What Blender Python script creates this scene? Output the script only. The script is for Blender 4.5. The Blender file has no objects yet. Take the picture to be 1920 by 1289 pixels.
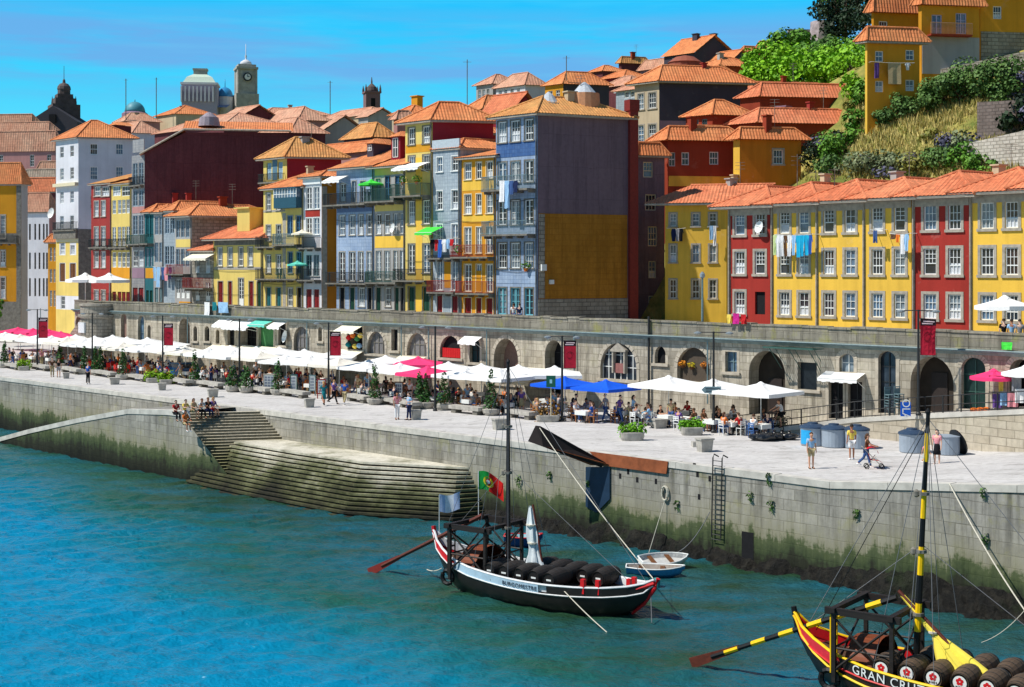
import bpy, bmesh, math, random
from mathutils import Vector, Matrix, Euler
R = random.Random(7)
SC = bpy.context.scene
COL = SC.collection
FPX, CX, HY, HC = 2600.0, 960.0, 500.0, 10.0     # focal length, centre and horizon of the photograph (in its pixels), eye height above the quay
WZ = -4.6                                          # river level
Q2 = math.sqrt(2.0)
ZT = 6.35                                          # top of the rampart
SZ = 5.3                                           # street on the rampart
def V(*a): return Vector(a)
def PT(px, py, Y): return Vector(((px-CX)/FPX*Y, Y, HC-(py-HY)/FPX*Y))
def G(px, py, z=0.0): return PT(px, py, (HC-z)*FPX/(py-HY))
def AB(a, b, z=0.0):
 bb = b+104/Q2
 return Vector(((a+bb)/Q2, (bb-a)/Q2, z))
def a_at(px, b):
 k = (px-CX)/FPX; s = (b+104/Q2)*Q2; Y = s/(1+k)
 return (k*Y-Y)/Q2
def s_at(px, b):
 k = (px-CX)/FPX
 return FPX/(((b+104/Q2)*Q2)/(1+k))
def zpx(px, py, b): return HC-(py-HY)/s_at(px, b)
class PL:
 """vertical plane: point p, unit tangent t (to the right seen from outside), outward normal n"""
 def __init__(s, p, t):
  s.p = Vector((p[0], p[1])); s.t = Vector((t[0], t[1])).normalized(); s.n = Vector((s.t.y, -s.t.x))
 def pt(s, u, w, z):
  q = s.p+s.t*u+s.n*w
  return Vector((q.x, q.y, z))
 def hit(s, px, py):
  k = (px-CX)/FPX; d = Vector((k, 1.0))
  Y = s.p.dot(s.n)/d.dot(s.n); q = d*Y
  return ((q-s.p).dot(s.t), HC-(py-HY)/FPX*Y)
FB = 6.0
FPLANE = PL(((104/Q2+FB)/Q2, (104/Q2+FB)/Q2), (1, -1))
WPLANE = PL((52, 52), (1, -1))
EDIR = Vector((.85, .53)).normalized()
# ------------------------------------------------------------------ mesh builder
ORG = {}
class MB:
 def __init__(s): s.v = []; s.f = []; s.uv = {}; s.mi = []; s.m = 0
 def add(s, pts, uv=None):
  i = len(s.v); s.v.extend(Vector(p) for p in pts); s.f.append(tuple(range(i, i+len(pts)))); s.mi.append(s.m)
  if uv: s.uv[len(s.f)-1] = uv
 def mesh(s, vs, fs):
  i = len(s.v); s.v.extend(Vector(p) for p in vs)
  for f in fs: s.f.append(tuple(j+i for j in f)); s.mi.append(s.m)
 def box(s, c, sx, sy, sz, rz=0.0, ux=None):
  """box centred at c in plan, base at c.z; ux = 2D direction of its x side"""
  if ux is None: ux = Vector((math.cos(rz), math.sin(rz)))
  ux = Vector((ux[0], ux[1])).normalized(); uy = Vector((-ux.y, ux.x))
  P = []
  for dz in (0, sz):
   for a, b in ((-1, -1), (1, -1), (1, 1), (-1, 1)):
    q = Vector((c[0], c[1]))+ux*(a*sx/2)+uy*(b*sy/2); P.append((q.x, q.y, c[2]+dz))
  s.mesh(P, [(3, 2, 1, 0), (4, 5, 6, 7), (0, 1, 5, 4), (1, 2, 6, 5), (2, 3, 7, 6), (3, 0, 4, 7)])
 def pbox(s, pl, u0, u1, w0, w1, z0, z1):
  P = [pl.pt(u, w, z) for z in (z0, z1) for u, w in ((u0, w1), (u1, w1), (u1, w0), (u0, w0))]
  s.mesh(P, [(3, 2, 1, 0), (4, 5, 6, 7), (0, 1, 5, 4), (1, 2, 6, 5), (2, 3, 7, 6), (3, 0, 4, 7)])
 def prism(s, poly, z0, z1, cap=True):
  n = len(poly)
  P = [(p[0], p[1], z0) for p in poly]+[(p[0], p[1], z1) for p in poly]
  fs = [(i, (i+1) % n, n+(i+1) % n, n+i) for i in range(n)]
  if cap: fs += [tuple(range(n, 2*n)), tuple(reversed(range(n)))]
  s.mesh(P, fs)
 def tube(s, pts, r, n=6, caps=True):
  pts = [Vector(p) for p in pts]; rs = r if isinstance(r, (list, tuple)) else [r]*len(pts)
  rings = []
  for i, p in enumerate(pts):
   t = (pts[min(i+1, len(pts)-1)]-pts[max(i-1, 0)])
   t = t.normalized() if t.length > 1e-9 else Vector((0, 0, 1))
   a = Vector((0, 0, 1)) if abs(t.z) < .9 else Vector((1, 0, 0))
   x = t.cross(a).normalized(); y = t.cross(x).normalized()
   rings.append([p+(x*math.cos(2*math.pi*k/n)+y*math.sin(2*math.pi*k/n))*rs[i] for k in range(n)])
  i0 = len(s.v); fs = []
  for r_ in rings: s.v.extend(r_)
  for i in range(len(pts)-1):
   for k in range(n):
    k2 = (k+1) % n; fs.append((i0+i*n+k, i0+(i+1)*n+k, i0+(i+1)*n+k2, i0+i*n+k2))
  if caps: fs += [tuple(i0+k for k in range(n)), tuple(i0+(len(pts)-1)*n+k for k in reversed(range(n)))]
  for f in fs: s.f.append(f); s.mi.append(s.m)
 def lathe(s, c, prof, n=12, axis=None, cap=True):
  """profile [(r, h)] turned about the vertical (or axis) through c"""
  c = Vector(c); ax = Vector(axis).normalized() if axis else Vector((0, 0, 1))
  a = Vector((1, 0, 0)) if abs(ax.x) < .9 else Vector((0, 1, 0))
  x = (a-ax*a.dot(ax)).normalized(); y = ax.cross(x)
  i0 = len(s.v)
  for r, h in prof:
   for k in range(n):
    t = 2*math.pi*k/n; s.v.append(c+ax*h+(x*math.cos(t)+y*math.sin(t))*r)
  for i in range(len(prof)-1):
   for k in range(n):
    k2 = (k+1) % n; s.f.append((i0+i*n+k, i0+i*n+k2, i0+(i+1)*n+k2, i0+(i+1)*n+k)); s.mi.append(s.m)
  if cap:
   s.f.append(tuple(i0+(len(prof)-1)*n+k for k in range(n))); s.mi.append(s.m)
   s.f.append(tuple(i0+k for k in reversed(range(n)))); s.mi.append(s.m)
 def build(s, name, mat, parent=None, smooth=False, uv=True, org=None):
  if not s.f: return None
  off = ORG.get(parent.name, Vector()) if parent else (Vector(org) if org is not None else Vector())
  me = bpy.data.meshes.new(name)
  me.from_pydata([tuple(p-off) for p in s.v], [], s.f)
  mats = mat if isinstance(mat, (list, tuple)) else [mat]
  for m in mats: me.materials.append(m)
  if len(mats) > 1: me.polygons.foreach_set('material_index', s.mi)
  if uv:
   L = me.uv_layers.new(name='UVMap').data; k = 0; buf = [0.0]*(2*len(L))
   for fi, f in enumerate(s.f):
    if fi in s.uv:
     for q in s.uv[fi]: buf[k] = q[0]; buf[k+1] = q[1]; k += 2
     continue
    a, b, c = s.v[f[0]], s.v[f[1]], s.v[f[2]]
    n = (b-a).cross(c-a)
    if n.length > 1e-12: n.normalize()
    if abs(n.z) > .7:
     for j in f: buf[k] = s.v[j].x; buf[k+1] = s.v[j].y; k += 2
    else:
     h = math.hypot(n.x, n.y) or 1.0; tx, ty = -n.y/h, n.x/h
     for j in f: buf[k] = s.v[j].x*tx+s.v[j].y*ty; buf[k+1] = s.v[j].z; k += 2
   L.foreach_set('uv', buf)
  if smooth: me.polygons.foreach_set('use_smooth', [True]*len(me.polygons))
  me.update()
  o = bpy.data.objects.new(name, me); COL.objects.link(o)
  if parent: o.parent = parent
  elif org is not None: o.location = off
  ORG[o.name] = off
  return o
def tag(o, label=None, cat=None, group=None, kind=None):
 if label: o['label'] = label
 if cat: o['category'] = cat
 if group: o['group'] = group
 if kind: o['kind'] = kind
 return o
def thing(name, loc, label, cat, group=None):
 o = bpy.data.objects.new(name, None); o.empty_display_size = .3; COL.objects.link(o)
 o.location = Vector(loc); ORG[o.name] = Vector(loc)
 return tag(o, label, cat, group)
def dup(root, loc, rz=0.0, label=None, group=None, sc=1.0, mats=None, cat=None):
 """copy a thing with its parts and sub-parts; mats: part name -> material"""
 r = root.copy(); COL.objects.link(r); r.location = Vector(loc); r.rotation_euler = (0, 0, rz); r.scale = (sc, sc, sc)
 if label: r['label'] = label
 if group: r['group'] = group
 elif 'group' in r: del r['group']
 if cat: r['category'] = cat
 def rec(src, dst):
  for ch in src.children:
   c = ch.copy(); COL.objects.link(c); c.parent = dst
   recolor(c, mats)
   rec(ch, c)
 recolor(r, mats)
 rec(root, r)
 return r
def recolor(o, mats):
 if not mats or o.type != 'MESH': return
 k = o.name.split('.')[0]
 if k in mats:
  o.material_slots[0].link = 'OBJECT'; o.material_slots[0].material = mats[k]
# ------------------------------------------------------------------ materials
def srgb(r, g, b):
 f = lambda c: (c/255/12.92) if c/255 <= .04045 else ((c/255+.055)/1.055)**2.4
 return (f(r), f(g), f(b))
class NT:
 def __init__(s, name):
  s.mat = bpy.data.materials.new(name); s.mat.use_nodes = True; s.t = s.mat.node_tree; s.t.nodes.clear()
  s.out = s.n('ShaderNodeOutputMaterial'); s.b = s.n('ShaderNodeBsdfPrincipled'); s.l(s.b.outputs[0], s.out.inputs[0])
 def n(s, ty, **k):
  x = s.t.nodes.new(ty)
  for a, v in k.items(): setattr(x, a, v)
  return x
 def l(s, a, b): s.t.links.new(a, b)
 def val(s, sock, v): sock.default_value = v
 def pos(s):
  return s.n('ShaderNodeNewGeometry').outputs['Position']
 def uv(s): return s.n('ShaderNodeUVMap').outputs[0]
 def mapping(s, vec, sc=(1, 1, 1), loc=(0, 0, 0), rot=(0, 0, 0)):
  m = s.n('ShaderNodeMapping'); m.inputs['Scale'].default_value = sc; m.inputs['Location'].default_value = loc; m.inputs['Rotation'].default_value = rot
  s.l(vec, m.inputs[0]); return m.outputs[0]
 def noise(s, vec, scale=1.0, det=3.0, rough=.55):
  x = s.n('ShaderNodeTexNoise'); x.inputs['Scale'].default_value = scale; x.inputs['Detail'].default_value = det; x.inputs['Roughness'].default_value = rough
  s.l(vec, x.inputs['Vector']); return x.outputs[0]
 def ramp(s, fac, stops):
  x = s.n('ShaderNodeValToRGB'); e = x.color_ramp.elements
  while len(e) < len(stops): e.new(.5)
  for i, (p, c) in enumerate(stops):
   e[i].position = p; e[i].color = (c, c, c, 1) if isinstance(c, (int, float)) else (c[0], c[1], c[2], 1)
  s.l(fac, x.inputs[0]); return x.outputs[0]
 def mix(s, fac, a, b, mode='MIX'):
  x = s.n('ShaderNodeMix', data_type='RGBA', blend_type=mode)
  for sock, v in ((x.inputs[0], fac), (x.inputs[6], a), (x.inputs[7], b)):
   if isinstance(v, (int, float)): sock.default_value = v
   elif isinstance(v, tuple): sock.default_value = (v[0], v[1], v[2], 1)
   else: s.l(v, sock)
  return x.outputs[2]
 def math(s, op, a, b=0.0, clamp=False):
  x = s.n('ShaderNodeMath', operation=op); x.use_clamp = clamp
  for i, v in enumerate((a, b)):
   if isinstance(v, (int, float)): x.inputs[i].default_value = v
   else: s.l(v, x.inputs[i])
  return x.outputs[0]
 def bump(s, h, st=.3, dist=.02):
  x = s.n('ShaderNodeBump'); x.inputs['Strength'].default_value = st; x.inputs['Distance'].default_value = dist
  s.l(h, x.inputs['Height']); s.l(x.outputs[0], s.b.inputs['Normal'])
 def fin(s, col, rough=.7, spec=.3, metal=0.0):
  if isinstance(col, tuple): s.b.inputs['Base Color'].default_value = (col[0], col[1], col[2], 1)
  else: s.l(col, s.b.inputs['Base Color'])
  s.b.inputs['Roughness'].default_value = rough; s.b.inputs['Specular IOR Level'].default_value = spec; s.b.inputs['Metallic'].default_value = metal
  return s.mat
MC = {}
def sc3(c, k): return tuple(min(1.0, x*k) for x in c)
def simple(name, c, rough=.6, var=.12, scale=6.0, spec=.3, metal=0.0):
 k = ('s', name)
 if k in MC: return MC[k]
 t = NT(name); n = t.noise(t.pos(), scale, 3)
 MC[k] = t.fin(t.mix(t.ramp(n, [(.3, 0.0), (.7, 1.0)]), sc3(c, 1-var), sc3(c, 1+var)), rough, spec, metal)
 return MC[k]
def plaster(name, c, stain=.35, rough=.85):
 k = ('p', name)
 if k in MC: return MC[k]
 t = NT(name); p = t.pos()
 n1 = t.ramp(t.noise(p, .35, 4), [(.35, 0.0), (.7, 1.0)])
 n2 = t.ramp(t.noise(t.mapping(p, (1.6, 1.6, .12)), 1.0, 5, .65), [(.45, 0.0), (.75, 1.0)])
 n3 = t.noise(p, 5.0, 3)
 col = t.mix(n1, sc3(c, .88), sc3(c, 1.06))
 col = t.mix(t.math('MULTIPLY', n2, stain), col, sc3(c, .45))
 col = t.mix(t.math('MULTIPLY', n3, .16), col, sc3(c, .6)); n4 = t.ramp(t.noise(p, .9, 6, .7), [(.6, 0.0), (.68, 1.0)]); col = t.mix(t.math('MULTIPLY', n4, stain*.5), col, (c[0]*.6+.3, c[1]*.6+.28, c[2]*.6+.24))
 t.bump(t.noise(p, 9.0, 4), .12, .02)
 MC[k] = t.fin(col, rough, .2)
 return MC[k]
def blocks(name, c1, c2, mortar, w, h, stain=.4, algae=None, off=.5, ms=.02, bmp=.5, lich=0.0):
 """coursed stone or tile in metres on the UV map, stains by noise, optional tide line by height"""
 k = ('b', name)
 if k in MC: return MC[k]
 t = NT(name); p = t.pos()
 br = t.n('ShaderNodeTexBrick'); br.offset = off; br.inputs['Scale'].default_value = 1.0
 br.inputs['Brick Width'].default_value = w; br.inputs['Row Height'].default_value = h; br.inputs['Mortar Size'].default_value = ms; br.inputs['Bias'].default_value = 0.0
 for nm, c in (('Color1', c1), ('Color2', c2), ('Mortar', mortar)): br.inputs[nm].default_value = (c[0], c[1], c[2], 1)
 uvw = t.uv()
 wob = t.n('ShaderNodeVectorMath', operation='ADD')
 nz = t.n('ShaderNodeTexNoise'); nz.inputs['Scale'].default_value = .7; t.l(uvw, nz.inputs['Vector'])
 sc = t.n('ShaderNodeVectorMath', operation='SCALE'); sc.inputs['Scale'].default_value = .14*h; t.l(nz.outputs['Color'], sc.inputs[0])
 t.l(uvw, wob.inputs[0]); t.l(sc.outputs[0], wob.inputs[1]); t.l(wob.outputs[0], br.inputs['Vector'])
 col = br.outputs['Color']
 n1 = t.ramp(t.noise(p, .45, 5, .6), [(.35, 0.0), (.7, 1.0)])
 n2 = t.ramp(t.noise(t.mapping(p, (1.9, 1.9, .13)), 1.0, 7, .75), [(.46, 0.0), (.62, 1.0)])
 n4 = t.noise(p, 3.5, 5, .65)
 col = t.mix(t.math('MULTIPLY', n2, stain), col, sc3(c1, .3))
 col = t.mix(t.math('MULTIPLY', n1, .45), col, sc3(c2, 1.18)); n8 = t.ramp(t.noise(p, .11, 4, .6), [(.4, 0.0), (.62, 1.0)]); col = t.mix(t.math('MULTIPLY', n8, .3), col, sc3(c1, .55))
 col = t.mix(t.math('MULTIPLY', t.ramp(n4, [(.4, 0.0), (.75, 1.0)]), .4), col, sc3(c1, .5))
 if lich:
  n5 = t.ramp(t.noise(p, .8, 5, .7), [(.55, 0.0), (.68, 1.0)])
  col = t.mix(t.math('MULTIPLY', n5, lich), col, srgb(150, 148, 60))
 if algae:
  sx = t.n('ShaderNodeSeparateXYZ'); t.l(p, sx.inputs[0])
  n6 = t.noise(t.mapping(p, (1.3, 1.3, .12)), 1.0, 6, .75); n7 = t.noise(p, .16, 3)
  z = t.math('ADD', sx.outputs[2], t.math('MULTIPLY', t.math('SUBTRACT', n4, .5), 1.3))
  z = t.math('ADD', z, t.math('MULTIPLY', t.math('SUBTRACT', n6, .5), 2.2))
  z = t.math('ADD', z, t.math('MULTIPLY', t.math('SUBTRACT', n7, .5), 1.6))
  m = t.n('ShaderNodeMapRange'); m.inputs[1].default_value = algae[0]; m.inputs[2].default_value = algae[1]; t.l(z, m.inputs[0])
  g = t.ramp(m.outputs[0], [(0.0, srgb(24, 26, 20)), (.2, srgb(36, 40, 26)), (.27, srgb(50, 64, 36)), (.42, srgb(76, 88, 52)), (.5, srgb(142, 138, 108)), (.75, srgb(172, 166, 144))])
  f = t.ramp(m.outputs[0], [(0.0, 1.0), (.42, .92), (.5, .6), (.75, .2), (1.0, 0.0)])
  col = t.mix(f, col, g)
 hgt = t.math('ADD', t.math('MULTIPLY', br.outputs['Fac'], -1.0), t.math('MULTIPLY', n4, .6))
 t.bump(hgt, bmp, .03)
 MC[k] = t.fin(col, .85, .2)
 return MC[k]
def rooftile(name, c, grey=.25):
 k = ('r', name)
 if k in MC: return MC[k]
 t = NT(name); p = t.pos(); uv = t.uv()
 br = t.n('ShaderNodeTexBrick'); br.offset = 0.0; br.inputs['Scale'].default_value = 1.0
 br.inputs['Brick Width'].default_value = .3; br.inputs['Row Height'].default_value = .42; br.inputs['Mortar Size'].default_value = .022
 for nm, q in (('Color1', sc3(c, 1.1)), ('Color2', sc3(c, .64)), ('Mortar', sc3(c, .5))): br.inputs[nm].default_value = (q[0], q[1], q[2], 1)
 t.l(uv, br.inputs['Vector'])
 n1 = t.ramp(t.noise(p, .5, 5, .65), [(.38, 0.0), (.72, 1.0)])
 n2 = t.ramp(t.noise(p, 1.7, 6, .75), [(.48, 0.0), (.66, 1.0)])
 col = t.mix(t.math('MULTIPLY', n1, .6), br.outputs['Color'], (min(1, c[0]*1.1), c[1]*1.45, c[2]*1.5)); n9 = t.ramp(t.noise(p, .13, 3), [(.42, 0.0), (.6, 1.0)]); col = t.mix(t.math('MULTIPLY', n9, .3), col, (c[0]*.8, c[1]*.6, c[2]*.5))
 col = t.mix(t.math('MULTIPLY', n2, grey), col, (c[0]*.35, c[1]*.5, c[2]*.6))
 t.bump(t.math('ADD', t.math('MULTIPLY', br.outputs['Fac'], -1.0), t.noise(p, 6.0, 3)), .5, .03)
 MC[k] = t.fin(col, .8, .25)
 return MC[k]
def foliage(name, c, c2=None, sc=1.2):
 k = ('f', name)
 if k in MC: return MC[k]
 t = NT(name); p = t.pos(); c2 = c2 or sc3(c, 1.9)
 n1 = t.ramp(t.noise(p, sc, 3), [(.35, 0.0), (.65, 1.0)]); n2 = t.noise(p, 9.0, 2)
 col = t.mix(n1, sc3(c, .7), c2); col = t.mix(t.math('MULTIPLY', n2, .5), col, sc3(c, .5))
 t.b.inputs['Subsurface Weight'].default_value = 0.0
 MC[k] = t.fin(col, .6, .25)
 return MC[k]
def striped(name, c1, c2, vec_scale, rough=.6):
 k = ('z', name)
 if k in MC: return MC[k]
 t = NT(name); w = t.n('ShaderNodeTexWave', bands_direction='X'); w.inputs['Scale'].default_value = vec_scale; w.inputs['Distortion'].default_value = 1.0
 t.l(t.uv(), w.inputs['Vector'])
 MC[k] = t.fin(t.mix(t.ramp(w.outputs[1], [(.4, 0.0), (.6, 1.0)]), c1, c2), rough)
 return MC[k]
TILE = rooftile('terracotta_roof_tiles', srgb(232, 142, 90), .38)
TILE_R = rooftile('reddish_roof_tiles', srgb(230, 134, 94), .36)
TILE_Y = rooftile('yellowed_roof_tiles', srgb(224, 156, 94), .4)
TILE_P = rooftile('pale_roof_tiles', srgb(220, 160, 132), .25)
TILES = [TILE, TILE_R, TILE_Y, TILE_P]
GRAN = simple('granite_trim', srgb(168, 160, 148), .85, .22, 4.0)
GRAN_D = simple('weathered_granite', srgb(120, 116, 108), .9, .3, 3.0)
WHITE = simple('white_paint', srgb(232, 234, 232), .5, .05)
CREAM = simple('cream_paint', srgb(226, 214, 180), .6, .08)
IRON = simple('dark_iron', srgb(44, 46, 48), .5, .15)
IRON_G = simple('green_iron', srgb(60, 92, 84), .5, .15)
IRON_R = simple('red_iron', srgb(150, 52, 40), .5, .15)
IRON_B = simple('blue_grey_iron', srgb(110, 134, 140), .5, .15)
WOOD = simple('brown_wood', srgb(110, 70, 40), .6, .2)
TEALD = simple('teal_door_paint', srgb(40, 104, 112), .5, .1)
REDD = simple('red_door_paint', srgb(128, 30, 34), .5, .12)
GREEND = simple('green_door_paint', srgb(30, 70, 56), .5, .12)
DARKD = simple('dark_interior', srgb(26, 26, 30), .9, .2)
BLACK = simple('black_paint', srgb(20, 20, 22), .5, .1)
def glass(name, c, rough=.08):
 t = NT(name); p = t.pos()
 n = t.ramp(t.noise(p, 1.3, 2), [(.35, 0.0), (.65, 1.0)])
 return t.fin(t.mix(n, sc3(c, .6), sc3(c, 1.4)), rough, .6)
PANES = [glass('dark_window_glass', srgb(50, 56, 66)), glass('blue_window_glass', srgb(92, 116, 140)), glass('pale_window_glass', srgb(120, 132, 142)), glass('brown_window_glass', srgb(60, 46, 50))]
CURT = simple('white_curtain', srgb(205, 208, 214), .8, .15, 8.0)
PURPLE = blocks('purple_grey_sheets', srgb(122, 104, 116), srgb(128, 109, 120), srgb(104, 88, 98), 1.15, 2.6, .45, None, .0, .02, .15)
MAROON = blocks('maroon_sheets', srgb(104, 56, 62), srgb(114, 63, 68), srgb(86, 44, 48), .95, 3.1, .4, None, .0, .02, .15)
MAROON2 = plaster('crimson_render', srgb(150, 44, 58), .2)
SLATE = plaster('dark_slate_render', srgb(74, 70, 84), .25)
MUST = plaster('mustard_render', srgb(206, 132, 40), .45)
YEL = plaster('yellow_render', srgb(248, 200, 80), .4)
YEL2 = plaster('pale_yellow_render', srgb(236, 208, 118), .3)
OCH = plaster('ochre_render', srgb(226, 158, 44), .35)
OCHY = plaster('warm_ochre_render', srgb(218, 150, 36), .3)
REDW = plaster('brick_red_render', srgb(172, 56, 48), .4)
REDW2 = plaster('dull_red_render', srgb(164, 60, 56), .3)
BRICKR = plaster('rust_red_render', srgb(160, 66, 44), .3)
WHITEW = plaster('white_render', srgb(226, 226, 232), .2)
GREYW = plaster('grey_render', srgb(176, 174, 172), .35)
BEIGE = plaster('beige_render', srgb(206, 188, 158), .35)
PINKW = plaster('faded_pink_render', srgb(192, 140, 136), .35)
LILAC = plaster('lilac_render', srgb(150, 122, 140), .3)
AZUL = blocks('blue_grey_wall_tiles', srgb(150, 172, 204), srgb(170, 188, 212), srgb(124, 144, 174), .32, .32, .25, None, 0.0, .02, .1)
AZUL2 = blocks('pale_blue_wall_tiles', srgb(158, 172, 184), srgb(176, 188, 196), srgb(130, 144, 160), .3, .3, .25, None, 0.0, .02, .1)
AZUL3 = blocks('strong_blue_wall_tiles', srgb(62, 100, 158), srgb(84, 118, 168), srgb(60, 84, 130), .3, .3, .2, None, 0.0, .02, .1)
AZUL4 = blocks('grey_patterned_wall_tiles', srgb(150, 152, 158), srgb(174, 172, 170), srgb(120, 124, 132), .28, .28, .3, None, 0.0, .02, .1)
RAMP_M = blocks('rampart_granite', srgb(164, 154, 138), srgb(204, 195, 178), srgb(132, 122, 106), 1.1, .48, .85, None, .5, .02, .6, .12)
PARA_M = blocks('parapet_granite', srgb(132, 126, 114), srgb(160, 154, 140), srgb(90, 86, 76), 1.3, .5, .6, None, .5, .02, .6, .5)
QUAY_M = blocks('quay_wall_granite', srgb(140, 137, 130), srgb(178, 174, 166), srgb(116, 112, 104), 1.25, .52, .9, (-4.6, -.5), .5, .022, .6, .3)
RETW_M = blocks('retaining_wall_granite', srgb(178, 166, 146), srgb(200, 190, 172), srgb(120, 112, 98), 1.0, .45, .3, None, .5, .02, .5, .1)
STONEW = blocks('rough_stone_wall', srgb(150, 142, 130), srgb(178, 172, 160), srgb(88, 84, 76), .7, .34, .5, None, .5, .03, .7)
MUSTB = blocks('mustard_painted_masonry', srgb(178, 120, 38), srgb(188, 130, 48), srgb(164, 108, 34), 1.0, .45, .6, None, .5, .03, .3)
# ------------------------------------------------------------------ camera, sun, sky
cam = bpy.data.cameras.new('camera'); cob = bpy.data.objects.new('camera', cam); COL.objects.link(cob)
cob.location = (0, 0, HC); cob.rotation_euler = (math.pi/2, 0, 0)
cam.sensor_width = 36.0; cam.lens = FPX/1920*36; cam.shift_y = -(644.5-HY)/1920; cam.clip_end = 6000; cam.clip_start = .5
SC.camera = cob
SC.view_settings.view_transform = 'Standard'; SC.view_settings.look = 'None'; SC.view_settings.exposure = 0
SEL, SROT = math.radians(53), math.atan2(-.975, -.22)
SDIR = Vector((math.sin(SROT)*math.cos(SEL), math.cos(SROT)*math.cos(SEL), math.sin(SEL)))
sl = bpy.data.lights.new('sun', 'SUN'); sl.energy = 5.0; sl.angle = math.radians(.5); sl.color = (1.0, .95, .86)
so = bpy.data.objects.new('sun', sl); COL.objects.link(so); so.rotation_euler = (-SDIR).to_track_quat('-Z', 'Y').to_euler(); so.location = SDIR*200
W = bpy.data.worlds.new('World'); SC.world = W; W.use_nodes = True
nt = W.node_tree; nt.nodes.clear()
class WN(NT):
 def __init__(s, t): s.t = t
w = WN(nt)
sky = w.n('ShaderNodeTexSky', sky_type='NISHITA', sun_disc=False); sky.sun_elevation = SEL; sky.sun_rotation = SROT; sky.air_density = 1.2; sky.dust_density = .3; sky.ozone_density = 3.0
tc = w.n('ShaderNodeTexCoord'); sx = w.n('ShaderNodeSeparateXYZ'); w.l(tc.outputs['Generated'], sx.inputs[0])
el = sx.outputs[2]
hs = w.n('ShaderNodeHueSaturation'); hs.inputs['Saturation'].default_value = 1.35; w.l(sky.outputs[0], hs.inputs['Color'])
K = 10.0   # the low sky is a clear cyan band; background strength is .1
low = w.ramp(w.math('MULTIPLY', el, 4.0, True), [(0.0, (.24, .84, 1.0)), (.3, (.13, .76, 1.0)), (.5, (.06, .66, 1.0)), (.78, (.014, .53, 1.0)), (1.0, (.011, .49, .97))])
# thin lavender cloud streaks
az = w.math('ARCTAN2', sx.outputs[0], sx.outputs[1])
cv = w.n('ShaderNodeCombineXYZ'); w.l(w.math('MULTIPLY', az, 3.2), cv.inputs[0]); w.l(w.math('MULTIPLY', el, 34.0), cv.inputs[1])
cn = w.ramp(w.noise(cv.outputs[0], 1.0, 5, .6), [(.36, 0.0), (.54, 1.0)])
bell = w.ramp(w.math('MULTIPLY', el, 4.0, True), [(.44, 0.0), (.54, 1.0), (.66, 1.0), (.74, .0)])
low = w.mix(w.math('MULTIPLY', w.math('MULTIPLY', cn, bell), .78), low, (.17, .41, .82))
cn2 = w.ramp(w.noise(w.mapping(cv.outputs[0], (1.4, 1.6, 1), (3, 9, 0)), 1.0, 5, .6), [(.5, 0.0), (.75, 1.0)])
low = w.mix(w.math('MULTIPLY', cn2, .22), low, (.2, .8, 1.0))
lowk = w.n('ShaderNodeVectorMath', operation='SCALE'); lowk.inputs['Scale'].default_value = K; w.l(low, lowk.inputs[0])
fac = w.n('ShaderNodeMapRange', interpolation_type='SMOOTHSTEP'); fac.inputs[1].default_value = .2; fac.inputs[2].default_value = .34; w.l(el, fac.inputs[0])
bk = w.n('ShaderNodeMapRange', interpolation_type='SMOOTHSTEP'); bk.inputs[1].default_value = .5; bk.inputs[2].default_value = .05; w.l(sx.outputs[1], bk.inputs[0])
colr = w.mix(w.math('MAXIMUM', fac.outputs[0], bk.outputs[0]), lowk.outputs[0], w.mix(1.0, hs.outputs[0], (.74, .84, .78), 'MULTIPLY'))
bg = w.n('ShaderNodeBackground'); bg.inputs['Strength'].default_value = .1; w.l(colr, bg.inputs[0])
wo = w.n('ShaderNodeOutputWorld'); w.l(bg.outputs[0], wo.inputs[0])
# ------------------------------------------------------------------ architecture helpers
def wall_open(mb, pl, u0, u1, z0, z1, ops, dep=.2):
 """facade sheet with rectangular or arched openings (u0,u1,z0,z1,arch) and their reveals"""
 ops = [(max(o[0], u0+.02), min(o[1], u1-.02), max(o[2], z0+.02), min(o[3], z1-.02))+tuple(o[4:]) for o in ops]
 ops = [o for o in ops if o[1]-o[0] > .05 and o[3]-o[2] > .05]
 us = sorted(set([u0, u1]+[o[0] for o in ops]+[o[1] for o in ops]));
 for ua, ub in zip(us[:-1], us[1:]):
  if ub-ua < 1e-5: continue
  um = (ua+ub)/2; hol = sorted([(o[2], o[3]) for o in ops if o[0] <= um <= o[1]])
  z = z0
  for a, b in hol+[(z1, z1)]:
   if a-z > 1e-5: mb.add([pl.pt(ua, 0, z), pl.pt(ub, 0, z), pl.pt(ub, 0, a), pl.pt(ua, 0, a)])
   z = max(z, b)
 for o in ops:
  a, b, c, d = o[:4]; h = o[4] if len(o) > 4 else 0
  pr = [(a, c), (b, c)]
  if h:
   N = 12; zs = d-h
   cur = [((a+b)/2-math.cos(math.pi*i/N)*(b-a)/2, zs+math.sin(math.pi*i/N)*h) for i in range(N+1)]
   for (p, q), (p2, q2) in zip(cur[:-1], cur[1:]):
    if p2-p > 1e-6: mb.add([pl.pt(p, 0, q), pl.pt(p2, 0, q2), pl.pt(p2, 0, d), pl.pt(p, 0, d)])
   pr += list(reversed(cur))
  else: pr += [(b, d), (a, d)]
  for i in range(len(pr)):
   p, q = pr[i], pr[(i+1) % len(pr)]
   if abs(p[0]-q[0])+abs(p[1]-q[1]) < 1e-6: continue
   mb.add([pl.pt(p[0], 0, p[1]), pl.pt(q[0], 0, q[1]), pl.pt(q[0], -dep, q[1]), pl.pt(p[0], -dep, p[1])])
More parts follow.
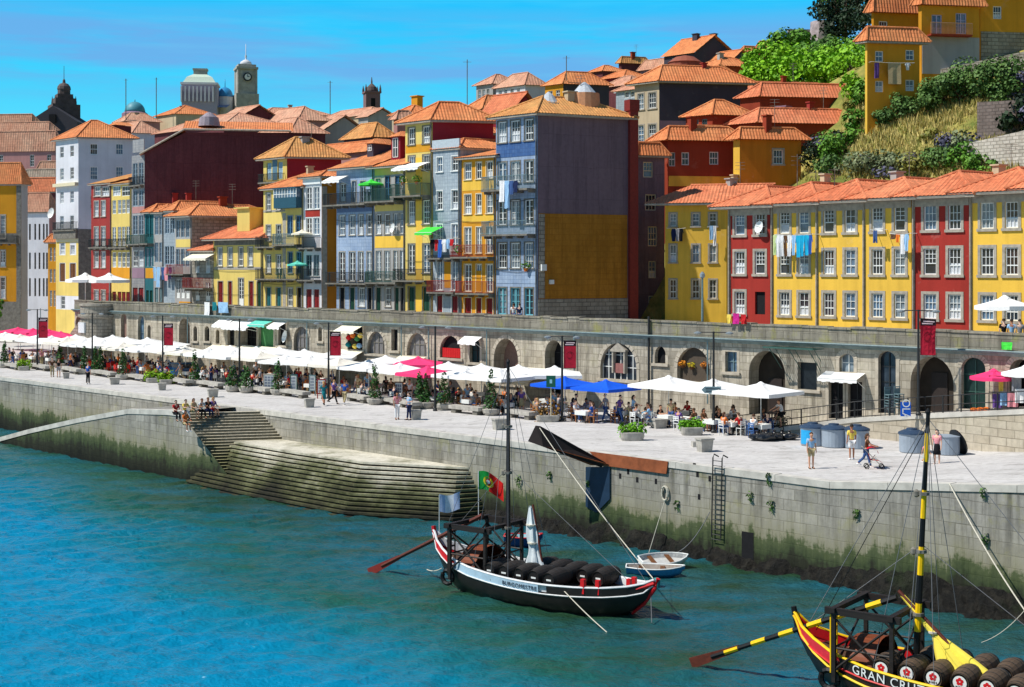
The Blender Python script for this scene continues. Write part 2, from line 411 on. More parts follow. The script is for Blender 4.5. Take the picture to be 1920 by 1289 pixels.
def window(root, pl, u0, u1, z0, z1, st='sash', sur=None, fr=None, pane=None, lod=0, rnd=None, arch=0, sw=.14, cols=None, rows=None):
 """one window of a house: sash with glazing bars, pane, stone surround"""
 rr = rnd or R
 fr = fr or WHITE; w, h = u1-u0, z1-z0; dep = .12
 if st == 'dark':
  mb = MB(); mb.pbox(pl, u0, u1, -.19, -.16, z0, z1); return mb.build('window', fr if fr is not WHITE else DARKD, root, uv=False)
 if st == 'panel':                                   # closed painted door or shutter with two leaves
  mb = MB(); mb.pbox(pl, u0, u1, -.15, -.11, z0, z1)
  mb.pbox(pl, (u0+u1)/2-.02, (u0+u1)/2+.02, -.11, -.085, z0, z1)
  for k in (0, 1):
   a, b = (u0+.08, (u0+u1)/2-.08) if k == 0 else ((u0+u1)/2+.08, u1-.08)
   for c, d in ((.06, .46), (.54, .94)): mb.pbox(pl, a, b, -.11, -.09, z0+h*c, z0+h*d)
  o = mb.build('door', fr, root, uv=False)
 else:
  mb = MB(); f = .075 if w > .6 else .05
  mb.pbox(pl, u0, u0+f, -.15, -.06, z0, z1); mb.pbox(pl, u1-f, u1, -.15, -.06, z0, z1)
  mb.pbox(pl, u0+f, u1-f, -.15, -.06, z0, z0+f); mb.pbox(pl, u0+f, u1-f, -.15, -.06, z1-f, z1)
  nc = cols or (2 if w < .8 else 3 if lod == 0 else 2); nr = rows or max(2, int(h/.48))
  zl = z0+f
  opened = st == 'open'
  if opened: zl = z0+h*.45; mb.pbox(pl, u0+f, u1-f, -.13, -.07, zl-.06, zl)
  if st == 'door': mb.pbox(pl, u0+f, u1-f, -.13, -.08, z0+f, z0+h*.28); zl = z0+h*.28
  if st in ('door', 'french'): mb.pbox(pl, (u0+u1)/2-.05, (u0+u1)/2+.05, -.14, -.055, zl, z1-f); nc = 2 if w < 1.0 else 4
  for k in range(1, nc): uu = u0+f+(w-2*f)*k/nc; mb.pbox(pl, uu-.017, uu+.017, -.125, -.085, zl, z1-f)
  for k in range(1, nr):
   zz = zl+(z1-f-zl)*k/nr; t = .017 if not (st == 'sash' and k == nr//2) else .035
   mb.pbox(pl, u0+f, u1-f, -.13, -.08, zz-t, zz+t)
  o = mb.build('window' if st not in ('door', 'french') else 'door', fr, root, uv=False)
 if st != 'panel':
  mb = MB(); mb.add([pl.pt(u0, -.145, z0), pl.pt(u1, -.145, z0), pl.pt(u1, -.145, z1), pl.pt(u0, -.145, z1)])
  mb.build('pane', pane or PANES[rr.choice((0, 0, 0, 1, 1, 2, 3))], o, uv=False)
  if lod == 0 and st in ('sash', 'open') and rr.random() < .4:
   mb = MB(); hh = h*rr.uniform(.35, .5); N = 8
   for k in range(N):
    a, b = u0+f+(w-2*f)*k/N, u0+f+(w-2*f)*(k+1)/N; q = .015*(k % 2)
    mb.add([pl.pt(a, -.142+q*.3, z0+f), pl.pt(b, -.137-q*.3, z0+f), pl.pt(b, -.137-q*.3, z0+hh), pl.pt(a, -.142+q*.3, z0+hh)])
   mb.build('curtain', CURT, o, uv=False)
 if sur:
  mb = MB(); s = sw
  mb.pbox(pl, u0-s, u0, -.01, .035, z0, z1); mb.pbox(pl, u1, u1+s, -.01, .035, z0, z1)
  mb.pbox(pl, u0-s, u1+s, -.01, .035, z1, z1+s); mb.pbox(pl, u0-s-.05, u1+s+.05, -.01, .10, z0-s, z0)
  mb.build('surround', sur, o)
 return o
def corr(mb, P, per=.27, amp=.045, samp=4):
 """corrugated tile field over a convex planar polygon whose first edge is the eave"""
 P = [Vector(p) for p in P]; o = P[0]; U = (P[1]-P[0]).normalized(); N = U.cross(P[2]-P[0]).normalized()
 if N.z < 0: N = -N
 Vv = N.cross(U)
 if (P[2]-P[0]).dot(Vv) < 0: Vv = -Vv
 q = [((p-o).dot(U), (p-o).dot(Vv)) for p in P]
 ua, ub = min(x for x, _ in q), max(x for x, _ in q)
 n = max(4, int((ub-ua)/per*samp)); cols = []
 for i in range(n+1):
  u = min(max(ua+(ub-ua)*i/n, ua+1e-4), ub-1e-4); vs = []
  for (x0, y0), (x1, y1) in zip(q, q[1:]+q[:1]):
   if (x0-u)*(x1-u) <= 0 and abs(x1-x0) > 1e-9: vs.append(y0+(y1-y0)*(u-x0)/(x1-x0))
  if not vs: vs = [0, 0]
  a = amp*(.5+.5*math.cos(2*math.pi*i/samp))
  cols.append((u, min(vs), max(vs), a))
 for c, d in zip(cols[:-1], cols[1:]):
  p = lambda c, v: o+U*c[0]+Vv*v+N*c[3]
  pts = [p(c, c[1]), p(d, d[1]), p(d, d[2]), p(c, c[2])]
  uv = [(c[0], c[1]), (d[0], d[1]), (d[0], d[2]), (c[0], c[2])]
  mb.add(pts, uv)
def roof(root, A, B, C, D, h, kind='hip', mat=None, over=.35, wallmb=None, caps=True, per=.27, eave=GRAN, samp=4, hk=None):
 """tiled roof over the eave quad A (front left) B C D; returns the roof object"""
 mat = mat or TILE; A, B, C, D = (Vector(p) for p in (A, B, C, D))
 u = (B-A).normalized(); v = (D-A).normalized()
 a, b, c, d = A-u*over-v*over, B+u*over-v*over, C+u*over+v*over, D-u*over+v*over
 Lu, Lv = (b-a).length, (d-a).length; hz = Vector((0, 0, h))
 if kind == 'hip':
  if Lv >= Lu:
   k = hk if hk else min(Lu*.5, Lv*.45); r1 = (a+b)/2+v*k+hz; r2 = (c+d)/2-v*k+hz
   Fs = [(a, b, r1), (b, c, r2, r1), (c, d, r2), (d, a, r1, r2)]; lines = [(r1, r2), (a, r1), (b, r1), (c, r2), (d, r2)]
  else:
   k = hk if hk else min(Lv*.5, Lu*.45); r1 = (a+d)/2+u*k+hz; r2 = (b+c)/2-u*k+hz
   Fs = [(a, b, r2, r1), (b, c, r2), (c, d, r1, r2), (d, a, r1)]; lines = [(r1, r2), (a, r1), (b, r2), (c, r2), (d, r1)]
 elif kind == 'gu':
  r1, r2 = (a+d)/2+hz, (b+c)/2+hz; Fs = [(a, b, r2, r1), (c, d, r1, r2)]; lines = [(r1, r2)]
  if wallmb:
   h2 = Vector((0, 0, h*Lv and h*((D-A).length/Lv))); wallmb.add([B, C, (B+C)/2+h2]); wallmb.add([D, A, (A+D)/2+h2])
 elif kind == 'gv':
  r1, r2 = (a+b)/2+hz, (c+d)/2+hz; Fs = [(b, c, r2, r1), (d, a, r1, r2)]; lines = [(r1, r2)]
  if wallmb:
   h2 = Vector((0, 0, h*((B-A).length/Lu))); wallmb.add([A, B, (A+B)/2+h2]); wallmb.add([C, D, (C+D)/2+h2])
 elif kind == 'shed':
  Fs = [(a, b, c+hz, d+hz)]; lines = [(c+hz, d+hz)]
  if wallmb: wallmb.add([B, C, C+hz]); wallmb.add([D, A, D+hz]); wallmb.add([C, D, D+hz, C+hz])
 mb = MB()
 for f in Fs: corr(mb, f, per, .045 if per < .3 else .05, samp)
 if caps:
  for p, q in lines: mb.tube([p+V(0, 0, .03), q+V(0, 0, .03)], .11, 6)
 ro = mb.build('roof', mat, root)
 if eave:
  mb = MB(); ins = .06
  e = [a+u*ins+v*ins, b-u*ins+v*ins, c-u*ins-v*ins, d+u*ins-v*ins]
  mb.prism([(p.x, p.y) for p in e], A.z-.16, A.z-.01); mb.build('eave', eave, ro)
 return ro
def solve_quad(C0, xl, xr, fd, ed, depth=None):
 """front-left and back-right corners of a house from the corner C0 by image columns"""
 def along(d, px):
  k = (px-CX)/FPX; den = d[0]-k*d[1]
  return (k*C0[1]-C0[0])/den
 lf = along(fd, xl); le = along(ed, xr) if depth is None else depth
 A = Vector((C0[0]+fd[0]*lf, C0[1]+fd[1]*lf)); Cc = Vector((C0[0]+ed[0]*le, C0[1]+ed[1]*le))
 D = A+(Cc-Vector((C0[0], C0[1])))
 return A, Vector((C0[0], C0[1])), Cc, D
FD = Vector((-1, 1)).normalized()
HOUSES = []
def house(label, xl, xc, xr, ye, yr, Y=None, base=None, wall=None, side=None, kind='hip', tile=None, cols=(), rows=(), scols=(), srows=(), fd=None, ed=None, depth=None,
  sur=None, fr=None, st='sash', lod=1, cat='house', over=.35, roofon=True, eave=GRAN, ops=(), sops=(), group=None, per=.27, caps=True, hk=None, name="house", pane=None, sst=None, sw=.14):
 """a house seen from its corner: facade between columns xl..xc, side wall xc..xr, eave height ye and ridge height yr at the corner column"""
 fd = Vector(fd).normalized() if fd else FD; ed = Vector(ed).normalized() if ed else EDIR
 if Y is None:
  k = (xc-CX)/FPX; Y = (104+FB*Q2)/(1+k)
 C0 = PT(xc, ye, Y); A, B, Cc, D = solve_quad(C0, xl, xr, fd, ed, depth)
 ze = C0.z
 if base is None: base = min(SZ if Y < 150 else 2.0, ze-3)
 root = thing(name, ((A.x+B.x)/2, (A.y+B.y)/2, base), label, cat, group)
 pf = PL(A, B-A); ps = PL(B, Cc-B); Lf = (B-A).length; Ls = (Cc-B).length
 rr = random.Random(int(xl*7+xc*3+ye))
 wins = []
 for ri, row in enumerate(rows):
  y0, y1 = row[0], row[1]; s_ = row[2] if len(row) > 2 else st
  for c in cols:
   u0, _ = pf.hit(c[0], y0); u1, _ = pf.hit(c[1], y0); xm = xc
   z1 = pf.hit(xm, y0)[1]; z0 = pf.hit(xm, y1)[1]
   wins.append((u0, u1, z0, z1, s_, row[3] if len(row) > 3 else fr))
 for o in ops:                                       # individually placed openings (x0,y0,x1,y1,style,frame)
  u0 = pf.hit(o[0], o[1])[0]; u1 = pf.hit(o[2], o[1])[0]; xm = (o[0]+o[2])/2
  wins.append((u0, u1, pf.hit(xm, o[3])[1], pf.hit(xm, o[1])[1], o[4] if len(o) > 4 else st, o[5] if len(o) > 5 else fr))
 swins = []
 for row in srows:
  for c in scols:
   swins.append((ps.hit(c[0], row[0])[0], ps.hit(c[1], row[0])[0], ps.hit((c[0]+c[1])/2, row[1])[1], ps.hit((c[0]+c[1])/2, row[0])[1], row[2] if len(row) > 2 else (sst or st), fr))
 for o in sops:
  swins.append((ps.hit(o[0], o[1])[0], ps.hit(o[2], o[1])[0], ps.hit((o[0]+o[2])/2, o[3])[1], ps.hit((o[0]+o[2])/2, o[1])[1], o[4] if len(o) > 4 else (sst or st), o[5] if len(o) > 5 else fr))
 def ok(q, L): return q[0] > .03 and q[1] < L-.03 and q[1]-q[0] > .12 and q[3] < ze-.05 and q[2] > base+.05
 wins = [q for q in wins if ok(q, Lf)]; swins = [q for q in swins if ok(q, Ls)]
 mb = MB(); wall_open(mb, pf, 0, Lf, base, ze, [q[:4] for q in wins])
 sm = MB()
 wall_open(sm, ps, 0, Ls, base, ze, [q[:4] for q in swins])
 A3, B3, C3, D3 = (Vector((p.x, p.y, ze)) for p in (A, B, Cc, D))
 sm.add([(Cc.x, Cc.y, base), (D.x, D.y, base), (D.x, D.y, ze), (Cc.x, Cc.y, ze)])
 sm.add([(D.x, D.y, base), (A.x, A.y, base), (A.x, A.y, ze), (D.x, D.y, ze)])
 mb.add([A3, B3, C3, D3])
 if roofon:
  mid = (A3+C3)/2; k_ = B3 if kind in ('shed',) else (B3+mid)/2
  if kind == 'hip' or kind[0] == 'g': yy = (A3.y+B3.y)/2*.35+mid.y*.65
  else: yy = C3.y
  h = max(.4, HC-(yr-HY)/FPX*yy-ze)
  roof(root, A3, B3, C3, D3, h, kind, tile or TILE, over, sm, caps, per, eave, 4 if lod < 2 else 3, hk)
 mb.build('wall', wall or YEL, root)
 so_ = sm.build('side_wall', side or wall or YEL, root)
 for q in wins: window(root, pf, q[0], q[1], q[2], q[3], q[4], sur, q[5], pane, lod, rr, 0, sw)
 for q in swins: window(root, ps, q[0], q[1], q[2], q[3], q[4], sur, q[5], pane, lod, rr, 0, sw)
 r = dict(root=root, pf=pf, ps=ps, Lf=Lf, Ls=Ls, ze=ze, base=base, A=A3, B=B3, C=C3, D=D3)
 HOUSES.append(r); return r
def pxrect(pl, x0, y0, x1, y1):
 xm = (x0+x1)/2
 return pl.hit(x0, y0)[0], pl.hit(x1, y0)[0], pl.hit(xm, y1)[1], pl.hit(xm, y0)[1]
def band(h, x0, y0, x1, y1, mat, name='band', side=False, w=.02, d=-.05):
 pl = h['ps'] if side else h['pf']; u0, u1, z0, z1 = pxrect(pl, x0, y0, x1, y1); L = h['Ls'] if side else h['Lf']
 mb = MB(); mb.pbox(pl, max(u0, .01), min(u1, L-.01), d, w, z0, z1); return mb.build(name, mat, h['root'])
def balcony(h, x0, x1, y, hgt=.95, dep=.85, rail=IRON, slab=GRAN_D, brackets=True):
 """slab with its floor at image row y and a barred railing around it"""
 pl = h['pf']; u0, u1 = pl.hit(x0, y)[0], pl.hit(x1, y)[0]; z = pl.hit((x0+x1)/2, y)[1]
 mb = MB(); mb.pbox(pl, u0, u1, .0, dep, z-.14, z)
 if brackets:
  for k in range(max(2, int((u1-u0)/1.1))+1):
   uu = u0+.12+(u1-u0-.24)*k/max(2, int((u1-u0)/1.1)); mb.pbox(pl, uu-.07, uu+.07, .0, dep*.7, z-.34, z-.143)
 s = mb.build('balcony', slab, h['root'])
 mb = MB(); t = .014
 n = int((u1-u0)/.13)
 for k in range(n+1):
  uu = u0+.03+(u1-u0-.06)*k/n; mb.pbox(pl, uu-t, uu+t, dep-.06, dep-.06+2*t, z, z+hgt)
 for uu in (u0+.03, u1-.03):
  for k in range(1, int(dep/.13)): ww = k*.13; mb.pbox(pl, uu-t, uu+t, ww, ww+2*t, z, z+hgt)
  mb.pbox(pl, uu-.02, uu+.02, .0, dep-.02, z+hgt, z+hgt+.04)
 mb.pbox(pl, u0, u1, dep-.075, dep-.015, z+hgt, z+hgt+.045); mb.pbox(pl, u0, u1, dep-.065, dep-.025, z+.08, z+.11)
 mb.build('railing', rail, s, uv=False)
 return s
def chimney(h, px, py0, py1, w=.7, mat=None, off=1.5, capm=True):
 """chimney on the roof of house h, top at image row py0"""
 c = (h['A']+h['C'])/2; k = (px-CX)/FPX; Y = c.y-off; p = PT(px, py1, Y); z1 = PT(px, py0, Y).z
 ro = [o for o in h['root'].children if o.name.startswith('roof')][0]
 mb = MB(); mb.box((p.x, p.y, p.z-.5), w, w*.8, z1-p.z+.5, ux=(1, -1)); mb.box((p.x, p.y, z1), w*1.25, w*1.05, .12, ux=(1, -1))
 return mb.build('chimney', mat or REDW2, ro)
def terrain_q(X, Y): return (X+Y-104-FB*Q2)/Q2
# ------------------------------------------------------------------ terrain, water, quay, rampart
def lerp_tab(tab, x):
 if x <= tab[0][0]: return tab[0][1]
 for (x0, y0), (x1, y1) in zip(tab[:-1], tab[1:]):
  if x <= x1: return y0+(y1-y0)*(x-x0)/(x1-x0)
 return tab[-1][1]
TR = [(6, 4.9), (13, 5.0), (16, 11.0), (20, 16.0), (50, 28.5), (80, 35), (150, 43), (400, 46), (900, 30)]
TR1 = [(6, 4.9), (13, 5.0), (16, 11.0), (20, 17.0), (27, 22.5), (34, 27.2), (45, 31), (80, 37), (150, 43), (400, 46), (900, 30)]
TL = [(6, 4.9), (9, 5.0), (30, 7.5), (60, 13), (150, 22), (400, 30), (900, 25)]
TF = [(6, -.3), (40, -.3), (70, 6), (150, 18), (400, 28), (900, 25)]
def terrain(X, Y):
 q = terrain_q(X, Y); px = X/max(Y, 1)*FPX+CX; a = (X-Y)/Q2
 t = min(1, max(0, (px-800)/520)); t = t*t*(3-2*t)
 t2 = min(1, max(0, (px-1545)/85)); t2 = t2*t2*(3-2*t2)
 z = lerp_tab(TL, q)*(1-t)+(lerp_tab(TR, q)*(1-t2)+lerp_tab(TR1, q)*t2)*t
 f = min(1, max(0, (-a-128)/4.0)) if q < 40 else min(1, max(0, (-a-128)/60.0))
 return z*(1-f)+lerp_tab(TF, q)*f
t = NT('hillside_ground'); p = t.pos()
n1 = t.ramp(t.noise(p, .16, 5, .6), [(.38, 0.0), (.62, 1.0)]); n2 = t.ramp(t.noise(p, .7, 6, .7), [(.35, 0.0), (.65, 1.0)])
c = t.mix(n1, srgb(120, 122, 58), srgb(188, 172, 96)); c = t.mix(t.math('MULTIPLY', n2, .7), c, srgb(84, 104, 52))
t.bump(t.noise(p, 3.0, 5), 1.0, .2); HILLM = t.fin(c, .95, .1)
mb = MB(); AA = [-420, -360, -300]+[-280+4*i for i in range(86)]+[80, 120, 200]; QQ = [6, 9, 13, 14.5, 16, 18, 20]+[20+3*i for i in range(1, 30)]+[115, 130, 150, 200, 300, 400, 600, 900]
idx = {}
for i, a in enumerate(AA):
 for j, q in enumerate(QQ):
  P = AB(a, q+FB); jit = .5*math.sin(a*.9+q)*math.cos(q*.7-a*.31) if q > 16 else 0
  idx[i, j] = len(mb.v); mb.v.append(Vector((P.x, P.y, terrain(P.x, P.y)+jit)))
for i in range(len(AA)-1):
 for j in range(len(QQ)-1): mb.f.append((idx[i, j], idx[i+1, j], idx[i+1, j+1], idx[i, j+1])); mb.mi.append(0)
tag(mb.build('hillside', HILLM, smooth=True), kind='structure')
# far land so that no gap shows below the horizon
mb = MB(); mb.add([(-3000, 700, -5.2), (3000, 700, -5.2), (3000, 3500, -5.2), (-3000, 3500, -5.2)]); tag(mb.build('far_ground', HILLM), kind='structure')
# river
t = NT('river_water'); p = t.pos()
sx = t.n('ShaderNodeSeparateXYZ'); t.l(p, sx.inputs[0])
dist = t.math('ADD', t.math('ADD', t.math('MULTIPLY', sx.outputs[0], 1.4), sx.outputs[1]), t.math('MULTIPLY', t.math('SUBTRACT', t.noise(p, .06, 4), .5), 26.0))
m = t.n('ShaderNodeMapRange'); m.inputs[1].default_value = 37; m.inputs[2].default_value = 63; t.l(dist, m.inputs[0])
colw = t.ramp(m.outputs[0], [(0.0, (.001, .22, .40)), (.3, (.004, .155, .21)), (.58, (.014, .095, .068)), (1.0, (.018, .055, .028))])  # green to blue base colour also paints in the wall and sky reflections
pat = t.ramp(t.noise(t.mapping(p, (.12, .3, 1)), 1.0, 4), [(.4, 0.0), (.7, 1.0)])
colw = t.mix(t.math('MULTIPLY', pat, .45), colw, (.002, .18, .34))
h1 = t.noise(t.mapping(p, (.55, 1.5, 1), rot=(0, 0, .25)), 1.0, 3, .5); h2 = t.noise(t.mapping(p, (2.0, 4.6, 1), rot=(0, 0, -.15)), 1.0, 4, .6); h3 = t.noise(t.mapping(p, (.12, .3, 1)), 1.0, 2)
hh = t.math('ADD', t.math('ADD', t.math('MULTIPLY', h1, 1.0), t.math('MULTIPLY', h2, .42)), t.math('MULTIPLY', h3, 1.2))
t.bump(t.math('ADD', t.noise(t.mapping(p, (1.5, 2.1, 1)), 1.0, 3, .6), t.math('MULTIPLY', t.noise(t.mapping(p, (4.0, 5.5, 1)), 1.0, 2), .4)), .9, .2); t.b.inputs['IOR'].default_value = 1.33
WATM = t.fin(colw, .24, .5)
import numpy as np
xs = np.arange(-58, 34, .27); ys = np.concatenate([np.arange(38, 92, .27), np.arange(92, 130, .5)])
Xg, Yg = np.meshgrid(xs, ys); Zg = np.zeros_like(Xg); rg = np.random.RandomState(4)
for lam, amp, cnt in ((8.0, .022, 5), (3.2, .022, 9), (1.5, .030, 18), (.85, .021, 26)):
 for _ in range(cnt):
  th = -1.15+rg.normal(0, .55); l_ = lam*rg.uniform(.7, 1.4); kx, ky = 2*np.pi/l_*np.cos(th), 2*np.pi/l_*np.sin(th)
  ph = rg.uniform(0, 6.28); Zg += amp*np.sin(kx*Xg+ky*Yg+ph+.5*np.sin(.11*Xg-.07*Yg+ph))/math.sqrt(cnt)*1.5
gust = .55+.45*np.sin(.09*Xg+.17*Yg+1.2*np.sin(.05*Xg))*np.sin(.13*Yg-.06*Xg)
edge_ = np.minimum(np.minimum(Xg+58, 33.7-Xg), np.minimum(Yg-38, 129.5-Yg)); Zg *= np.clip(edge_/4, 0, 1)*(.75+.5*gust)
nx, ny = len(xs), len(ys); me = bpy.data.meshes.new('river')
ii = np.arange(nx*ny).reshape(ny, nx); F_ = np.stack([ii[:-1, :-1], ii[:-1, 1:], ii[1:, 1:], ii[1:, :-1]], -1).reshape(-1, 4)
x0, x1, y0, y1 = xs[0], xs[-1], ys[0], ys[-1]
vv = np.concatenate([np.stack([Xg.ravel(), Yg.ravel(), Zg.ravel()+WZ], 1), [(x, y, WZ) for x, y in ((-600, -80), (300, -80), (300, y0), (-600, y0), (-600, y1), (300, y1), (300, 220), (-600, 700), (x0, y0), (x0, y1), (x1, y0), (x1, y1))]])
n0 = nx*ny; ex = [(n0, n0+1, n0+2, n0+3), (n0+4, n0+5, n0+6, n0+7), (n0+3, n0+8, n0+9, n0+4), (n0+10, n0+2, n0+5, n0+11)]
me.from_pydata(vv.tolist(), [], F_.tolist()+ex); me.polygons.foreach_set('use_smooth', [True]*len(me.polygons)); me.materials.append(WATM)
wo_ = bpy.data.objects.new('river', me); COL.objects.link(wo_); tag(wo_, kind='structure')
# quay pavement
QB = -17.7
BEND = V(14.6, 64.4, 0)
t = NT('quay_paving'); p = t.pos()
n1 = t.ramp(t.noise(p, .25, 5, .6), [(.35, 0.0), (.7, 1.0)]); n2 = t.noise(p, 2.5, 5, .7)
c = t.mix(n1, srgb(196, 192, 190), srgb(212, 209, 206)); c = t.mix(t.math('MULTIPLY', t.ramp(n2, [(.45, 0.0), (.8, 1.0)]), .5), c, srgb(150, 146, 142))
br = t.n('ShaderNodeTexBrick'); br.inputs['Scale'].default_value = 1.0; br.inputs['Brick Width'].default_value = 1.4; br.inputs['Row Height'].default_value = .7; br.inputs['Mortar Size'].default_value = .02
t.l(t.mapping(p, rot=(0, 0, math.pi/4)), br.inputs['Vector']); c = t.mix(t.math('MULTIPLY', br.outputs['Fac'], .3), c, srgb(120, 116, 112))
streak = t.ramp(t.noise(t.mapping(p, (.25, .9, 1), rot=(0, 0, .05)), 1.0, 5, .65), [(.52, 0.0), (.75, 1.0)])
c = t.mix(t.math('MULTIPLY', streak, .55), c, srgb(128, 124, 118)); c = t.mix(t.math('MULTIPLY', t.ramp(t.noise(p, .7, 6, .75), [(.56, 0.0), (.64, 1.0)]), .4), c, srgb(120, 115, 108))
PAVEM = t.fin(c, .9, .15)
al, ar = -330.0, -20.0
P0, P1 = AB(al, QB), BEND
def zq(a): return max(0.0, .094*(a+35.0))
A0 = -35.0
mb = MB(); mb.add([AB(al, QB), AB(A0, QB), AB(A0, .3), AB(A0, 60), AB(al, 60)]); mb.add([AB(A0, QB), AB(20, QB, zq(20)), AB(20, 60, zq(20)), AB(A0, 60)])
tag(mb.build('quay_pavement', PAVEM), kind='structure')
# quay wall: a vertical face with a stone coping, from the river up
def strip(mb, pts, z0, z1, off=0.0):
 for p, q in zip(pts[:-1], pts[1:]): mb.add([(p.x, p.y, z0), (q.x, q.y, z0), (q.x, q.y, z1), (p.x, p.y, z1)])
mb = MB()
N = 150
def edge_pt(s):     # s metres along the edge from the bend (negative = left)
 return AB(A0+s, QB)
ss = [-330+3*i for i in range(110)]+[0.0]+[3*i for i in range(1, 15)]
for s0, s1 in zip(ss[:-1], ss[1:]):
 p, q = edge_pt(s0)+V(-.004, -.004, 0), edge_pt(s1)+V(-.004, -.004, 0); mb.add([(p.x, p.y, WZ-1.5), (q.x, q.y, WZ-1.5), (q.x, q.y, zq(A0+s1)-.004), (p.x, p.y, zq(A0+s0)-.004)])
qw = tag(mb.build('quay_wall', QUAY_M), 'long granite river wall of the quay, grey above and green with algae below', 'wall')
mb = MB()
for s0, s1 in zip(ss[:-1], ss[1:]):
 p, q = edge_pt(s0), edge_pt(s1); d = (q-p).normalized(); n = V(d.y, -d.x, 0)
 g = .012
 A, B = p+d*g, q-d*g
 P = [A+n*.06, B+n*.06, B-n*.55, A-n*.55]
 za, zb = zq(A0+s0), zq(A0+s1); zt_ = .035+.01*math.sin(s0*5); vs = [(x.x, x.y, z-.28) for x, z in zip(P, (za, zb, zb, za))]+[(x.x, x.y, z+zt_) for x, z in zip(P, (za, zb, zb, za))]
 mb.mesh(vs, [(3, 2, 1, 0), (4, 5, 6, 7), (0, 1, 5, 4), (1, 2, 6, 5), (2, 3, 7, 6), (3, 0, 4, 7)])
mb.build('coping', simple('coping_granite', srgb(196, 192, 184), .9, .2, 1.5), qw)
# small drain holes and rust streak stones in the wall
mb = MB(); rr = random.Random(3)
def on_wall(px, py, w=.03):
 u = a_at(px, QB); z = zpx(px, py, QB); return u, z
QPL = PL((AB(0, QB).x, AB(0, QB).y), (1, -1))
for px, py in [(1163, 893), (1195, 900), (1178, 885), (1230, 903), (1302, 874), (1317, 880), (1331, 898), (1308, 890), (1311, 932), (420, 778), (90, 770), (1600, 0)]:
 if py == 0: continue
 u, z = QPL.hit(px, py); mb.pbox(QPL, u-.08, u+.08, -.02, .012, z-.14, z+.14)
for px, y0, y1 in [(1402, 998, 1050), (268, 778, 792)]:
 u, z0 = QPL.hit(px, y1); z1 = QPL.hit(px, y0)[1]; mb.pbox(QPL, u-.35, u+.35, -.02, .016, z0, z1)
mb.build('drain_hole', DARKD, qw)
# seaweed covered rocks along the foot of the wall
def rocks(s0, s1, wfun, hfun, seed):
 rr = random.Random(seed); mb = MB(); n = int((s1-s0)/.2); m = 11
 from mathutils import noise as mn
 gi = []
 for i in range(n+1):
  s = s0+(s1-s0)*i/n; p = edge_pt(s); d = (edge_pt(s+.05)-p).normalized(); nn = V(d.y, -d.x, 0); row = []
  for j in range(m+1):
   f = j/m; wdt = wfun(s); hh = hfun(s)
   q = p+nn*(wdt*f)
   z = WZ-.5+(hh+.5)*(1-f)**.8
   k = mn.noise(V(s*.9, f*wdt*1.1, seed))*.55+mn.noise(V(s*2.6, f*wdt*3, seed+9))*.42+mn.noise(V(s*6, f*wdt*6, seed+4))*.30
   q = q+nn*k*.5*(.15+f); z += k*.6*(1 if j > 0 else .4)
   row.append(len(mb.v)); mb.v.append(V(q.x, q.y, z))
  gi.append(row)
 for i in range(n):
  for j in range(m): mb.f.append((gi[i][j], gi[i][j+1], gi[i+1][j+1], gi[i+1][j])); mb.mi.append(0)
 return mb
t = NT('seaweed_rock'); p = t.pos()
n1 = t.ramp(t.noise(p, 1.6, 6, .7), [(.42, 0.0), (.66, 1.0)]); n2 = t.ramp(t.noise(p, .5, 4), [(.55, 0.0), (.7, 1.0)])
sx = t.n('ShaderNodeSeparateXYZ'); t.l(p, sx.inputs[0])
c = t.mix(n1, srgb(16, 15, 13), srgb(52, 48, 40)); c = t.mix(t.math('MULTIPLY', n2, .55), c, srgb(46, 60, 28))
t.bump(t.noise(p, 4.0, 8, .8), 1.0, .3); ROCKM = t.fin(c, .75, .35)
def sdist(px, b=QB):       # metres along the edge from the bend for a column
 return a_at(px, b)-A0
tag(rocks(sdist(905), 40, lambda s: .85+.2*math.sin(s*.23)+(.3 if s > 2 else 0), lambda s: .66+(.25 if s > 2 else 0)+.18*math.sin(s*.4)+.1*math.sin(s*1.7), 5).build('seaweed_rocks', ROCKM, smooth=False), 'dark seaweed covered rocks banked along the foot of the quay wall', 'rocks', kind='stuff')
# ---- boat ramp and its outer wall, left
RB = QB-4.6
mb = MB()
tops = [(-83.55, .0), (-85, -.02), (-90.5, -.35), (-98, -1.6), (-106, -3.1), (-116, WZ-.6)]
for (a0, z0), (a1, z1) in zip(tops[:-1], tops[1:]):
 mb.add([AB(a1, RB, z1), AB(a0, RB, z0), AB(a0, QB+.0, z0), AB(a1, QB+.0, z1)])
 mb.add([AB(a1, RB, WZ-1), AB(a0, RB, WZ-1), AB(a0, RB, z0), AB(a1, RB, z1)])
rw = tag(mb.build('boat_ramp', QUAY_M), 'stone boat ramp sloping down into the river left of the stairs', 'ramp')
mb = MB()
for (a0, z0), (a1, z1) in zip(tops[:-1], tops[1:]):
 for bb in (RB-.05,):
  P = [AB(a1, bb, z1), AB(a0, bb, z0), AB(a0, bb+.5, z0), AB(a1, bb+.5, z1)]
  vs = [q+V(0, 0, -.3) for q in P]+[q+V(0, 0, .05) for q in P]
  mb.mesh(vs, [(3, 2, 1, 0), (4, 5, 6, 7), (0, 1, 5, 4), (1, 2, 6, 5), (2, 3, 7, 6), (3, 0, 4, 7)])
mb.build('coping', simple('coping_granite', srgb(178, 172, 162), .9, .25, 1.5), rw)
mb = MB(); P = [AB(-83.55, RB-.03, WZ-1), AB(-76.2, RB-.03, WZ-1), AB(-76.2, RB-.03, WZ), AB(-83.55, RB-.03, 0)]; mb.add(P); mb.build('stair_cheek', QUAY_M, rw)
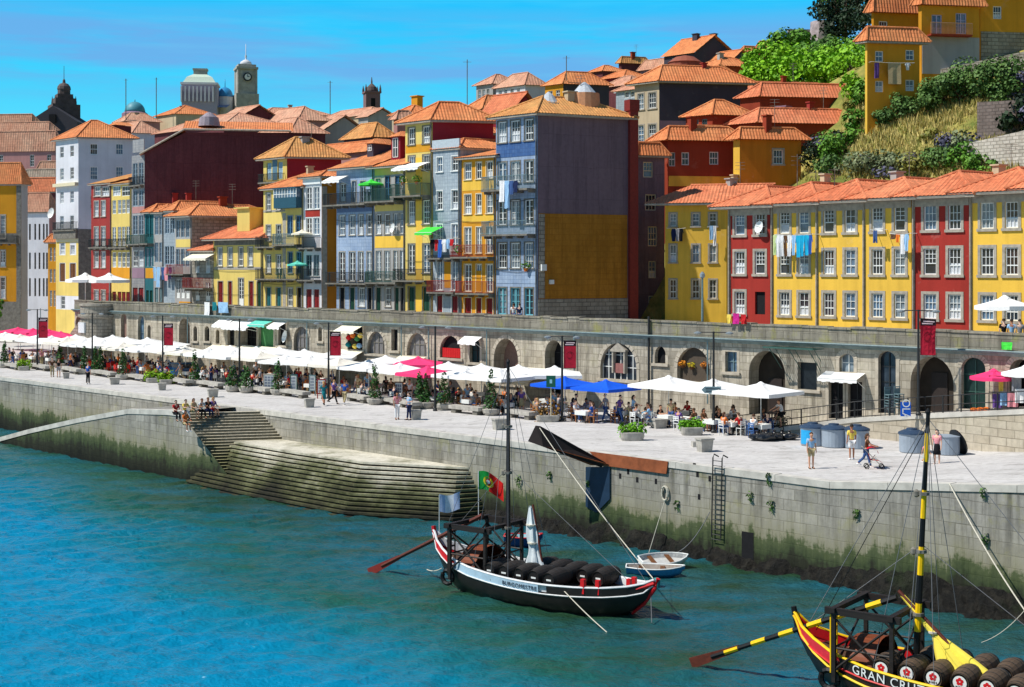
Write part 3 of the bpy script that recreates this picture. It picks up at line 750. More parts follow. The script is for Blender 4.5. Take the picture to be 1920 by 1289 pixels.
# ---- upper stairs, down along the wall
t = NT('stair_granite'); p = t.pos()
sx = t.n('ShaderNodeSeparateXYZ'); t.l(p, sx.inputs[0]); g = t.n('ShaderNodeNewGeometry'); sn = t.n('ShaderNodeSeparateXYZ'); t.l(g.outputs['Normal'], sn.inputs[0])
n1 = t.noise(p, 1.1, 5, .65); n4 = t.noise(p, 5.0, 4, .6)
c = t.mix(t.ramp(n4, [(.35, 0.0), (.7, 1.0)]), srgb(222, 214, 192), srgb(182, 172, 150))
zz = t.math('ADD', sx.outputs[2], t.math('MULTIPLY', t.math('SUBTRACT', t.noise(p, .35, 4, .6), .5), 3.2))
m = t.n('ShaderNodeMapRange'); m.inputs[1].default_value = -4.6; m.inputs[2].default_value = -1.5; t.l(zz, m.inputs[0])
alg = t.ramp(m.outputs[0], [(0.0, srgb(52, 54, 34)), (.3, srgb(86, 92, 44)), (.6, srgb(150, 148, 96)), (1.0, srgb(196, 184, 146))])
f = t.ramp(m.outputs[0], [(0.0, 1.0), (.6, .8), (1.0, 0.0)])
c = t.mix(f, c, alg)
ris = t.ramp(sn.outputs[2], [(.3, 1.0), (.6, 0.0)])     # upright faces much darker than treads, darkest near the water
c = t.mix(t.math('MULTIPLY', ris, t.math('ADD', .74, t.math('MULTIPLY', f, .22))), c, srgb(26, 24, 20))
t.bump(n4, .4, .03); STAIRM = t.fin(c, .85, .2)
mb = MB()
for k in range(27):
 z = -.172*(k+1)+.1; ao = -83.6+.27*k; ai = -80.9+.27*k
 if z < WZ-.3: break
 w_ = 12-.27*k
 P = [AB(ao, RB, 0), AB(ao+.42, RB, 0), AB(ai+.42, QB-.01, 0), AB(ai, QB-.01, 0)]
 mb.prism([(q.x, q.y) for q in P], WZ-1, z)
tag(mb.build('upper_stairs', STAIRM), 'wide granite staircase going down from the quay along the river wall', 'stairs')
# ---- landing with steps around it
t = NT('landing_tread'); p = t.pos(); sx = t.n('ShaderNodeSeparateXYZ'); t.l(p, sx.inputs[0]); n4 = t.noise(p, 3.0, 5, .7)
zz = t.math('ADD', sx.outputs[2], t.math('MULTIPLY', t.math('SUBTRACT', t.noise(t.mapping(p, (.3, .3, .5)), 1.0, 5, .65), .5), 6.0)); m = t.n('ShaderNodeMapRange'); m.inputs[1].default_value = -4.7; m.inputs[2].default_value = -1.3; t.l(zz, m.inputs[0])
c = t.mix(t.ramp(n4, [(.4, 0.0), (.7, 1.0)]), t.ramp(m.outputs[0], [(0.0, srgb(56, 54, 44)), (.3, srgb(84, 82, 60)), (.5, srgb(122, 124, 88)), (.68, srgb(172, 168, 146)), (.9, srgb(216, 210, 194))]), t.ramp(m.outputs[0], [(0.0, srgb(34, 32, 28)), (.35, srgb(66, 72, 40)), (.6, srgb(118, 114, 96)), (.92, srgb(190, 183, 166))]))
t.bump(n4, .4, .03); STAIRT = t.fin(c, .85, .2)
mb = MB(); mbr = MB()
fl = [(-79.2, QB-3.1), (-72.2, QB-3.4), (-64.6, QB-2.2), (-59.4, QB-.05)]
for k in range(13):
 z = -1.8-.235*k; e = k
 pts = [(-80.2-.1*e, QB-.02), (-79.2-.22*e, QB-3.1-.2*e), (-72.2-.1*e, QB-3.25-.21*e), (-65.6+.1*e, QB-3.0-.21*e), (-60.0+.15*e, QB-.4-.17*e), (-59.4+.14*e, QB-.02)]
 for m_, z0, z1, ins in ((mb, z-.125, z, 0.0), (mbr, z-.24 if k < 12 else WZ-1, z-.12, .07)):
  cx, cy = sum(a for a, b in pts)/6, sum(b for a, b in pts)/6; P = [AB(a+(cx-a)*ins/abs(cx-a+1e-9)*(1 if b < QB-.1 else .3), b+(cy-b)*0+(ins if b < QB-.1 else 0)) for a, b in pts]
  m_.prism([(q.x, q.y) for q in P], z0, z1)
lst = mb.build('landing_steps', STAIRT); mbr.build('riser', simple('black_riser', srgb(44, 42, 34), .8, .4, 2.0), lst)
tag(lst, 'long stone landing wrapped by mossy steps going down into the river', 'stairs')
# ------------------------------------------------------------------ rampart with its arches
A_L, A_R = a_at(140, 0), -14.0
ARCH = []   # (x0,x1,ytop,ybot,arched(0 rect,1 round,.. ratio), kind)
def op(x0, x1, yt, yb, h=0.0, kind='dark'): ARCH.append((x0, x1, yt, yb, h, kind))
op(142, 156, 592, 672, .5, 'brown'); op(160, 170, 592, 640, 0, 'dark')
op(227, 238, 588, 650, .5, 'brown'); op(259, 271, 592, 640, .5, 'blue'); op(277, 283, 610, 640, .5, 'dark'); op(336, 356, 597, 648, .5, 'brown')
op(363, 370, 612, 640, .5, 'dark'); op(384, 393, 612, 640, .5, 'dark'); op(405, 412, 618, 645, .5, 'dark')
op(427, 440, 618, 648, 0, 'dark'); op(447, 482, 614, 654, 0, 'dark'); op(484, 513, 610, 655, 0, 'green'); op(522, 536, 608, 648, 0, 'dark')
op(551, 580, 613, 672, .5, 'grey'); op(597, 604, 614, 640, .4, 'dark'); op(652, 680, 612, 656, 0, 'shop')
op(689, 722, 622, 664, .6, 'grey'); op(734, 746, 618, 658, 0, 'dark'); op(763, 801, 625, 668, .6, 'grey'); op(825, 864, 630, 672, .5, 'flower'); op(881, 900, 636, 680, .4, 'teal')
op(926, 972, 635, 720, .62, 'brown'); op(1022, 1056, 638, 740, .6, 'dark'); op(1126, 1194, 644, 712, .5, 'house'); op(1228, 1248, 650, 682, .99, 'oval')
op(1270, 1331, 652, 716, .5, 'flowerb'); op(1360, 1382, 660, 698, 0, 'blue'); op(1404, 1472, 658, 780, .5, 'passage'); op(1496, 1532, 680, 731, 0, 'slate')
op(1574, 1601, 664, 698, .35, 'pale'); op(1554, 1581, 716, 786, 0, 'dark'); op(1590, 1617, 716, 786, 0, 'dark'); op(1647, 1680, 659, 776, .4, 'glass')
op(1707, 1788, 669, 776, .55, 'passage'); op(1803, 1848, 671, 768, .4, 'greenglass'); op(1893, 1935, 674, 768, .5, 'dark')
ops = []; kinds = []
for x0, x1, yt, yb, h, kd in ARCH:
 u0, u1, z0, z1 = pxrect(WPLANE, x0, yt, x1, yb); z0 = max(z0, .04)
 hh = 0
 if h: hh = min(h*(u1-u0)*1.05, (z1-z0)*.97) if kd != 'oval' else (z1-z0)*.5
 ops.append((u0, u1, z0, z1, hh)); kinds.append(kd)
mb = MB(); wall_open(mb, WPLANE, A_L, A_R, -.1, 5.36, ops, 1.1)
ram = tag(mb.build('rampart_wall', RAMP_M), 'long pale granite rampart pierced by arches behind the quay cafes', 'wall')
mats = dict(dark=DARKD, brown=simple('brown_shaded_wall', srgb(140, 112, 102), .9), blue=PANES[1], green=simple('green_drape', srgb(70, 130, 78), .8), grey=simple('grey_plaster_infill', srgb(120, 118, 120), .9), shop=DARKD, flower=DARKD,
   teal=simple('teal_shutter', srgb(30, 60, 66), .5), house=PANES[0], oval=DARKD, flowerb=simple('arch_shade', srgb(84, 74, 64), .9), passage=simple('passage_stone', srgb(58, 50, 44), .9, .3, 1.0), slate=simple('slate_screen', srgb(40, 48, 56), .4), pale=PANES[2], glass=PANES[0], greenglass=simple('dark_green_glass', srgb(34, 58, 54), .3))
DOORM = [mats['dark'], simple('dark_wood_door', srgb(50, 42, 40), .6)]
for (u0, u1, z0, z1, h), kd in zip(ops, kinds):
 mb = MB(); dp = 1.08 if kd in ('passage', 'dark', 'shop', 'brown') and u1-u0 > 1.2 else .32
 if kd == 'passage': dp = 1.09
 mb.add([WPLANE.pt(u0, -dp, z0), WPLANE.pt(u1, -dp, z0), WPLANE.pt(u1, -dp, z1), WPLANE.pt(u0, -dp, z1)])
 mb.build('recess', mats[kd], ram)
 mb = MB(); w_ = u1-u0; um = (u0+u1)/2
 if kd == 'passage':
  mb.pbox(WPLANE, um-.55, um+.45, -1.08, -1.0, z0, z0+2.3); mb.build('door', DOORM[1], ram); continue
 if kd in ('blue', 'glass', 'greenglass', 'pale', 'teal', 'house', 'grey', 'dark') and w_ > .9:
  n = max(2, int(w_/.55)); wn = -.29 if dp < .5 else -1.05
  for k in range(n+1): uu = u0+w_*k/n; mb.pbox(WPLANE, max(u0, uu-.03), min(u1, uu+.03), wn-.02, wn+.03, z0, z1-(h*.25 if h else 0))
  for k in range(1, max(2, int((z1-z0)/.8))): zz = z0+(z1-z0)*k/max(2, int((z1-z0)/.8)); mb.pbox(WPLANE, u0, u1, wn-.02, wn+.025, zz-.025, zz+.025)
  mb.build('window_frame', {'blue': IRON_B, 'pale': WHITE, 'teal': BLACK, 'house': WHITE, 'grey': GRAN_D, 'dark': IRON, 'glass': IRON, 'greenglass': IRON_G}[kd], ram)
 # dressed stone around each opening
 mb = MB(); s = .22; w1 = .03
 zs = z1-h
 mb.pbox(WPLANE, u0-s, u0, -.02, w1, z0, zs); mb.pbox(WPLANE, u1, u1+s, -.02, w1, z0, zs)
 if h and kd != 'oval':
  N = 13; rx, rz = w_/2, h
  for i in range(N):
   t0, t1 = math.pi*i/N+.02, math.pi*(i+1)/N-.02
   q = [(um-math.cos(t)*(rx+e), zs+math.sin(t)*(rz+e)) for t, e in ((t0, 0), (t1, 0), (t1, s*1.25), (t0, s*1.25))]
   f = [WPLANE.pt(a, w1, z) for a, z in q]; bk = [WPLANE.pt(a, -.02, z) for a, z in q]
   mb.mesh(bk+f, [(4, 7, 6, 5), (0, 1, 5, 4), (1, 2, 6, 5), (2, 3, 7, 6), (3, 0, 4, 7)])
 elif not h: mb.pbox(WPLANE, u0-s, u1+s, -.02, w1, z1, z1+s*1.2)
 if z0 > .3: mb.pbox(WPLANE, u0-s-.05, u1+s+.05, -.02, .14, z0-.18, z0)
 mb.build('arch_stones', simple('dressed_granite', srgb(184, 174, 158), .9, .22, 2.2), ram)
# parapet, ledge, pipes
mb = MB(); rr = random.Random(12); a = A_L
while a < A_R:
 L = rr.uniform(1.0, 1.9); e = min(a+L, A_R); z1 = ZT+rr.uniform(-.05, .05)
 mb.pbox(WPLANE, a+.006, e-.006, -.55, .05+rr.uniform(-.012, .012), 5.36, 5.86); mb.pbox(WPLANE, a+.006, e-.006, -.56, .045+rr.uniform(-.012, .012), 5.865, z1-.12)
 mb.pbox(WPLANE, a+.004, e-.004, -.62, .11+rr.uniform(-.02, .02), z1-.118, z1); a = e
mb.build('parapet', PARA_M, ram)
mb = MB(); mb.pbox(WPLANE, A_L, A_R, 0, .30, 5.16, 5.355); mb.pbox(WPLANE, A_L, A_R, 0, .18, 5.04, 5.157); mb.build('ledge', simple('mossy_ledge', srgb(140, 150, 144), .8, .25, 2.0), ram)
mb = MB(); mb.tube([WPLANE.pt(A_L, .36, 5.28), WPLANE.pt(A_R, .36, 5.28)], .07, 6)
for px in (79+340*0, 355, 579, 756, 807, 916, 1080, 1220, 1330):
 u = a_at(px, 0); mb.tube([WPLANE.pt(u, .2, 5.26), WPLANE.pt(u, .2, 1.0)], .05, 5)
mb.build('drainpipe', IRON_B, ram)
# chequered metal canopy frame over the slate screen and grey surround
u0, u1, z0, z1 = pxrect(WPLANE, 1456, 640, 1550, 655); mb = MB()
for k in range(26):
 uu = u0+(u1-u0)*k/25; mb.pbox(WPLANE, uu-.025, uu+.025, .3, 1.5, 4.95, 5.0)
mb.pbox(WPLANE, u0, u1, 1.45, 1.52, 4.93, 5.03)
for uu in (u0+.4, (u0+u1)/2, u1-.4): mb.tube([WPLANE.pt(uu, 1.4, 4.95), WPLANE.pt(uu, .04, 3.6)], .035, 4); mb.tube([WPLANE.pt(uu, .8, 4.95), WPLANE.pt(uu, .04, 4.2)], .03, 4)
tag(mb.build('metal_canopy', IRON_G), 'blue green barred metal canopy under the rampart ledge', 'canopy')
# white framed window house inside the large arch
u0, u1, z0, z1 = pxrect(WPLANE, 1148, 660, 1172, 700); mb = MB(); w0 = .06
mb.pbox(WPLANE, u0, u0+.12, -.28, w0, z0, z1); mb.pbox(WPLANE, u1-.12, u1, -.28, w0, z0, z1); mb.pbox(WPLANE, u0-.1, u1+.1, -.28, w0+.05, z1, z1+.14)
um = (u0+u1)/2; mb.mesh([WPLANE.pt(u0-.1, w0+.03, z1+.14), WPLANE.pt(u1+.1, w0+.03, z1+.14), WPLANE.pt(um, w0+.03, z1+.65), WPLANE.pt(u0-.1, -.28, z1+.14), WPLANE.pt(u1+.1, -.28, z1+.14), WPLANE.pt(um, -.28, z1+.65)], [(0, 1, 2), (0, 2, 5, 3), (1, 4, 5, 2)])
mb.build('window_gable', GRAN, ram)
mb = MB(); mb.pbox(WPLANE, u0+.12, u1-.12, -.2, -.1, z0, z0+(z1-z0)*.45); mb.build('door', simple('brown_pink_door', srgb(150, 100, 96), .6), ram)
# round bastion
t0 = AB(a_at(200, .6), .2); mb = MB()
mb.lathe((t0.x, t0.y, -.1), [(2.45, 0), (2.35, 4.6), (2.6, 4.75), (2.6, 5.0), (2.35, 5.02), (2.35, 5.9), (2.5, 5.95), (2.5, 6.15)], 28)
bas = tag(mb.build('round_bastion', STONEW, smooth=False), 'round grey stone bastion at the left end of the rampart', 'tower')
q = V(-1, -1, 0).normalized(); mb = MB(); pp = PL((t0.x+q.x*2.46, t0.y+q.y*2.46), (1, -1)); mb.pbox(pp, -.75, .5, -.3, .03, 3.0, 4.1); mb.build('plaque', simple('pale_marble', srgb(206, 210, 214), .6), bas)
mb = MB(); mb.pbox(pp, -1.0, 1.0, -.3, .12, 1.6, 1.9); mb.build('ledge', GRAN_D, bas)
# diagonal stair flank left of the bastion
mb = MB(); pl = PL((AB(0, -2.0).x, AB(0, -2.0).y), (1, -1)); ua, ub = a_at(104, -2), a_at(166, -2)
pts = [(ua, 0), (ub, 0), (ub, 5.3), (ub-.4, 5.3), (ua, .6)]
f = [pl.pt(u, 0, z) for u, z in pts]; bk = [pl.pt(u, -1.6, z) for u, z in pts]
n = len(pts); mb.mesh(f+bk, [tuple(range(n)), tuple(reversed(range(n, 2*n)))]+[(i, n+i, n+(i+1) % n, (i+1) % n) for i in range(n)])
mb.build('stair_flank', STONEW, None); tag(bpy.data.objects['stair_flank'], 'sloping stone stair flank rising to the bastion', 'stairs')
# street on the rampart
mb = MB(); mb.add([AB(A_L, -.5, SZ), AB(A_R+30, -.5, SZ), AB(A_R+30, 14, SZ), AB(A_L, 14, SZ)]); tag(mb.build('upper_street', simple('street_paving', srgb(150, 145, 138), .9)), kind='structure')
# raised walkway with retaining wall, right
ws = [(1372, 812, 0.0), (1500, 799, .45), (1600, 786, 1.05), (1700, 780, 1.5), (1800, 775, 1.95), (1940, 769, 2.5)]
WP = [G(x, y, z) for x, y, z in ws]
mb = MB()
for p, q in zip(WP[:-1], WP[1:]):
 mb.add([(p.x, p.y, -.1), (q.x, q.y, -.1), (q.x, q.y, q.z), (p.x, p.y, p.z)])
rtw = tag(mb.build('retaining_wall', RETW_M), 'warm granite retaining wall under the raised walkway at the right', 'wall')
mb = MB()
for p, q in zip(WP[:-1], WP[1:]):
 d = (q-p); d.z = 0; d.normalize(); n = V(d.y, -d.x, 0)
 P = [p+n*.05, q+n*.05, q-n*.4, p-n*.4]; vs = [x+V(0, 0, -.2) for x in P]+[x+V(0, 0, .06) for x in P]
 mb.mesh(vs, [(3, 2, 1, 0), (4, 5, 6, 7), (0, 1, 5, 4), (1, 2, 6, 5), (2, 3, 7, 6), (3, 0, 4, 7)])
mb.build('coping', simple('coping_granite', srgb(196, 192, 184), .9, .2, 1.5), rtw)
mb = MB()
for p, q in zip(WP[:-1], WP[1:]):
 ba = AB((p.x-p.y)/Q2, .0, p.z); bb = AB((q.x-q.y)/Q2, .0, q.z); mb.add([p, q, bb, ba])
tag(mb.build('raised_walkway', PAVEM), kind='structure')
mb = MB()
for i in range(len(WP)-1):
 p, q = WP[i], WP[i+1]; L = (q-p).length; n = int(L/.55)
 for k in range(n):
  c = p+(q-p)*(k/n)+V(.1, .1, 0); mb.tube([c, c+V(0, 0, 1.0)], .045 if k % 4 == 0 else .016, 5)
 for h in (.12, .5, 1.0): mb.tube([p+V(.1, .1, h), q+V(.1, .1, h)], .026, 4)
tag(mb.build('walkway_railing', IRON), 'dark iron railing along the raised walkway', 'railing')
# ------------------------------------------------------------------ front row of houses, left to right
BLUEF = simple('blue_window_frame', srgb(70, 120, 160), .5); REDF = simple('dark_red_frame', srgb(120, 40, 44), .5)
GALL = simple('grey_blue_gallery_frame', srgb(150, 168, 182), .5)
def cw(xs, w): return [(x-w/2, x+w/2) for x in xs]
H = {}
# yellow corner house beyond the square
H['A'] = house('ochre yellow corner house with grey stone arcade at the far left edge', -60, 40, 52, 346, 306, Y=182, base=-.2, wall=OCHY, side=GREYW, tile=TILE, fd=(-1, .12), ed=(.5, .86),
 cols=cw((-32, -12, 5), 9), rows=((404, 447), (470, 500, 'door'), (520, 560)), sur=GRAN, kind='hip', lod=0)
band(H['A'], -60, 438, 40, 456, GRAN_D); band(H['A'], 31, 346, 40, 590, GRAN_D, 'quoin', w=.06); band(H['A'], -60, 566, 40, 660, GRAN_D, 'arcade', w=.05)
balcony(H['A'], -60, 36, 456, .9, .8)
H['B0'] = house('low pink fronted house with salmon roof behind the square', 38, 92, 108, 398, 362, Y=205, base=-.2, wall=WHITEW, side=PINKW, tile=TILE_P, fd=(-1, .25), cols=cw((48, 56, 66, 74, 82, 88), 3.4), rows=((420, 450), (474, 505), (522, 556)), fr=GRAN_D, lod=1)
H['B1'] = house('small house with pinkish roof and maroon end wall above the square', 34, 104, 118, 360, 334, Y=215, base=0, wall=MAROON, tile=TILE_R, fd=(-1, .2), lod=1)
H['B2'] = house('narrow orange yellow house squeezed beside the white tall house', 90, 106, 112, 455, 440, Y=196, base=-.2, wall=OCH, tile=TILE, fd=(-1, .3), cols=((93, 98), (100, 104)), rows=((465, 490), (505, 530), (545, 575)), lod=1)
# tall white house
H['C'] = house('tall white house with grey blue shaded side and stone lower storeys', 105, 147, 250, 258, 226, Y=178, base=-.2, wall=WHITEW, side=WHITEW, tile=TILE, ed=(.96, .28), cols=cw((116, 135), 7), rows=((272, 293), (313, 335), (357, 380), (404, 430)), scols=cw((176, 224), 14), srows=((270, 290), (313, 337), (366, 392)), lod=0, over=.5,
 ops=((113, 455, 121, 478), (132, 460, 140, 478), (112, 494, 122, 528, 'panel', WOOD), (131, 494, 142, 528, 'panel', WOOD), (114, 556, 122, 580)))
band(H['C'], 105, 344, 147, 350, CREAM, w=.5); band(H['C'], 105, 430, 147, 448, GRAN_D, w=.4); band(H['C'], 105, 448, 147, 454, CREAM); balcony(H['C'], 106, 146, 432, 1.0, .6)
for q_ in ((105, 454, 147, 455.5), (105, 479, 147, 493), (105, 529, 147, 555), (105, 581, 147, 640), (105, 455.6, 111.3, 478.9), (123, 455.6, 131, 478.9), (143, 455.6, 147, 478.9), (105, 493.1, 111.3, 528.9), (123, 493.1, 130.4, 528.9), (143, 493.1, 147, 528.9)): band(H['C'], *q_, YEL2, 'ochre_render', w=.012)
band(H['C'], 147, 430, 180, 640, GRAN_D, 'stone_base', True)
def dormer(h, px, py0, py1, wpx, mat=MAROON, tile=TILE, off=2.0, win=True):
 """gabled or hipped dormer on the roof of h"""
 c = (h['A']+h['B'])/2; Y = c.y+off; p = PT(px, py1, Y); z1 = PT(px, py0+4, Y).z; w_ = wpx/FPX*Y
 ro = [o for o in h['root'].children if o.name.startswith('roof')][0]
 t = (h['B']-h['A']).normalized(); pl = PL((p.x, p.y), (t.x, t.y))
 mb = MB(); mb.pbox(pl, -w_/2, w_/2, -2.2, 0, p.z-.6, z1); d = mb.build('dormer', mat, ro)
 mb = MB(); o_ = .22
 a, b, c_, d_ = pl.pt(-w_/2-o_, .25, z1), pl.pt(w_/2+o_, .25, z1), pl.pt(w_/2+o_, -2.4, z1), pl.pt(-w_/2-o_, -2.4, z1)
 r1, r2 = (a+b)/2-Vector((pl.n.x, pl.n.y, 0))*.9+V(0, 0, .55), (c_+d_)/2+V(0, 0, .55)
 for f in ((a, b, r1), (b, c_, r2, r1), (d_, a, r1, r2)): corr(mb, f)
 mb.build('dormer_roof', tile, ro)
 if win:
  mb = MB(); hw = w_*.27; za, zb = p.z+.05, z1-.12
  mb.pbox(pl, -hw, hw, .0, .02, za, zb); mb.build('pane', PANES[0], ro)
  mb = MB()
  for u in (-hw, 0, hw): mb.pbox(pl, u-.035, u+.035, .021, .06, za, zb)
  for z in (za, (za+zb)/2, zb): mb.pbox(pl, -hw, hw, .022, .055, z-.03, z+.03)
  mb.build('window', WHITE, ro)
dormer(H['C'], 210, 232, 252, 30, MAROON)
# red and ochre pair
H['D'] = house('narrow red house with white window columns under a steep orange roof', 171, 209, 246, 343, 306, wall=REDW2, tile=TILE_Y, kind='shed', cols=cw((181, 194, 205), 8), rows=((376, 405), (425, 462, 'door'), (472, 502), (545, 575, 'door')), sur=GRAN, sw=.1, lod=0, depth=9,
 ops=((177, 350, 189, 368), (191, 350, 205, 368)))
H['D2'] = house('narrow pale ochre house with a white glazed gallery beside the red house', 209, 246, 262, 343, 312, wall=YEL2, tile=TILE_Y, kind='shed', cols=cw((214, 224, 232, 240), 7), rows=((374, 400), (425, 462, 'door'), (473, 502), (548, 578, 'panel', REDD)), sur=None, lod=0, depth=9, ops=((211, 349, 226, 368), (228, 349, 244, 368)))
for k in ('D', 'D2'):
 x0, x1 = (172, 209) if k == 'D' else (209, 245)
 band(H[k], x0, 502, x1, 522, REDW2 if k == 'D' else OCH); band(H[k], x0, 466, x1, 469, GRAN); balcony(H[k], x0+1, x1-1, 464, .9, .55)
# tall blue grey house with the long maroon end wall
H['E'] = house('very tall blue grey glazed house with a long dark maroon end wall', 247, 271, 545, 290, 246, wall=AZUL4, side=MAROON, kind='gu', tile=TILE, ed=(.985, .17), cols=((249, 258), (260, 269)), rows=((305, 345, 'french', GALL), (356, 386, 'french', GALL), (404, 440, 'french', GALL), (470, 500, 'sash'), (540, 580, 'panel', REDD)), lod=0, roofon=False)
band(H['E'], 248, 347, 271, 354, GRAN); balcony(H['E'], 248, 270, 348, .9, .5); balcony(H['E'], 248, 272, 458, .95, .8, IRON_G); band(H['E'], 248, 388, 271, 400, PINKW); band(H['E'], 248, 503, 271, 522, LILAC)
E = H['E']
mb = MB()                                                  # stepped maroon top and its tiled roof
ps = E['ps']; L = E['Ls']
def sp(px, py): u, z = ps.hit(px, py); return u, z
P = [(0, E['ze']), (L, E['ze']), (L, sp(540, 249)[1]), (sp(346, 249)[0], sp(346, 249)[1]), (.0, sp(276, 287)[1])]
f = [ps.pt(u, 0, z) for u, z in P]; bk = [ps.pt(u, -5.2, z) for u, z in P]; n = len(P)
mb.mesh(f+bk, [tuple(range(n)), tuple(reversed(range(n, 2*n)))]+[(i, n+i, n+(i+1) % n, (i+1) % n) for i in range(n)])
mb.build('upper_wall', MAROON, E['root'])
mb = MB(); z2 = sp(540, 249)[1]+.1; u1 = sp(346, 249)[0]
corr(mb, [ps.pt(-.5, .3, E['ze']-.1), ps.pt(-.5, -5.5, E['ze']-.1), ps.pt(u1, -5.5, z2), ps.pt(u1, .3, z2)][::1])
corr(mb, [ps.pt(u1-.2, .35, z2), ps.pt(L+.3, .35, z2), ps.pt(L+.3, -5, z2+1.5), ps.pt(u1-.2, -5, z2+1.5)])
mb.build('roof', TILE, E['root'])
mb = MB(); mb.tube([ps.pt(-.5, .36, E['ze']), ps.pt(u1, .4, z2+.05), ps.pt(L, .4, z2+.05)], .12, 5); mb.build('gutter', GRAN, E['root'])
c = ps.pt(u1+2.6, -1.6, z2+.6); mb = MB(); mb.lathe(c, [(1.25, 0), (1.05, 1.0), (.9, 1.05), (.35, 1.5), (.1, 1.6)], 14); mb.build('skylight', simple('zinc_sheet', srgb(150, 140, 150), .5, .2), E['root'])
u0 = sp(256, 250)[0]; band(E, 249, 262, 270, 286, AZUL4)
# teal, grey and pale houses up to the ochre one
H['F1'] = house('slim teal glazed house between two grey tiled fronts', 272, 288, 300, 398, 384, wall=TEALD, tile=TILE, kind='hip', depth=7, cols=((274, 279), (281, 286)), rows=((403, 445, 'french', TEALD), (466, 500, 'french', GALL), (545, 582, 'panel', GREEND)), lod=0)
band(H['F1'], 273, 503, 288, 522, OCH); balcony(H['F1'], 273, 288, 457, .95, .8, IRON_G)
H['F2'] = house('slim grey house with tall white framed double windows and laundry', 288, 307, 320, 398, 385, wall=GREYW, tile=TILE, depth=7, cols=((290, 297), (298.5, 305)), rows=((406, 440, 'french', GALL), (455, 492, 'french', GALL), (540, 584, 'panel', IRON_B)), lod=0)
H['F3'] = house('slim pale blue tiled house with grey balcony doors', 307, 328, 345, 395, 378, wall=AZUL2, tile=TILE, depth=7, cols=((309, 317), (319, 326)), rows=((404, 438, 'french', GALL), (462, 496, 'french', GALL), (532, 584, 'door')), lod=0)
H['F4'] = house('grey and yellow house with a red iron balcony under an overhanging roof', 328, 360, 394, 405, 384, wall=GREYW, side=STONEW, tile=TILE, depth=9, cols=((330, 337), (339, 346), (348, 355)), rows=((412, 445, 'french', GALL), (467, 500, 'french', GALL), (524, 560, 'door')), lod=0, over=.8)
band(H['F4'], 330, 449, 359, 464, YEL2); band(H['F4'], 336, 566, 360, 592, OCHY); balcony(H['F4'], 324, 357, 514, .95, .9, IRON_R)
# big roofs behind
H['FR1'] = house('wide low house showing a broad orange roof below the maroon wall', 300, 372, 500, 392, 360, Y=160, wall=MAROON, tile=TILE, kind='hip', lod=2, ed=(.97, .25))
H['FR2'] = house('house with a stepped orange roof behind the grey and yellow front', 340, 400, 500, 411, 387, Y=156, wall=MAROON, tile=TILE, kind='hip', lod=2, ed=(.97, .25))
H['FR3'] = house('small roofed house with maroon end tucked behind the ochre house', 366, 420, 500, 434, 408, Y=152, wall=MAROON, tile=TILE_R, lod=2, ed=(.97, .25))
H['G'] = house('ochre two storey house with a salmon hipped roof and pale chimney', 400, 492, 505, 447, 408, wall=YEL2, side=STONEW, tile=TILE_R, cols=((408, 417), (427, 436), (447, 456), (465, 474)), rows=((463, 499, 'sash'),), sur=GRAN, sw=.08, lod=0, over=.9, depth=8, hk=2.6,
 ops=((409, 528, 418, 575, 'panel', REDD), (428, 528, 435, 575, 'panel', REDD), (447, 522, 457, 575, 'door'), (467, 528, 475, 575, 'panel', REDD), (482, 528, 489, 575, 'panel', GREEND)))
band(H['G'], 402, 501, 491, 506, GRAN); band(H['G'], 402, 447, 491, 460, GRAN_D); chimney(H['G'], 470, 392, 425, 2.2, YEL2, 1.0)
H['G0'] = house('narrow stone house with little terraces between two taller fronts', 360, 401, 404, 470, 455, wall=STONEW, tile=TILE_R, cols=((366, 374), (385, 394)), rows=((530, 565, 'door'), (480, 512, 'sash')), lod=0, depth=6)
balcony(H['G0'], 358, 398, 540, 1.0, 1.1, IRON_R)
# house with blue shutters and maroon end, orange roofs
H['H0'] = house('upper house with pale blue shuttered loggia and maroon end wall', 494, 538, 640, 295, 258, Y=138, wall=YEL2, side=MAROON2, tile=TILE_Y, ed=(.97, .24), cols=((500, 509), (521, 530)), rows=((303, 335, 'panel', simple('pale_blue_shutter', srgb(160, 188, 206), .5)),), lod=0, over=.6)
band(H['H0'], 511, 298, 520, 338, simple('loggia_blue', srgb(96, 130, 150), .6)); balcony(H['H0'], 494, 534, 342, .8, .7)
H['H1'] = house('pale yellow and teal house with an enclosed blue bay under an orange roof', 494, 569, 600, 350, 322, wall=YEL2, tile=TILE, cols=((499, 508), (518, 527)), rows=((358, 392), (420, 450), (478, 512, 'door'), (541, 578, 'panel', TEALD)), sur=GRAN, sw=.08, lod=0, depth=7,
 ops=((539, 405, 549, 440, 'french', BLUEF), (555, 405, 565, 440, 'french', BLUEF), (540, 473, 549, 512, 'french', BLUEF), (556, 473, 565, 512, 'french', BLUEF), (539, 540, 549, 575), (557, 540, 565, 582, 'panel', DARKD)))
band(H['H1'], 530, 400, 536, 590, GRAN); band(H['H1'], 494, 394, 535, 398, GRAN)
pl = H['H1']['pf']; u0, u1, z0, z1 = pxrect(pl, 525, 355, 567, 391); mb = MB(); mb.pbox(pl, u0, u1, 0, .75, z0, z0+(z1-z0)*.55); mb.pbox(pl, u0-.05, u1+.05, 0, .85, z1, z1+.12)
bay = mb.build('enclosed_bay', simple('deep_blue_boarding', srgb(40, 82, 100), .6), H['H1']['root'])
mb = MB(); zz = z0+(z1-z0)*.55; mb.pbox(pl, u0+.04, u1-.04, .02, .70, zz, z1); mb.build('pane', PANES[1], bay)
mb = MB(); n = 9
for k in range(n): uu = u0+(u1-u0)*k/(n-1); mb.pbox(pl, uu-.035, uu+.035, .702, .745, zz, z1)
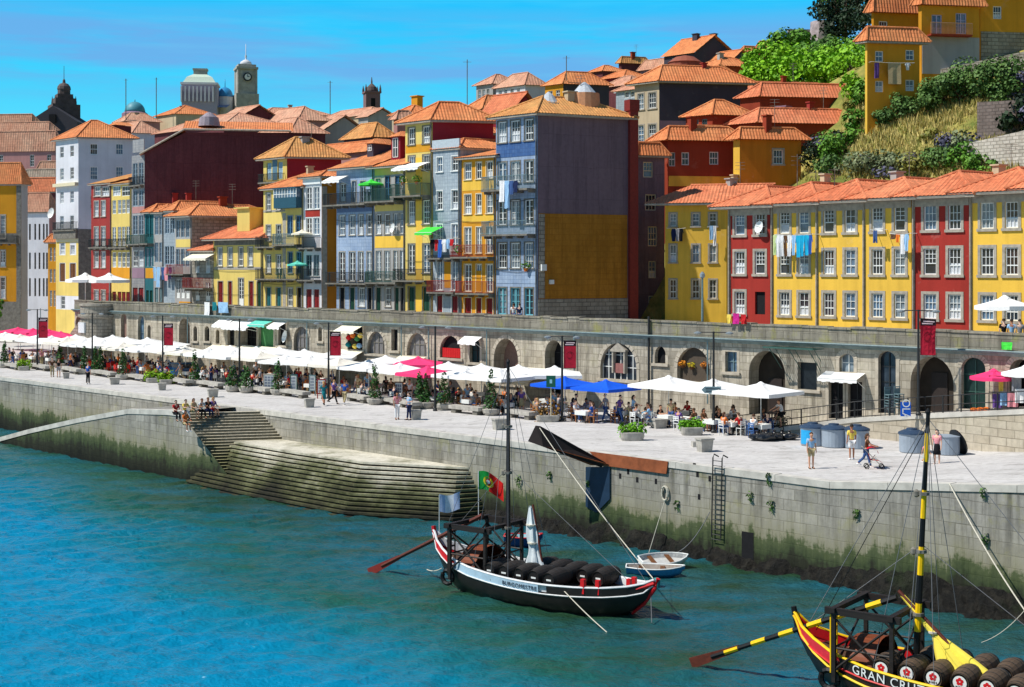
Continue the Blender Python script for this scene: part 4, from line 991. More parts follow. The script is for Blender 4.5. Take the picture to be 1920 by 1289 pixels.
mb.pbox(pl, u0, u1, .703, .74, zz+.3, zz+.36); mb.build('window_frame', WHITE, bay)
balcony(H['H1'], 492, 527, 463, .95, .9); balcony(H['H1'], 527, 569, 459, 1.0, 1.1, IRON_B); balcony(H['H1'], 492, 531, 523, .95, .9); balcony(H['H1'], 531, 569, 523, .95, .95, IRON_G)
H['H2'] = house('slim white and crimson house with paired white framed windows', 569, 603, 640, 331, 322, wall=WHITEW, side=MUST, tile=TILE, depth=9, cols=((574, 585), (588, 599)), rows=((350, 392, 'french', WHITE), (408, 440, 'french', WHITE), (478, 518, 'french', IRON_B), (543, 582, 'panel', REDD)), sur=WHITE, sw=.05, lod=0, over=.45)
band(H['H2'], 573, 394, 600, 407, REDW); balcony(H['H2'], 568, 602, 465, .95, .8); balcony(H['H2'], 568, 602, 525, 1.0, .85); band(H['H2'], 570, 331, 603, 346, WHITE, 'cornice', w=.15)
band(H['H2'], 604, 350, 613, 600, GRAN, 'quoin', True, w=.04)
# blue tiled and yellow pair under one long eave
H['I'] = house('blue grey tiled house with three rows of sash windows and a long balcony', 631, 701, 716, 312, 276, wall=AZUL, tile=TILE, kind='gu', depth=10, cols=((636, 647), (655, 666), (672, 681), (688, 697)), rows=((402, 440, 'sash'), (472, 528, 'french', WHITE)), sur=GRAN, sw=.07, lod=0, over=.6,
 ops=((638, 345, 648, 378, 'door'), (660, 340, 668, 380, 'french', GALL), (676, 340, 685, 380, 'french', GALL), (637, 540, 646, 584, 'panel', DARKD), (656, 540, 665, 584, 'panel', GREEND), (672, 540, 684, 575, 'sash'), (689, 540, 697, 584, 'panel', DARKD)))
balcony(H['I'], 622, 700, 384, 1.0, 1.1, IRON); balcony(H['I'], 624, 700, 531, .95, .9, IRON)
band(H['I'], 632, 388, 700, 398, simple('plain_blue_band', srgb(96, 118, 158), .7)); band(H['I'], 632, 532, 700, 538, GRAN)
H['J'] = house('yellow banded house sharing the long eave beside the blue tiled house', 702, 760, 775, 310, 272, wall=GREYW, tile=TILE, kind='gu', depth=10, cols=((705, 715), (721, 731), (738, 746), (750, 758)), rows=((400, 438, 'sash'), (470, 525, 'french', WHITE)), sur=GRAN, sw=.06, lod=0, over=.6,
 ops=((705, 335, 714, 378, 'french', GALL), (722, 330, 732, 378, 'french', BLUEF), (741, 330, 750, 378, 'french', BLUEF), (705, 540, 714, 584, 'panel', GREEND), (722, 540, 733, 575, 'sash'), (740, 540, 748, 584, 'panel', GREEND), (751, 540, 758, 584, 'panel', DARKD)))
band(H['J'], 703, 443, 759, 465, YEL); band(H['J'], 703, 383, 759, 396, YEL2); band(H['J'], 703, 312, 759, 328, YEL2)
balcony(H['J'], 702, 757, 378, 1.05, 1.2, IRON_G); balcony(H['J'], 700, 757, 530, .95, 1.0, IRON_G)
dormer(H['J'], 742, 253, 296, 26, MAROON2, TILE, 1.2); dormer(H['I'], 694, 266, 284, 18, SLATE, TILE, 2.4)
# tall yellow house with crimson end wall
H['K'] = house('tall slim yellow house with crimson end wall and green plant filled balcony', 760, 811, 925, 226, 192, wall=YEL2, side=MAROON2, tile=TILE, ed=(.97, .24), cols=((766, 778), (793, 806)), rows=((236, 268), (290, 318), (375, 420), (458, 512, 'french', WHITE), (540, 584, 'panel', GREEND)), sur=GRAN_D, sw=.1, lod=0, over=.6)
band(H['K'], 761, 271, 811, 286, OCH); band(H['K'], 779.5, 296, 792, 590, YEL, 'yellow_strip', w=.015); balcony(H['K'], 752, 809, 368, 1.0, 1.3, IRON_G); balcony(H['K'], 752, 811, 526, .95, 1.0, IRON)
H['K2'] = house('house showing a long crimson gable and sloping roof above the tiled front', 905, 960, 1010, 212, 176, Y=146, wall=MAROON2, side=MAROON2, tile=TILE_R, kind='gu', lod=2)
H['L'] = house('pale blue tiled house with two white windows per floor and a glass parapet', 812, 863, 880, 277, 262, wall=AZUL2, tile=TILE, depth=9, cols=((819, 830), (847, 859)), rows=((292, 320, 'sash'), (356, 392, 'sash'), (420, 470, 'french', WHITE), (489, 545, 'french', WHITE), (555, 588, 'panel', REDD)), sur=WHITE, sw=.07, lod=0, over=.2)
band(H['L'], 812, 262, 863, 279, simple('frosted_panel', srgb(186, 196, 204), .4), 'parapet', w=.12); balcony(H['L'], 812, 862, 548, .95, .8, IRON_R); balcony(H['L'], 812, 862, 484, .2, .8, IRON); band(H['L'], 833, 490, 846, 540, OCH)
H['L2'] = house('house with an orange roof standing behind the glass parapet', 862, 905, 945, 250, 236, Y=132, wall=REDW, tile=TILE, ed=(.9, .43), lod=2)
H['M'] = house('yellow house with three narrow windows per floor and red balconies', 866, 930, 945, 292, 256, wall=OCH, tile=TILE, kind='shed', depth=8, cols=((871, 884), (893, 903), (912, 924)), rows=((302, 334, 'sash'), (362, 400, 'sash'), (425, 475, 'french', WHITE), (496, 548, 'french', WHITE), (560, 590, 'panel', REDD)), sur=CREAM, sw=.06, lod=0, over=.5)
band(H['M'], 867, 338, 929, 357, YEL); band(H['M'], 867, 404, 929, 416, YEL); balcony(H['M'], 858, 928, 482, .95, .9, IRON_R); balcony(H['M'], 866, 928, 550, .95, .8, IRON_R); band(H['M'], 892, 508, 904, 548, OCHY)
# great blue tiled house with the purple and mustard end wall
H['N'] = house('tall blue tiled house with a blank purple grey and mustard end wall', 930, 1008, 1178, 213, 182, wall=AZUL, side=PURPLE, tile=TILE_Y, ed=(.90, .43), cols=((934, 950), (958, 975), (984, 1000)), rows=((222, 262, 'sash'), (300, 340, 'french', WHITE), (374, 420, 'french', WHITE), (455, 503, 'sash'), (541, 592, 'french', simple('turquoise_frame', srgb(120, 190, 204), .4))), sur=GRAN_D, sw=.1, lod=0, over=.55)
N_ = H['N']
band(N_, 931, 267, 1007, 294, AZUL3); band(N_, 931, 508, 1007, 532, AZUL); balcony(N_, 918, 1004, 356, 1.05, 1.0, IRON_B); balcony(N_, 918, 1004, 440, 1.05, 1.0, IRON_B)
band(N_, 1010, 402, 1176, 560, MUSTB, 'mustard_wall', True, .03); band(N_, 1008.5, 561, 1177, 640, STONEW, 'stone_base', True, .06); band(N_, 1010, 402, 1021, 560, STONEW, 'quoin', True, .05)
for px, y0, y1 in ((1016, 486, 510), (1016, 496, 506), (1031, 524, 536)): pass
mb = MB(); u0, u1, z0, z1 = pxrect(N_['ps'], 1013, 496, 1022, 508); mb.pbox(N_['ps'], u0, u1, .06, .3, z0, z1); u0, u1, z0, z1 = pxrect(N_['ps'], 1029, 525, 1036, 533); mb.pbox(N_['ps'], u0, u1, .035, .3, z0, z1)
mb.build('wall_box', WHITE, N_['root'])
mb = MB(); u0, u1, z0, z1 = pxrect(N_['ps'], 1178, 188, 1192, 605); mb.pbox(N_['ps'], N_['Ls']-.02, N_['Ls']+.75, -.4, .35, N_['base'], z1); mb.pbox(N_['ps'], N_['Ls']-.1, N_['Ls']+.83, -.5, .43, z1-.9, z1); mb.build('flue', simple('rusty_red_flue', srgb(128, 44, 40), .6, .15), N_['root'])
for px, r, hh, m in ((1120, 1.35, 1.5, simple('clay_render', srgb(206, 150, 112), .8)), (1052, 1.2, .5, GRAN)):
 u, _ = N_['ps'].hit(px, 205); c = N_['ps'].pt(u, -2.2, N_['ze']+.6); mb = MB(); mb.lathe(c, [(r, 0), (r*.92, hh), (r*.75, hh+.03)], 16); s_ = mb.build('skylight_drum', m, N_['root'])
 mb = MB(); mb.lathe(c+V(0, 0, hh+.03), [(r*.75, 0), (r*.3, .7), (.05, .95)], 12); mb.build('skylight_cone', simple('zinc_sheet2', srgb(190, 196, 204), .35, .15), s_)
H['N2'] = house('shaded dark rear house with small white windows beside the red flue', 1188, 1196, 1246, 292, 268, Y=120, wall=LILAC, side=PURPLE, tile=TILE, ed=(.96, .28), kind='hip', lod=0, base=SZ, sops=((1206, 304, 1224, 333, 'open'), (1210, 365, 1230, 395), (1215, 425, 1232, 462), (1216, 490, 1230, 522), (1216, 555, 1232, 590)), fr=CREAM)
# yellow house set back in the gap
H['O'] = house('deep yellow house set back beside the tall purple wall with washing at its windows', 1247, 1362, 1372, 381, 346, Y=113.2, wall=YEL, tile=TILE_R, kind='gu', depth=8, cols=((1256, 1268), (1298, 1311), (1330, 1343)), rows=((400, 424, 'open'), (459, 492), (525, 560)), sur=GRAN, sw=.12, lod=0, over=1.0, fd=(-1, .25))
H['O2'] = house('low orange roofed house joining the set back yellow house to the red house', 1300, 1372, 1460, 372, 343, Y=117, wall=YEL, tile=TILE, kind='hip', lod=2)
# right hand terrace
def terr(lab, xl, xr, yl, yr, mat, cols, top, key, tile=TILE_R, w_=20):
 return house(lab, xl, xr, xr+30, yr, top, wall=mat, tile=tile, depth=9, kind='hip', cols=cw(cols, w_), rows=(), lod=0, over=.75, ed=(.8, .6), eave=GRAN)
def rows3(h, xs, w_, ysets, sty):
 pl = h['pf']
 for x, ys, st in zip(xs, ysets, sty):
  for (y0, y1), s_ in zip(ys, st): pass
def yline(x, pts):
 (x0, y0), (x1, y1) = pts; return y0+(y1-y0)*(x-x0)/(x1-x0)
RT = [((1386, 399), (1898, 378)), ((1386, 441), (1898, 428))], [((1386, 472), (1898, 464)), ((1386, 514), (1898, 516))], [((1386, 547), (1898, 554)), ((1386, 589), (1898, 602))]
def tops(xs, w_, sty):
 o = []
 for x, ss in zip(xs, sty):
  for (t_, b_), s_ in zip(RT, ss): o.append((x-w_/2, yline(x, t_), x+w_/2, yline(x, b_), s_))
 return o
S, O_ = 'sash', 'open'
terrs = [('P1', 'dull red terrace house at the left end of the sunlit terrace', 1366, 1444, 386, 352, REDW, (1387, 1425), 19, ((O_, S, S), (S, O_, 'dark')), 'left'),
('P2', 'narrow yellow terrace house with shirts strung below its top windows', 1446, 1530, 381, 345, YEL, (1471, 1507), 19, ((O_, O_, S), (O_, S, S)), ''),
('P3', 'yellow terrace house between two grey drainpipe strips with closed windows', 1530, 1618, 376, 340, YEL, (1554, 1594), 20, ((O_, S, S), (S, S, S)), ''),
('P4', 'yellow terrace house with two small bundles of washing beside the crimson house', 1618, 1709, 371, 336, YEL, (1645, 1687), 21, ((O_, S, S), (O_, S, S)), ''),
('P5', 'crimson red terrace house with large stone framed windows', 1711, 1817, 366, 324, REDW, (1744, 1790), 24, ((S, O_, S), (S, S, S)), ''),
('P6', 'yellow terrace house at the right edge with a white parasol in front', 1818, 1932, 358, 318, YEL, (1851, 1897), 25, ((S, S, S), (S, S, S)), ''),
('P7', 'yellow terrace house cut off by the right edge of the view', 1932, 2050, 350, 300, YEL, (1965, 2010), 26, ((S, S, S), (S, S, S)), '')]
for key, lab, xl, xr, ye, yr, mat, xs, w_, sty, _ in terrs:
 H[key] = house(lab, xl, xr, xr+40, ye, yr, wall=mat, tile=TILE_R, depth=11, kind='hip', ops=tops(xs, w_, sty), sur=GRAN, sw=.17, lod=0, over=.98, ed=(.8, .6))
 h = H[key]; mb = MB(); pf = h['pf']; L = h['Lf']
 mb.pbox(pf, .01, .17, -.02, .05, h['base'], h['ze']-.17); mb.pbox(pf, .17, L-.01, -.02, .045, h['ze']-.62, h['ze']-.17); mb.build('trim', GRAN, h['root'])
 mb = MB(); mb.tube([pf.pt(.09, .12, h['base']), pf.pt(.09, .12, h['ze']-.2)], .055, 6); mb.tube([pf.pt(-.4, .86, h['ze']-.08), pf.pt(L+.2, .86, h['ze']-.08)], .08, 6); mb.build('gutter', GRAN, h['root'])
# street lamps' neighbours, satellite dishes
def dish(pl, u, w, z, r, label):
 c = pl.pt(u, w, z); n = (Vector((pl.n.x, pl.n.y, .3))+V(-.5, 0, 0)).normalized(); mb = MB()
 mb.lathe(c, [(r*k/4, -.35*r*(1-(k/4)**2)) for k in range(0, 5)], 16, axis=n, cap=False)
 mb.lathe(c-n*.012, [(r*k/4, -.35*r*(1-(k/4)**2)) for k in range(4, -1, -1)], 16, axis=n, cap=False)
 root = thing('satellite_dish', c, label, 'satellite dish'); mb.build('dish', WHITE, root)
 mb = MB(); mb.tube([pl.pt(u, -.02, z-.2), c-n*.3*r], .025, 5); mb.tube([c-n*.35*r, c+n*.5*r], .012, 4); mb.build('bracket', GRAN_D, root)
u, z = H['P1']['pf'].hit(1428, 426); dish(H['P1']['pf'], u, .35, z, .42, 'white satellite dish at the top window of the red terrace house')
u, z = H['J']['pf'].hit(742, 428); dish(H['J']['pf'], u, .4, z, .42, 'white satellite dish between windows of the yellow banded house')
u, z = WPLANE.hit(538, 631); dish(WPLANE, u, .3, z, .55, 'white satellite dish on the rampart beside a dark arch')
u, z = H['C']['pf'].hit(101, 400); dish(H['B2']['pf'], H['B2']['pf'].hit(99, 400)[0], .5, H['B2']['pf'].hit(99, 400)[1], .75, 'white satellite dish above the narrow orange yellow house')
# drainpipes and loose cables on the old fronts
PIPE = simple('grey_drainpipe', srgb(96, 98, 98), .5, .2); CABLE = simple('black_cable', srgb(24, 24, 26), .6)
for k in ('D', 'D2', 'F2', 'F4', 'G', 'H1', 'I', 'J', 'K', 'L', 'M', 'N'):
 h = H[k]; pf = h['pf']; L = h['Lf']; mb = MB(); mb.tube([pf.pt(L-.1, .09, h['base']), pf.pt(L-.1, .09, h['ze']-.15)], .055, 5); mb.build('drainpipe', PIPE, h['root'])
 q = random.Random(k); mb = MB()
 for f in (.28, .62):
  z = h['base']+(h['ze']-h['base'])*f+q.uniform(-.5, .5); mb.tube([pf.pt(L*t/6, .07, z-.18*math.sin(math.pi*t/6)+q.uniform(-.03, .03)) for t in range(7)], .016, 4)
 mb.build('cable', CABLE, h['root'])
# ------------------------------------------------------------------ houses up the hill and the towers on the skyline
def back(label, xl, xc, xr, ye, yr, Y, wall, side=None, kind='hip', tile=None, **k):
 k.setdefault('lod', 2); k.setdefault('ed', (.96, .28)); k.setdefault('per', .42); k.setdefault('eave', None); k.setdefault('over', .4)
 k.setdefault('fr', WHITE)
 if 'base' not in k:
  p = PT(xc, ye, Y); k['base'] = min(terrain(p.x, p.y), terrain(p.x+6, p.y+3), terrain(p.x-5, p.y+5))-3.0
  k['base'] = min(k['base'], p.z-3)
 return house(label, xl, xc, xr, ye, yr, Y, wall=wall, side=side or wall, kind=kind, tile=tile or TILE_P, **k)
Bk = {}
Bk['1'] = back('long low house with two dormers in its salmon roof at the far left', -60, 104, 122, 284, 247, 235, PINKW, tile=TILE_P, fd=(-1, .15), cols=cw((2, 60, 92), 8), rows=((290, 312),), base=0)
dormer(Bk['1'], 33, 253, 275, 14, MAROON, TILE_P, 3.0); dormer(Bk['1'], 77, 256, 276, 12, MAROON, TILE_P, 3.0)
back('house with a dark maroon wall and flat glazed band at the top left corner', -60, 92, 105, 245, 230, 262, MAROON, tile=TILE_P, fd=(-1, .15), base=0)
back('house with a tiled roof above a blue glazed strip at the left skyline', -60, 60, 72, 232, 215, 285, simple('blue_strip', srgb(80, 140, 180)), tile=TILE_P, fd=(-1, .12), base=0)
back('grey roofed shed between the salmon roofs at the left', 36, 104, 120, 345, 318, 225, GREYW, tile=rooftile('grey_roof_tiles', srgb(190, 168, 150)), fd=(-1, .2), base=0)
back('pale block house with a flat terracotta edge left of the white house', 70, 106, 112, 330, 303, 232, AZUL2, tile=TILE_P, fd=(-1, .2), base=0)
back('house with a wide low roof right behind the tall white house', 150, 250, 300, 250, 233, 235, WHITEW, tile=TILE_P)
back('house with salmon roof under the small turquoise dome', 215, 235, 300, 228, 212, 300, PINKW, tile=TILE_P)
back('house with a long roof beside the lantern roofed palace', 292, 330, 400, 214, 198, 300, BEIGE, tile=TILE)
back('hillside house with broad roof above the maroon wall ridge', 290, 420, 545, 236, 216, 215, MAROON, tile=TILE_P)
back('house with a tilted roof and dark gable beneath the clock tower', 400, 440, 530, 226, 200, 235, MAROON, tile=TILE_P, kind='gu')
back('long pale house with a row of small roof vents on the skyline', 470, 500, 620, 214, 203, 265, PINKW, tile=TILE_P)
back('skyline house with a patched roof right of the clock tower', 480, 560, 615, 226, 203, 230, PINKW, tile=TILE_P)
back('grey house with its gable facing right and two small windows', 590, 600, 690, 250, 217, 190, GREYW, tile=TILE_P, kind='gu', sops=((614, 231, 623, 244),))
back('house with hipped salmon roof left of the grey gabled house', 480, 545, 610, 250, 222, 185, MAROON, tile=TILE_P)
back('wide house with a terracotta roof in front of the square belfry', 600, 690, 740, 216, 205, 245, BEIGE, tile=TILE_P)
back('house with a gabled roof just below the square belfry', 672, 690, 742, 220, 204, 215, GREYW, kind='gu', tile=TILE_P)
back('house with yellowed roof and a row of glazed windows beneath it', 645, 700, 740, 258, 232, 168, SLATE, tile=TILE_Y, scols=cw((716, 730), 8), srows=((258, 272),), cols=cw((668, 684), 9), rows=((262, 276),))
back('low house with pink roofs between the maroon end and the yellow tall house', 560, 690, 760, 285, 268, 160, PINKW, tile=TILE)
back('tiny lodge with a rounded pinkish roof beside the yellow tall house', 738, 745, 775, 225, 208, 170, PINKW, tile=TILE_P)
b_ = back('house with an ochre chimney stack behind the yellow tall house', 735, 770, 815, 214, 198, 178, BEIGE, tile=TILE); chimney(b_, 782, 182, 205, 1.2, OCH, -2)
# centre, above the crimson gable and purple wall
back('house with a long red roof above the crimson gable', 870, 905, 1000, 206, 180, 160, MAROON2, tile=TILE)
back('pale house with dark glazed verandah on the rise', 893, 924, 975, 158, 140, 205, GREYW, tile=TILE_P, cols=cw((899, 907, 915), 5), rows=((145, 153), (166, 190)), sur=None)
back('white fronted house with clustered roofs on the rise', 930, 985, 1022, 160, 138, 200, WHITEW, tile=TILE_P, cols=cw((938, 948, 960, 972), 6), rows=((163, 172), (178, 190)))
back('ochre gabled house with a dark slate end wall', 1022, 1056, 1142, 158, 135, 190, OCH, SLATE, tile=TILE, cols=cw((1032, 1046), 8), rows=((168, 180),), kind='hip')
back('house with red hipped roof on the skyline left of the round tower', 1105, 1130, 1170, 134, 123, 250, MAROON, tile=TILE)
back('round cornered house with ochre roof on the skyline', 1160, 1165, 1216, 119, 107, 255, MAROON, tile=TILE_Y)
back('house with small red gables stepping down the skyline', 1125, 1170, 1215, 145, 132, 225, MAROON2, tile=TILE)
back('house with plum walls below the skyline steps', 1130, 1180, 1225, 160, 143, 205, MAROON, tile=TILE_P, cols=((1150, 1160),), rows=((164, 172),))
back('pale house with a metal roof beside the long chimney', 1155, 1195, 1250, 168, 150, 182, AZUL2, tile=TILE_P, cols=cw((1175, 1186), 8), rows=((170, 182), (188, 200)))
back('narrow dark house with a steep roof right of the round cornered house', 1200, 1246, 1256, 128, 112, 245, LILAC, tile=TILE_P)
b_ = back('big grey gabled house with two chimneys on the top skyline', 1245, 1302, 1374, 100, 70, 235, SLATE, SLATE, kind='gu', tile=TILE, ed=(.97, .2), cols=cw((1264, 1280), 8), rows=((104, 113),), sops=((1311, 97, 1319, 104),))
chimney(b_, 1305, 65, 90, 1.0, SLATE, 0); chimney(b_, 1338, 65, 90, 1.0, SLATE, -2.5)
back('house with a low dark gable right of the two chimney house', 1330, 1375, 1405, 112, 96, 232, SLATE, SLATE, kind='gu', tile=TILE, sops=((1390, 101, 1396, 108),))
back('dark square house on the skyline beside the green trees', 1390, 1395, 1420, 98, 87, 250, SLATE, tile=TILE)
back('red house at the edge of the green trees on the skyline', 1418, 1424, 1462, 95, 78, 255, MAROON2, tile=TILE, cols=(), sops=((1440, 100, 1450, 112),))
back('row house with orange roof behind the round skylight', 1300, 1350, 1425, 124, 108, 200, BRICKR, tile=TILE)
back('house with deep red wall and dark doorway beside the round skylight', 1310, 1345, 1390, 150, 122, 172, BRICKR, tile=TILE, sops=((1352, 127, 1361, 140),))
Bk['T'] = back('tall stone fronted house with a dark slate side wall below the skyline', 1190, 1236, 1402, 153, 124, 140, BEIGE, SLATE, tile=TILE, ed=(.98, .18), cols=((1196, 1207), (1216, 1230)), rows=((172, 202), (232, 268)), sur=GRAN, sw=.12, lod=0, over=.6, per=.3, eave=GRAN)
band(Bk['T'], 1238, 228, 1402, 300, LILAC, 'lower_render', True)
u, _ = Bk['T']['ps'].hit(1302, 140); c = Bk['T']['ps'].pt(u, -3.2, Bk['T']['ze']+.8); mb = MB(); mb.lathe(c, [(1.7, 0), (1.7, 1.6), (1.8, 1.62), (1.0, 2.2), (.1, 2.4)], 16); mb.build('skylight', simple('ribbed_red_drum', srgb(150, 84, 64), .7), Bk['T']['root'])
back('orange roofed house stepping down right of the slate wall', 1385, 1410, 1560, 178, 155, 148, BRICKR, tile=TILE_R, ed=(.98, .18))
back('red house whose long roof runs to the yellow hill house', 1388, 1425, 1624, 182, 157, 135, BRICKR, tile=TILE_R, ed=(.985, .16), kind='hip', per=.3)
back('red house with a second long roof and square chimney', 1370, 1420, 1626, 231, 204, 127, BRICKR, tile=TILE_R, ed=(.985, .16), kind='hip', per=.3)
b2 = HOUSES[-1]; chimney(b2, 1469, 202, 222, 1.0, LILAC, -1.0)
back('low roofed annexe with a small blue window strip', 1286, 1336, 1410, 216, 188, 129, BRICKR, tile=TILE, cols=cw((1305, 1321), 10), rows=((222, 236),), per=.3, fr=IRON_B)
back('orange roofed lean to at the foot of the slate wall', 1246, 1290, 1400, 256, 236, 126, BRICKR, tile=TILE, per=.3)
Bk['R'] = back('rust red house with three white windows behind the terrace', 1232, 1252, 1388, 264, 238, 121.5, BRICKR, BRICKR, tile=TILE, ed=(.985, .17), kind='hip', sops=((1254, 286, 1266, 312), (1278, 286, 1292, 310), (1330, 285, 1347, 309)), lod=0, per=.27, over=.6, base=12)
band(Bk['R'], 1254, 331, 1386, 350, YEL, 'base_band', True)
Bk['Y'] = back('yellow house with one grey framed window under the flowering bush', 1375, 1387, 1502, 262, 240, 120, YEL, MUST, tile=TILE, ed=(.985, .17), sops=((1450, 281, 1468, 308),), lod=0, sur=GRAN, base=12, per=.27, over=.5)
# yellow houses on the bank, top right
Bk['H1'] = back('yellow house on the bank with a pointed tiled roof and washing at its windows', 1622, 1626, 1724, 78, 52, 118, YEL, OCH, tile=TILE, ed=(.985, .17), sops=((1641, 96, 1656, 116), (1698, 94, 1714, 113), (1641, 152, 1656, 173), (1698, 150, 1714, 171)), lod=0, over=.55, per=.27, eave=GRAN)
Bk['H2'] = back('orange walled house rising behind the pointed roofed yellow house', 1634, 1638, 1732, 24, -8, 126, OCHY, OCHY, tile=TILE, ed=(.985, .17), sops=((1648, 40, 1664, 58), (1722, 40, 1728, 55)), lod=0, per=.27)
Bk['H3'] = back('ochre house with two balcony doors and a long balcony on the hill', 1722, 1728, 1836, 10, -26, 121, OCH, OCH, tile=TILE, ed=(.985, .17), sops=((1747, 28, 1766, 66, 'french'), (1792, 25, 1812, 64, 'french')), lod=0, per=.27, fr=simple('lilac_shutter', srgb(190, 190, 220), .5))
Bk['H4'] = back('ochre house with a single window cut off by the top right corner', 1832, 1838, 2010, -12, -50, 122.5, OCH, OCH, tile=TILE, ed=(.985, .17), sops=((1862, 12, 1878, 36), (1940, 12, 1956, 36)), lod=0, per=.27)
h = Bk['H3']; ps = h['ps']; u0, u1, z0, _ = pxrect(ps, 1738, 48, 1815, 67); mb = MB(); mb.pbox(ps, u0, u1, 0, .8, z0-.14, z0); s_ = mb.build('balcony', BRICKR, h['root'])
mb = MB()
for k in range(34): uu = u0+(u1-u0)*k/33; mb.pbox(ps, uu-.012, uu+.012, .75, .775, z0, z0+.95)
mb.pbox(ps, u0, u1, .74, .79, z0+.95, z0+1.0); mb.build('railing', simple('pale_rail', srgb(220, 170, 130)), s_)
band(Bk['H3'], 1729, 70, 1836, 140, GREYW, 'retaining_base', True, .05); band(Bk['H4'], 1839, 62, 2000, 160, STONEW, 'retaining_base', True, .05)
# ---- towers
def px_tower(label, cx, Y, cat='tower'):
 p = PT(cx, 300, Y); root = thing('tower', (p.x, p.y, 0), label, cat); return root, p, lambda py: PT(cx, py, Y).z, Y/FPX
DKST = simple('dark_stone', srgb(96, 84, 82), .9, .25, 1.0); GRST = simple('pale_grey_stone', srgb(170, 168, 160), .9, .2, 1.0)
def sq(mb, p, w, z0, z1, rz=.5): mb.box((p.x, p.y, z0), w, w, z1-z0, rz)
# dark church left
root, p, zf, k = px_tower('dark stone church with a domed bell tower and pinnacles on the left skyline', 120, 330, 'church')
mb = MB(); sq(mb, p, 50*k, 0, zf(198)); sq(mb, p, 38*k, zf(198), zf(186)); sq(mb, p, 28*k, zf(186), zf(178)); mb.build('tower_shaft', DKST, root)
mb = MB(); mb.lathe((p.x, p.y, zf(178)), [(12*k, 0), (12*k, 9*k), (13*k, 10*k), (12*k, 15*k), (8*k, 20*k), (3*k, 22*k), (2.5*k, 27*k), (.6*k, 30*k), (.4*k, 54*k)], 10); mb.build('dome', DKST, root)
mb = MB()
for dx in (-22, -17, 17, 22): mb.lathe((p.x+dx*k, p.y, zf(205)), [(2*k, 0), (2*k, 12*k), (.3*k, 24*k)], 6)
mb.build('pinnacle', DKST, root)
mb = MB(); A = [(-45, 250), (45, 250), (45, 235), (0, 206), (-45, 235)]
f = [V(p.x+x*k, p.y-8, zf(y) if y < 250 else 0) for x, y in A]; bk = [q+V(0, 14, 0) for q in f]; mb.mesh(f+bk, [tuple(range(5)), (9, 8, 7, 6, 5)]+[(i, 5+i, 5+(i+1) % 5, (i+1) % 5) for i in range(5)]); mb.build('gable', simple('slate_gable', srgb(66, 64, 72), .8), root)
mb = MB(); [mb.pbox(PL((p.x, p.y-8.2), (1, 0)), -6*k, 6*k, -.2, .3, zf(238), zf(222))]; mb.build('window', DARKD, root)
# small turquoise dome with drum
root, p, zf, k = px_tower('small turquoise dome on a lilac drum left of the lantern roof', 253, 330, 'dome')
mb = MB(); mb.lathe((p.x, p.y, zf(211)), [(19*k*math.cos(t*math.pi/16), 20*k*math.sin(t*math.pi/16)) for t in range(9)]+[(.8*k, 20*k), (.8*k, 24*k)], 20); mb.build('dome_shell', simple('turquoise_copper', srgb(84, 150, 166), .5), root, smooth=True)
mb = MB(); mb.lathe((p.x, p.y, 0), [(24*k, 0), (24*k, zf(214)), (20*k, zf(211))], 20); mb.build('drum', LILAC, root)
# big lantern roofed palace
root, p, zf, k = px_tower('white lantern roofed palace tower with a balustraded top', 376, 340, 'palace')
mb = MB(); mb.box((p.x, p.y, 0), 64*k, 50*k, zf(162), .12); mb.build('wall', simple('lilac_grey_stucco', srgb(176, 168, 186), .8), root)
mb = MB(); pl = PL((p.x, p.y-26*k), (math.cos(.12), math.sin(.12)))
for i in range(9): u = (-29+i*7.2)*k; mb.pbox(pl, u-1.2*k, u+1.2*k, -1, .6, zf(194), zf(166))
mb.build('pilaster', WHITEW, root)
mb = MB(); mb.box((p.x, p.y, zf(162)), 68*k, 54*k, 4*k, .12); mb.build('cornice', WHITEW, root)
mb = MB()
def fr_(w0, d0, w1, d1, z0, z1):
 c, s = math.cos(.12), math.sin(.12); P = []
 for w_, d_, z in ((w0, d0, z0), (w1, d1, z1)):
  for a, b in ((-1, -1), (1, -1), (1, 1), (-1, 1)): x, y = a*w_/2, b*d_/2; P.append((p.x+x*c-y*s, p.y+x*s+y*c, z))
 mb.mesh(P, [(0, 1, 5, 4), (1, 2, 6, 5), (2, 3, 7, 6), (3, 0, 4, 7), (4, 5, 6, 7)])
fr_(60*k, 48*k, 46*k, 36*k, zf(158), zf(147)); fr_(46*k, 36*k, 24*k, 20*k, zf(147), zf(141)); mb.build('glazed_roof', simple('pale_green_glass_roof', srgb(206, 222, 206), .4), root)
mb = MB(); mb.box((p.x, p.y, zf(141)), 24*k, 20*k, 8*k, .12); mb.box((p.x, p.y, zf(133)), 27*k, 22*k, 3*k, .12); mb.build('lantern', GRST, root)
# blue dome
root, p, zf, k = px_tower('bright blue dome with a white drum beside the clock tower', 422, 345, 'dome')
mb = MB(); mb.lathe((p.x, p.y, zf(183)), [(15*k*math.cos(t*math.pi/16), 19*k*math.sin(t*math.pi/16)) for t in range(9)]+[(.7*k, 19*k), (.5*k, 34*k)], 20); mb.build('dome_shell', simple('blue_glazed_tiles', srgb(60, 140, 196), .3), root, smooth=True)
mb = MB(); mb.lathe((p.x, p.y, zf(230)), [(16*k, 0), (16*k, 45*k), (17*k, 47*k)], 16); mb.build('drum', WHITEW, root)
mb = MB();
A_, B_, C_, D_ = [V(p.x+x*k, p.y+y, zf(207)) for x, y in ((-40, -6), (12, -6), (12, 6), (-40, 6))]; corr(mb, [A_, B_, B_+V(0, 8, 16*k), A_+V(30*k, 8, 16*k)]); mb.build('lower_roof', simple('blue_slate', srgb(120, 140, 176), .5), root)
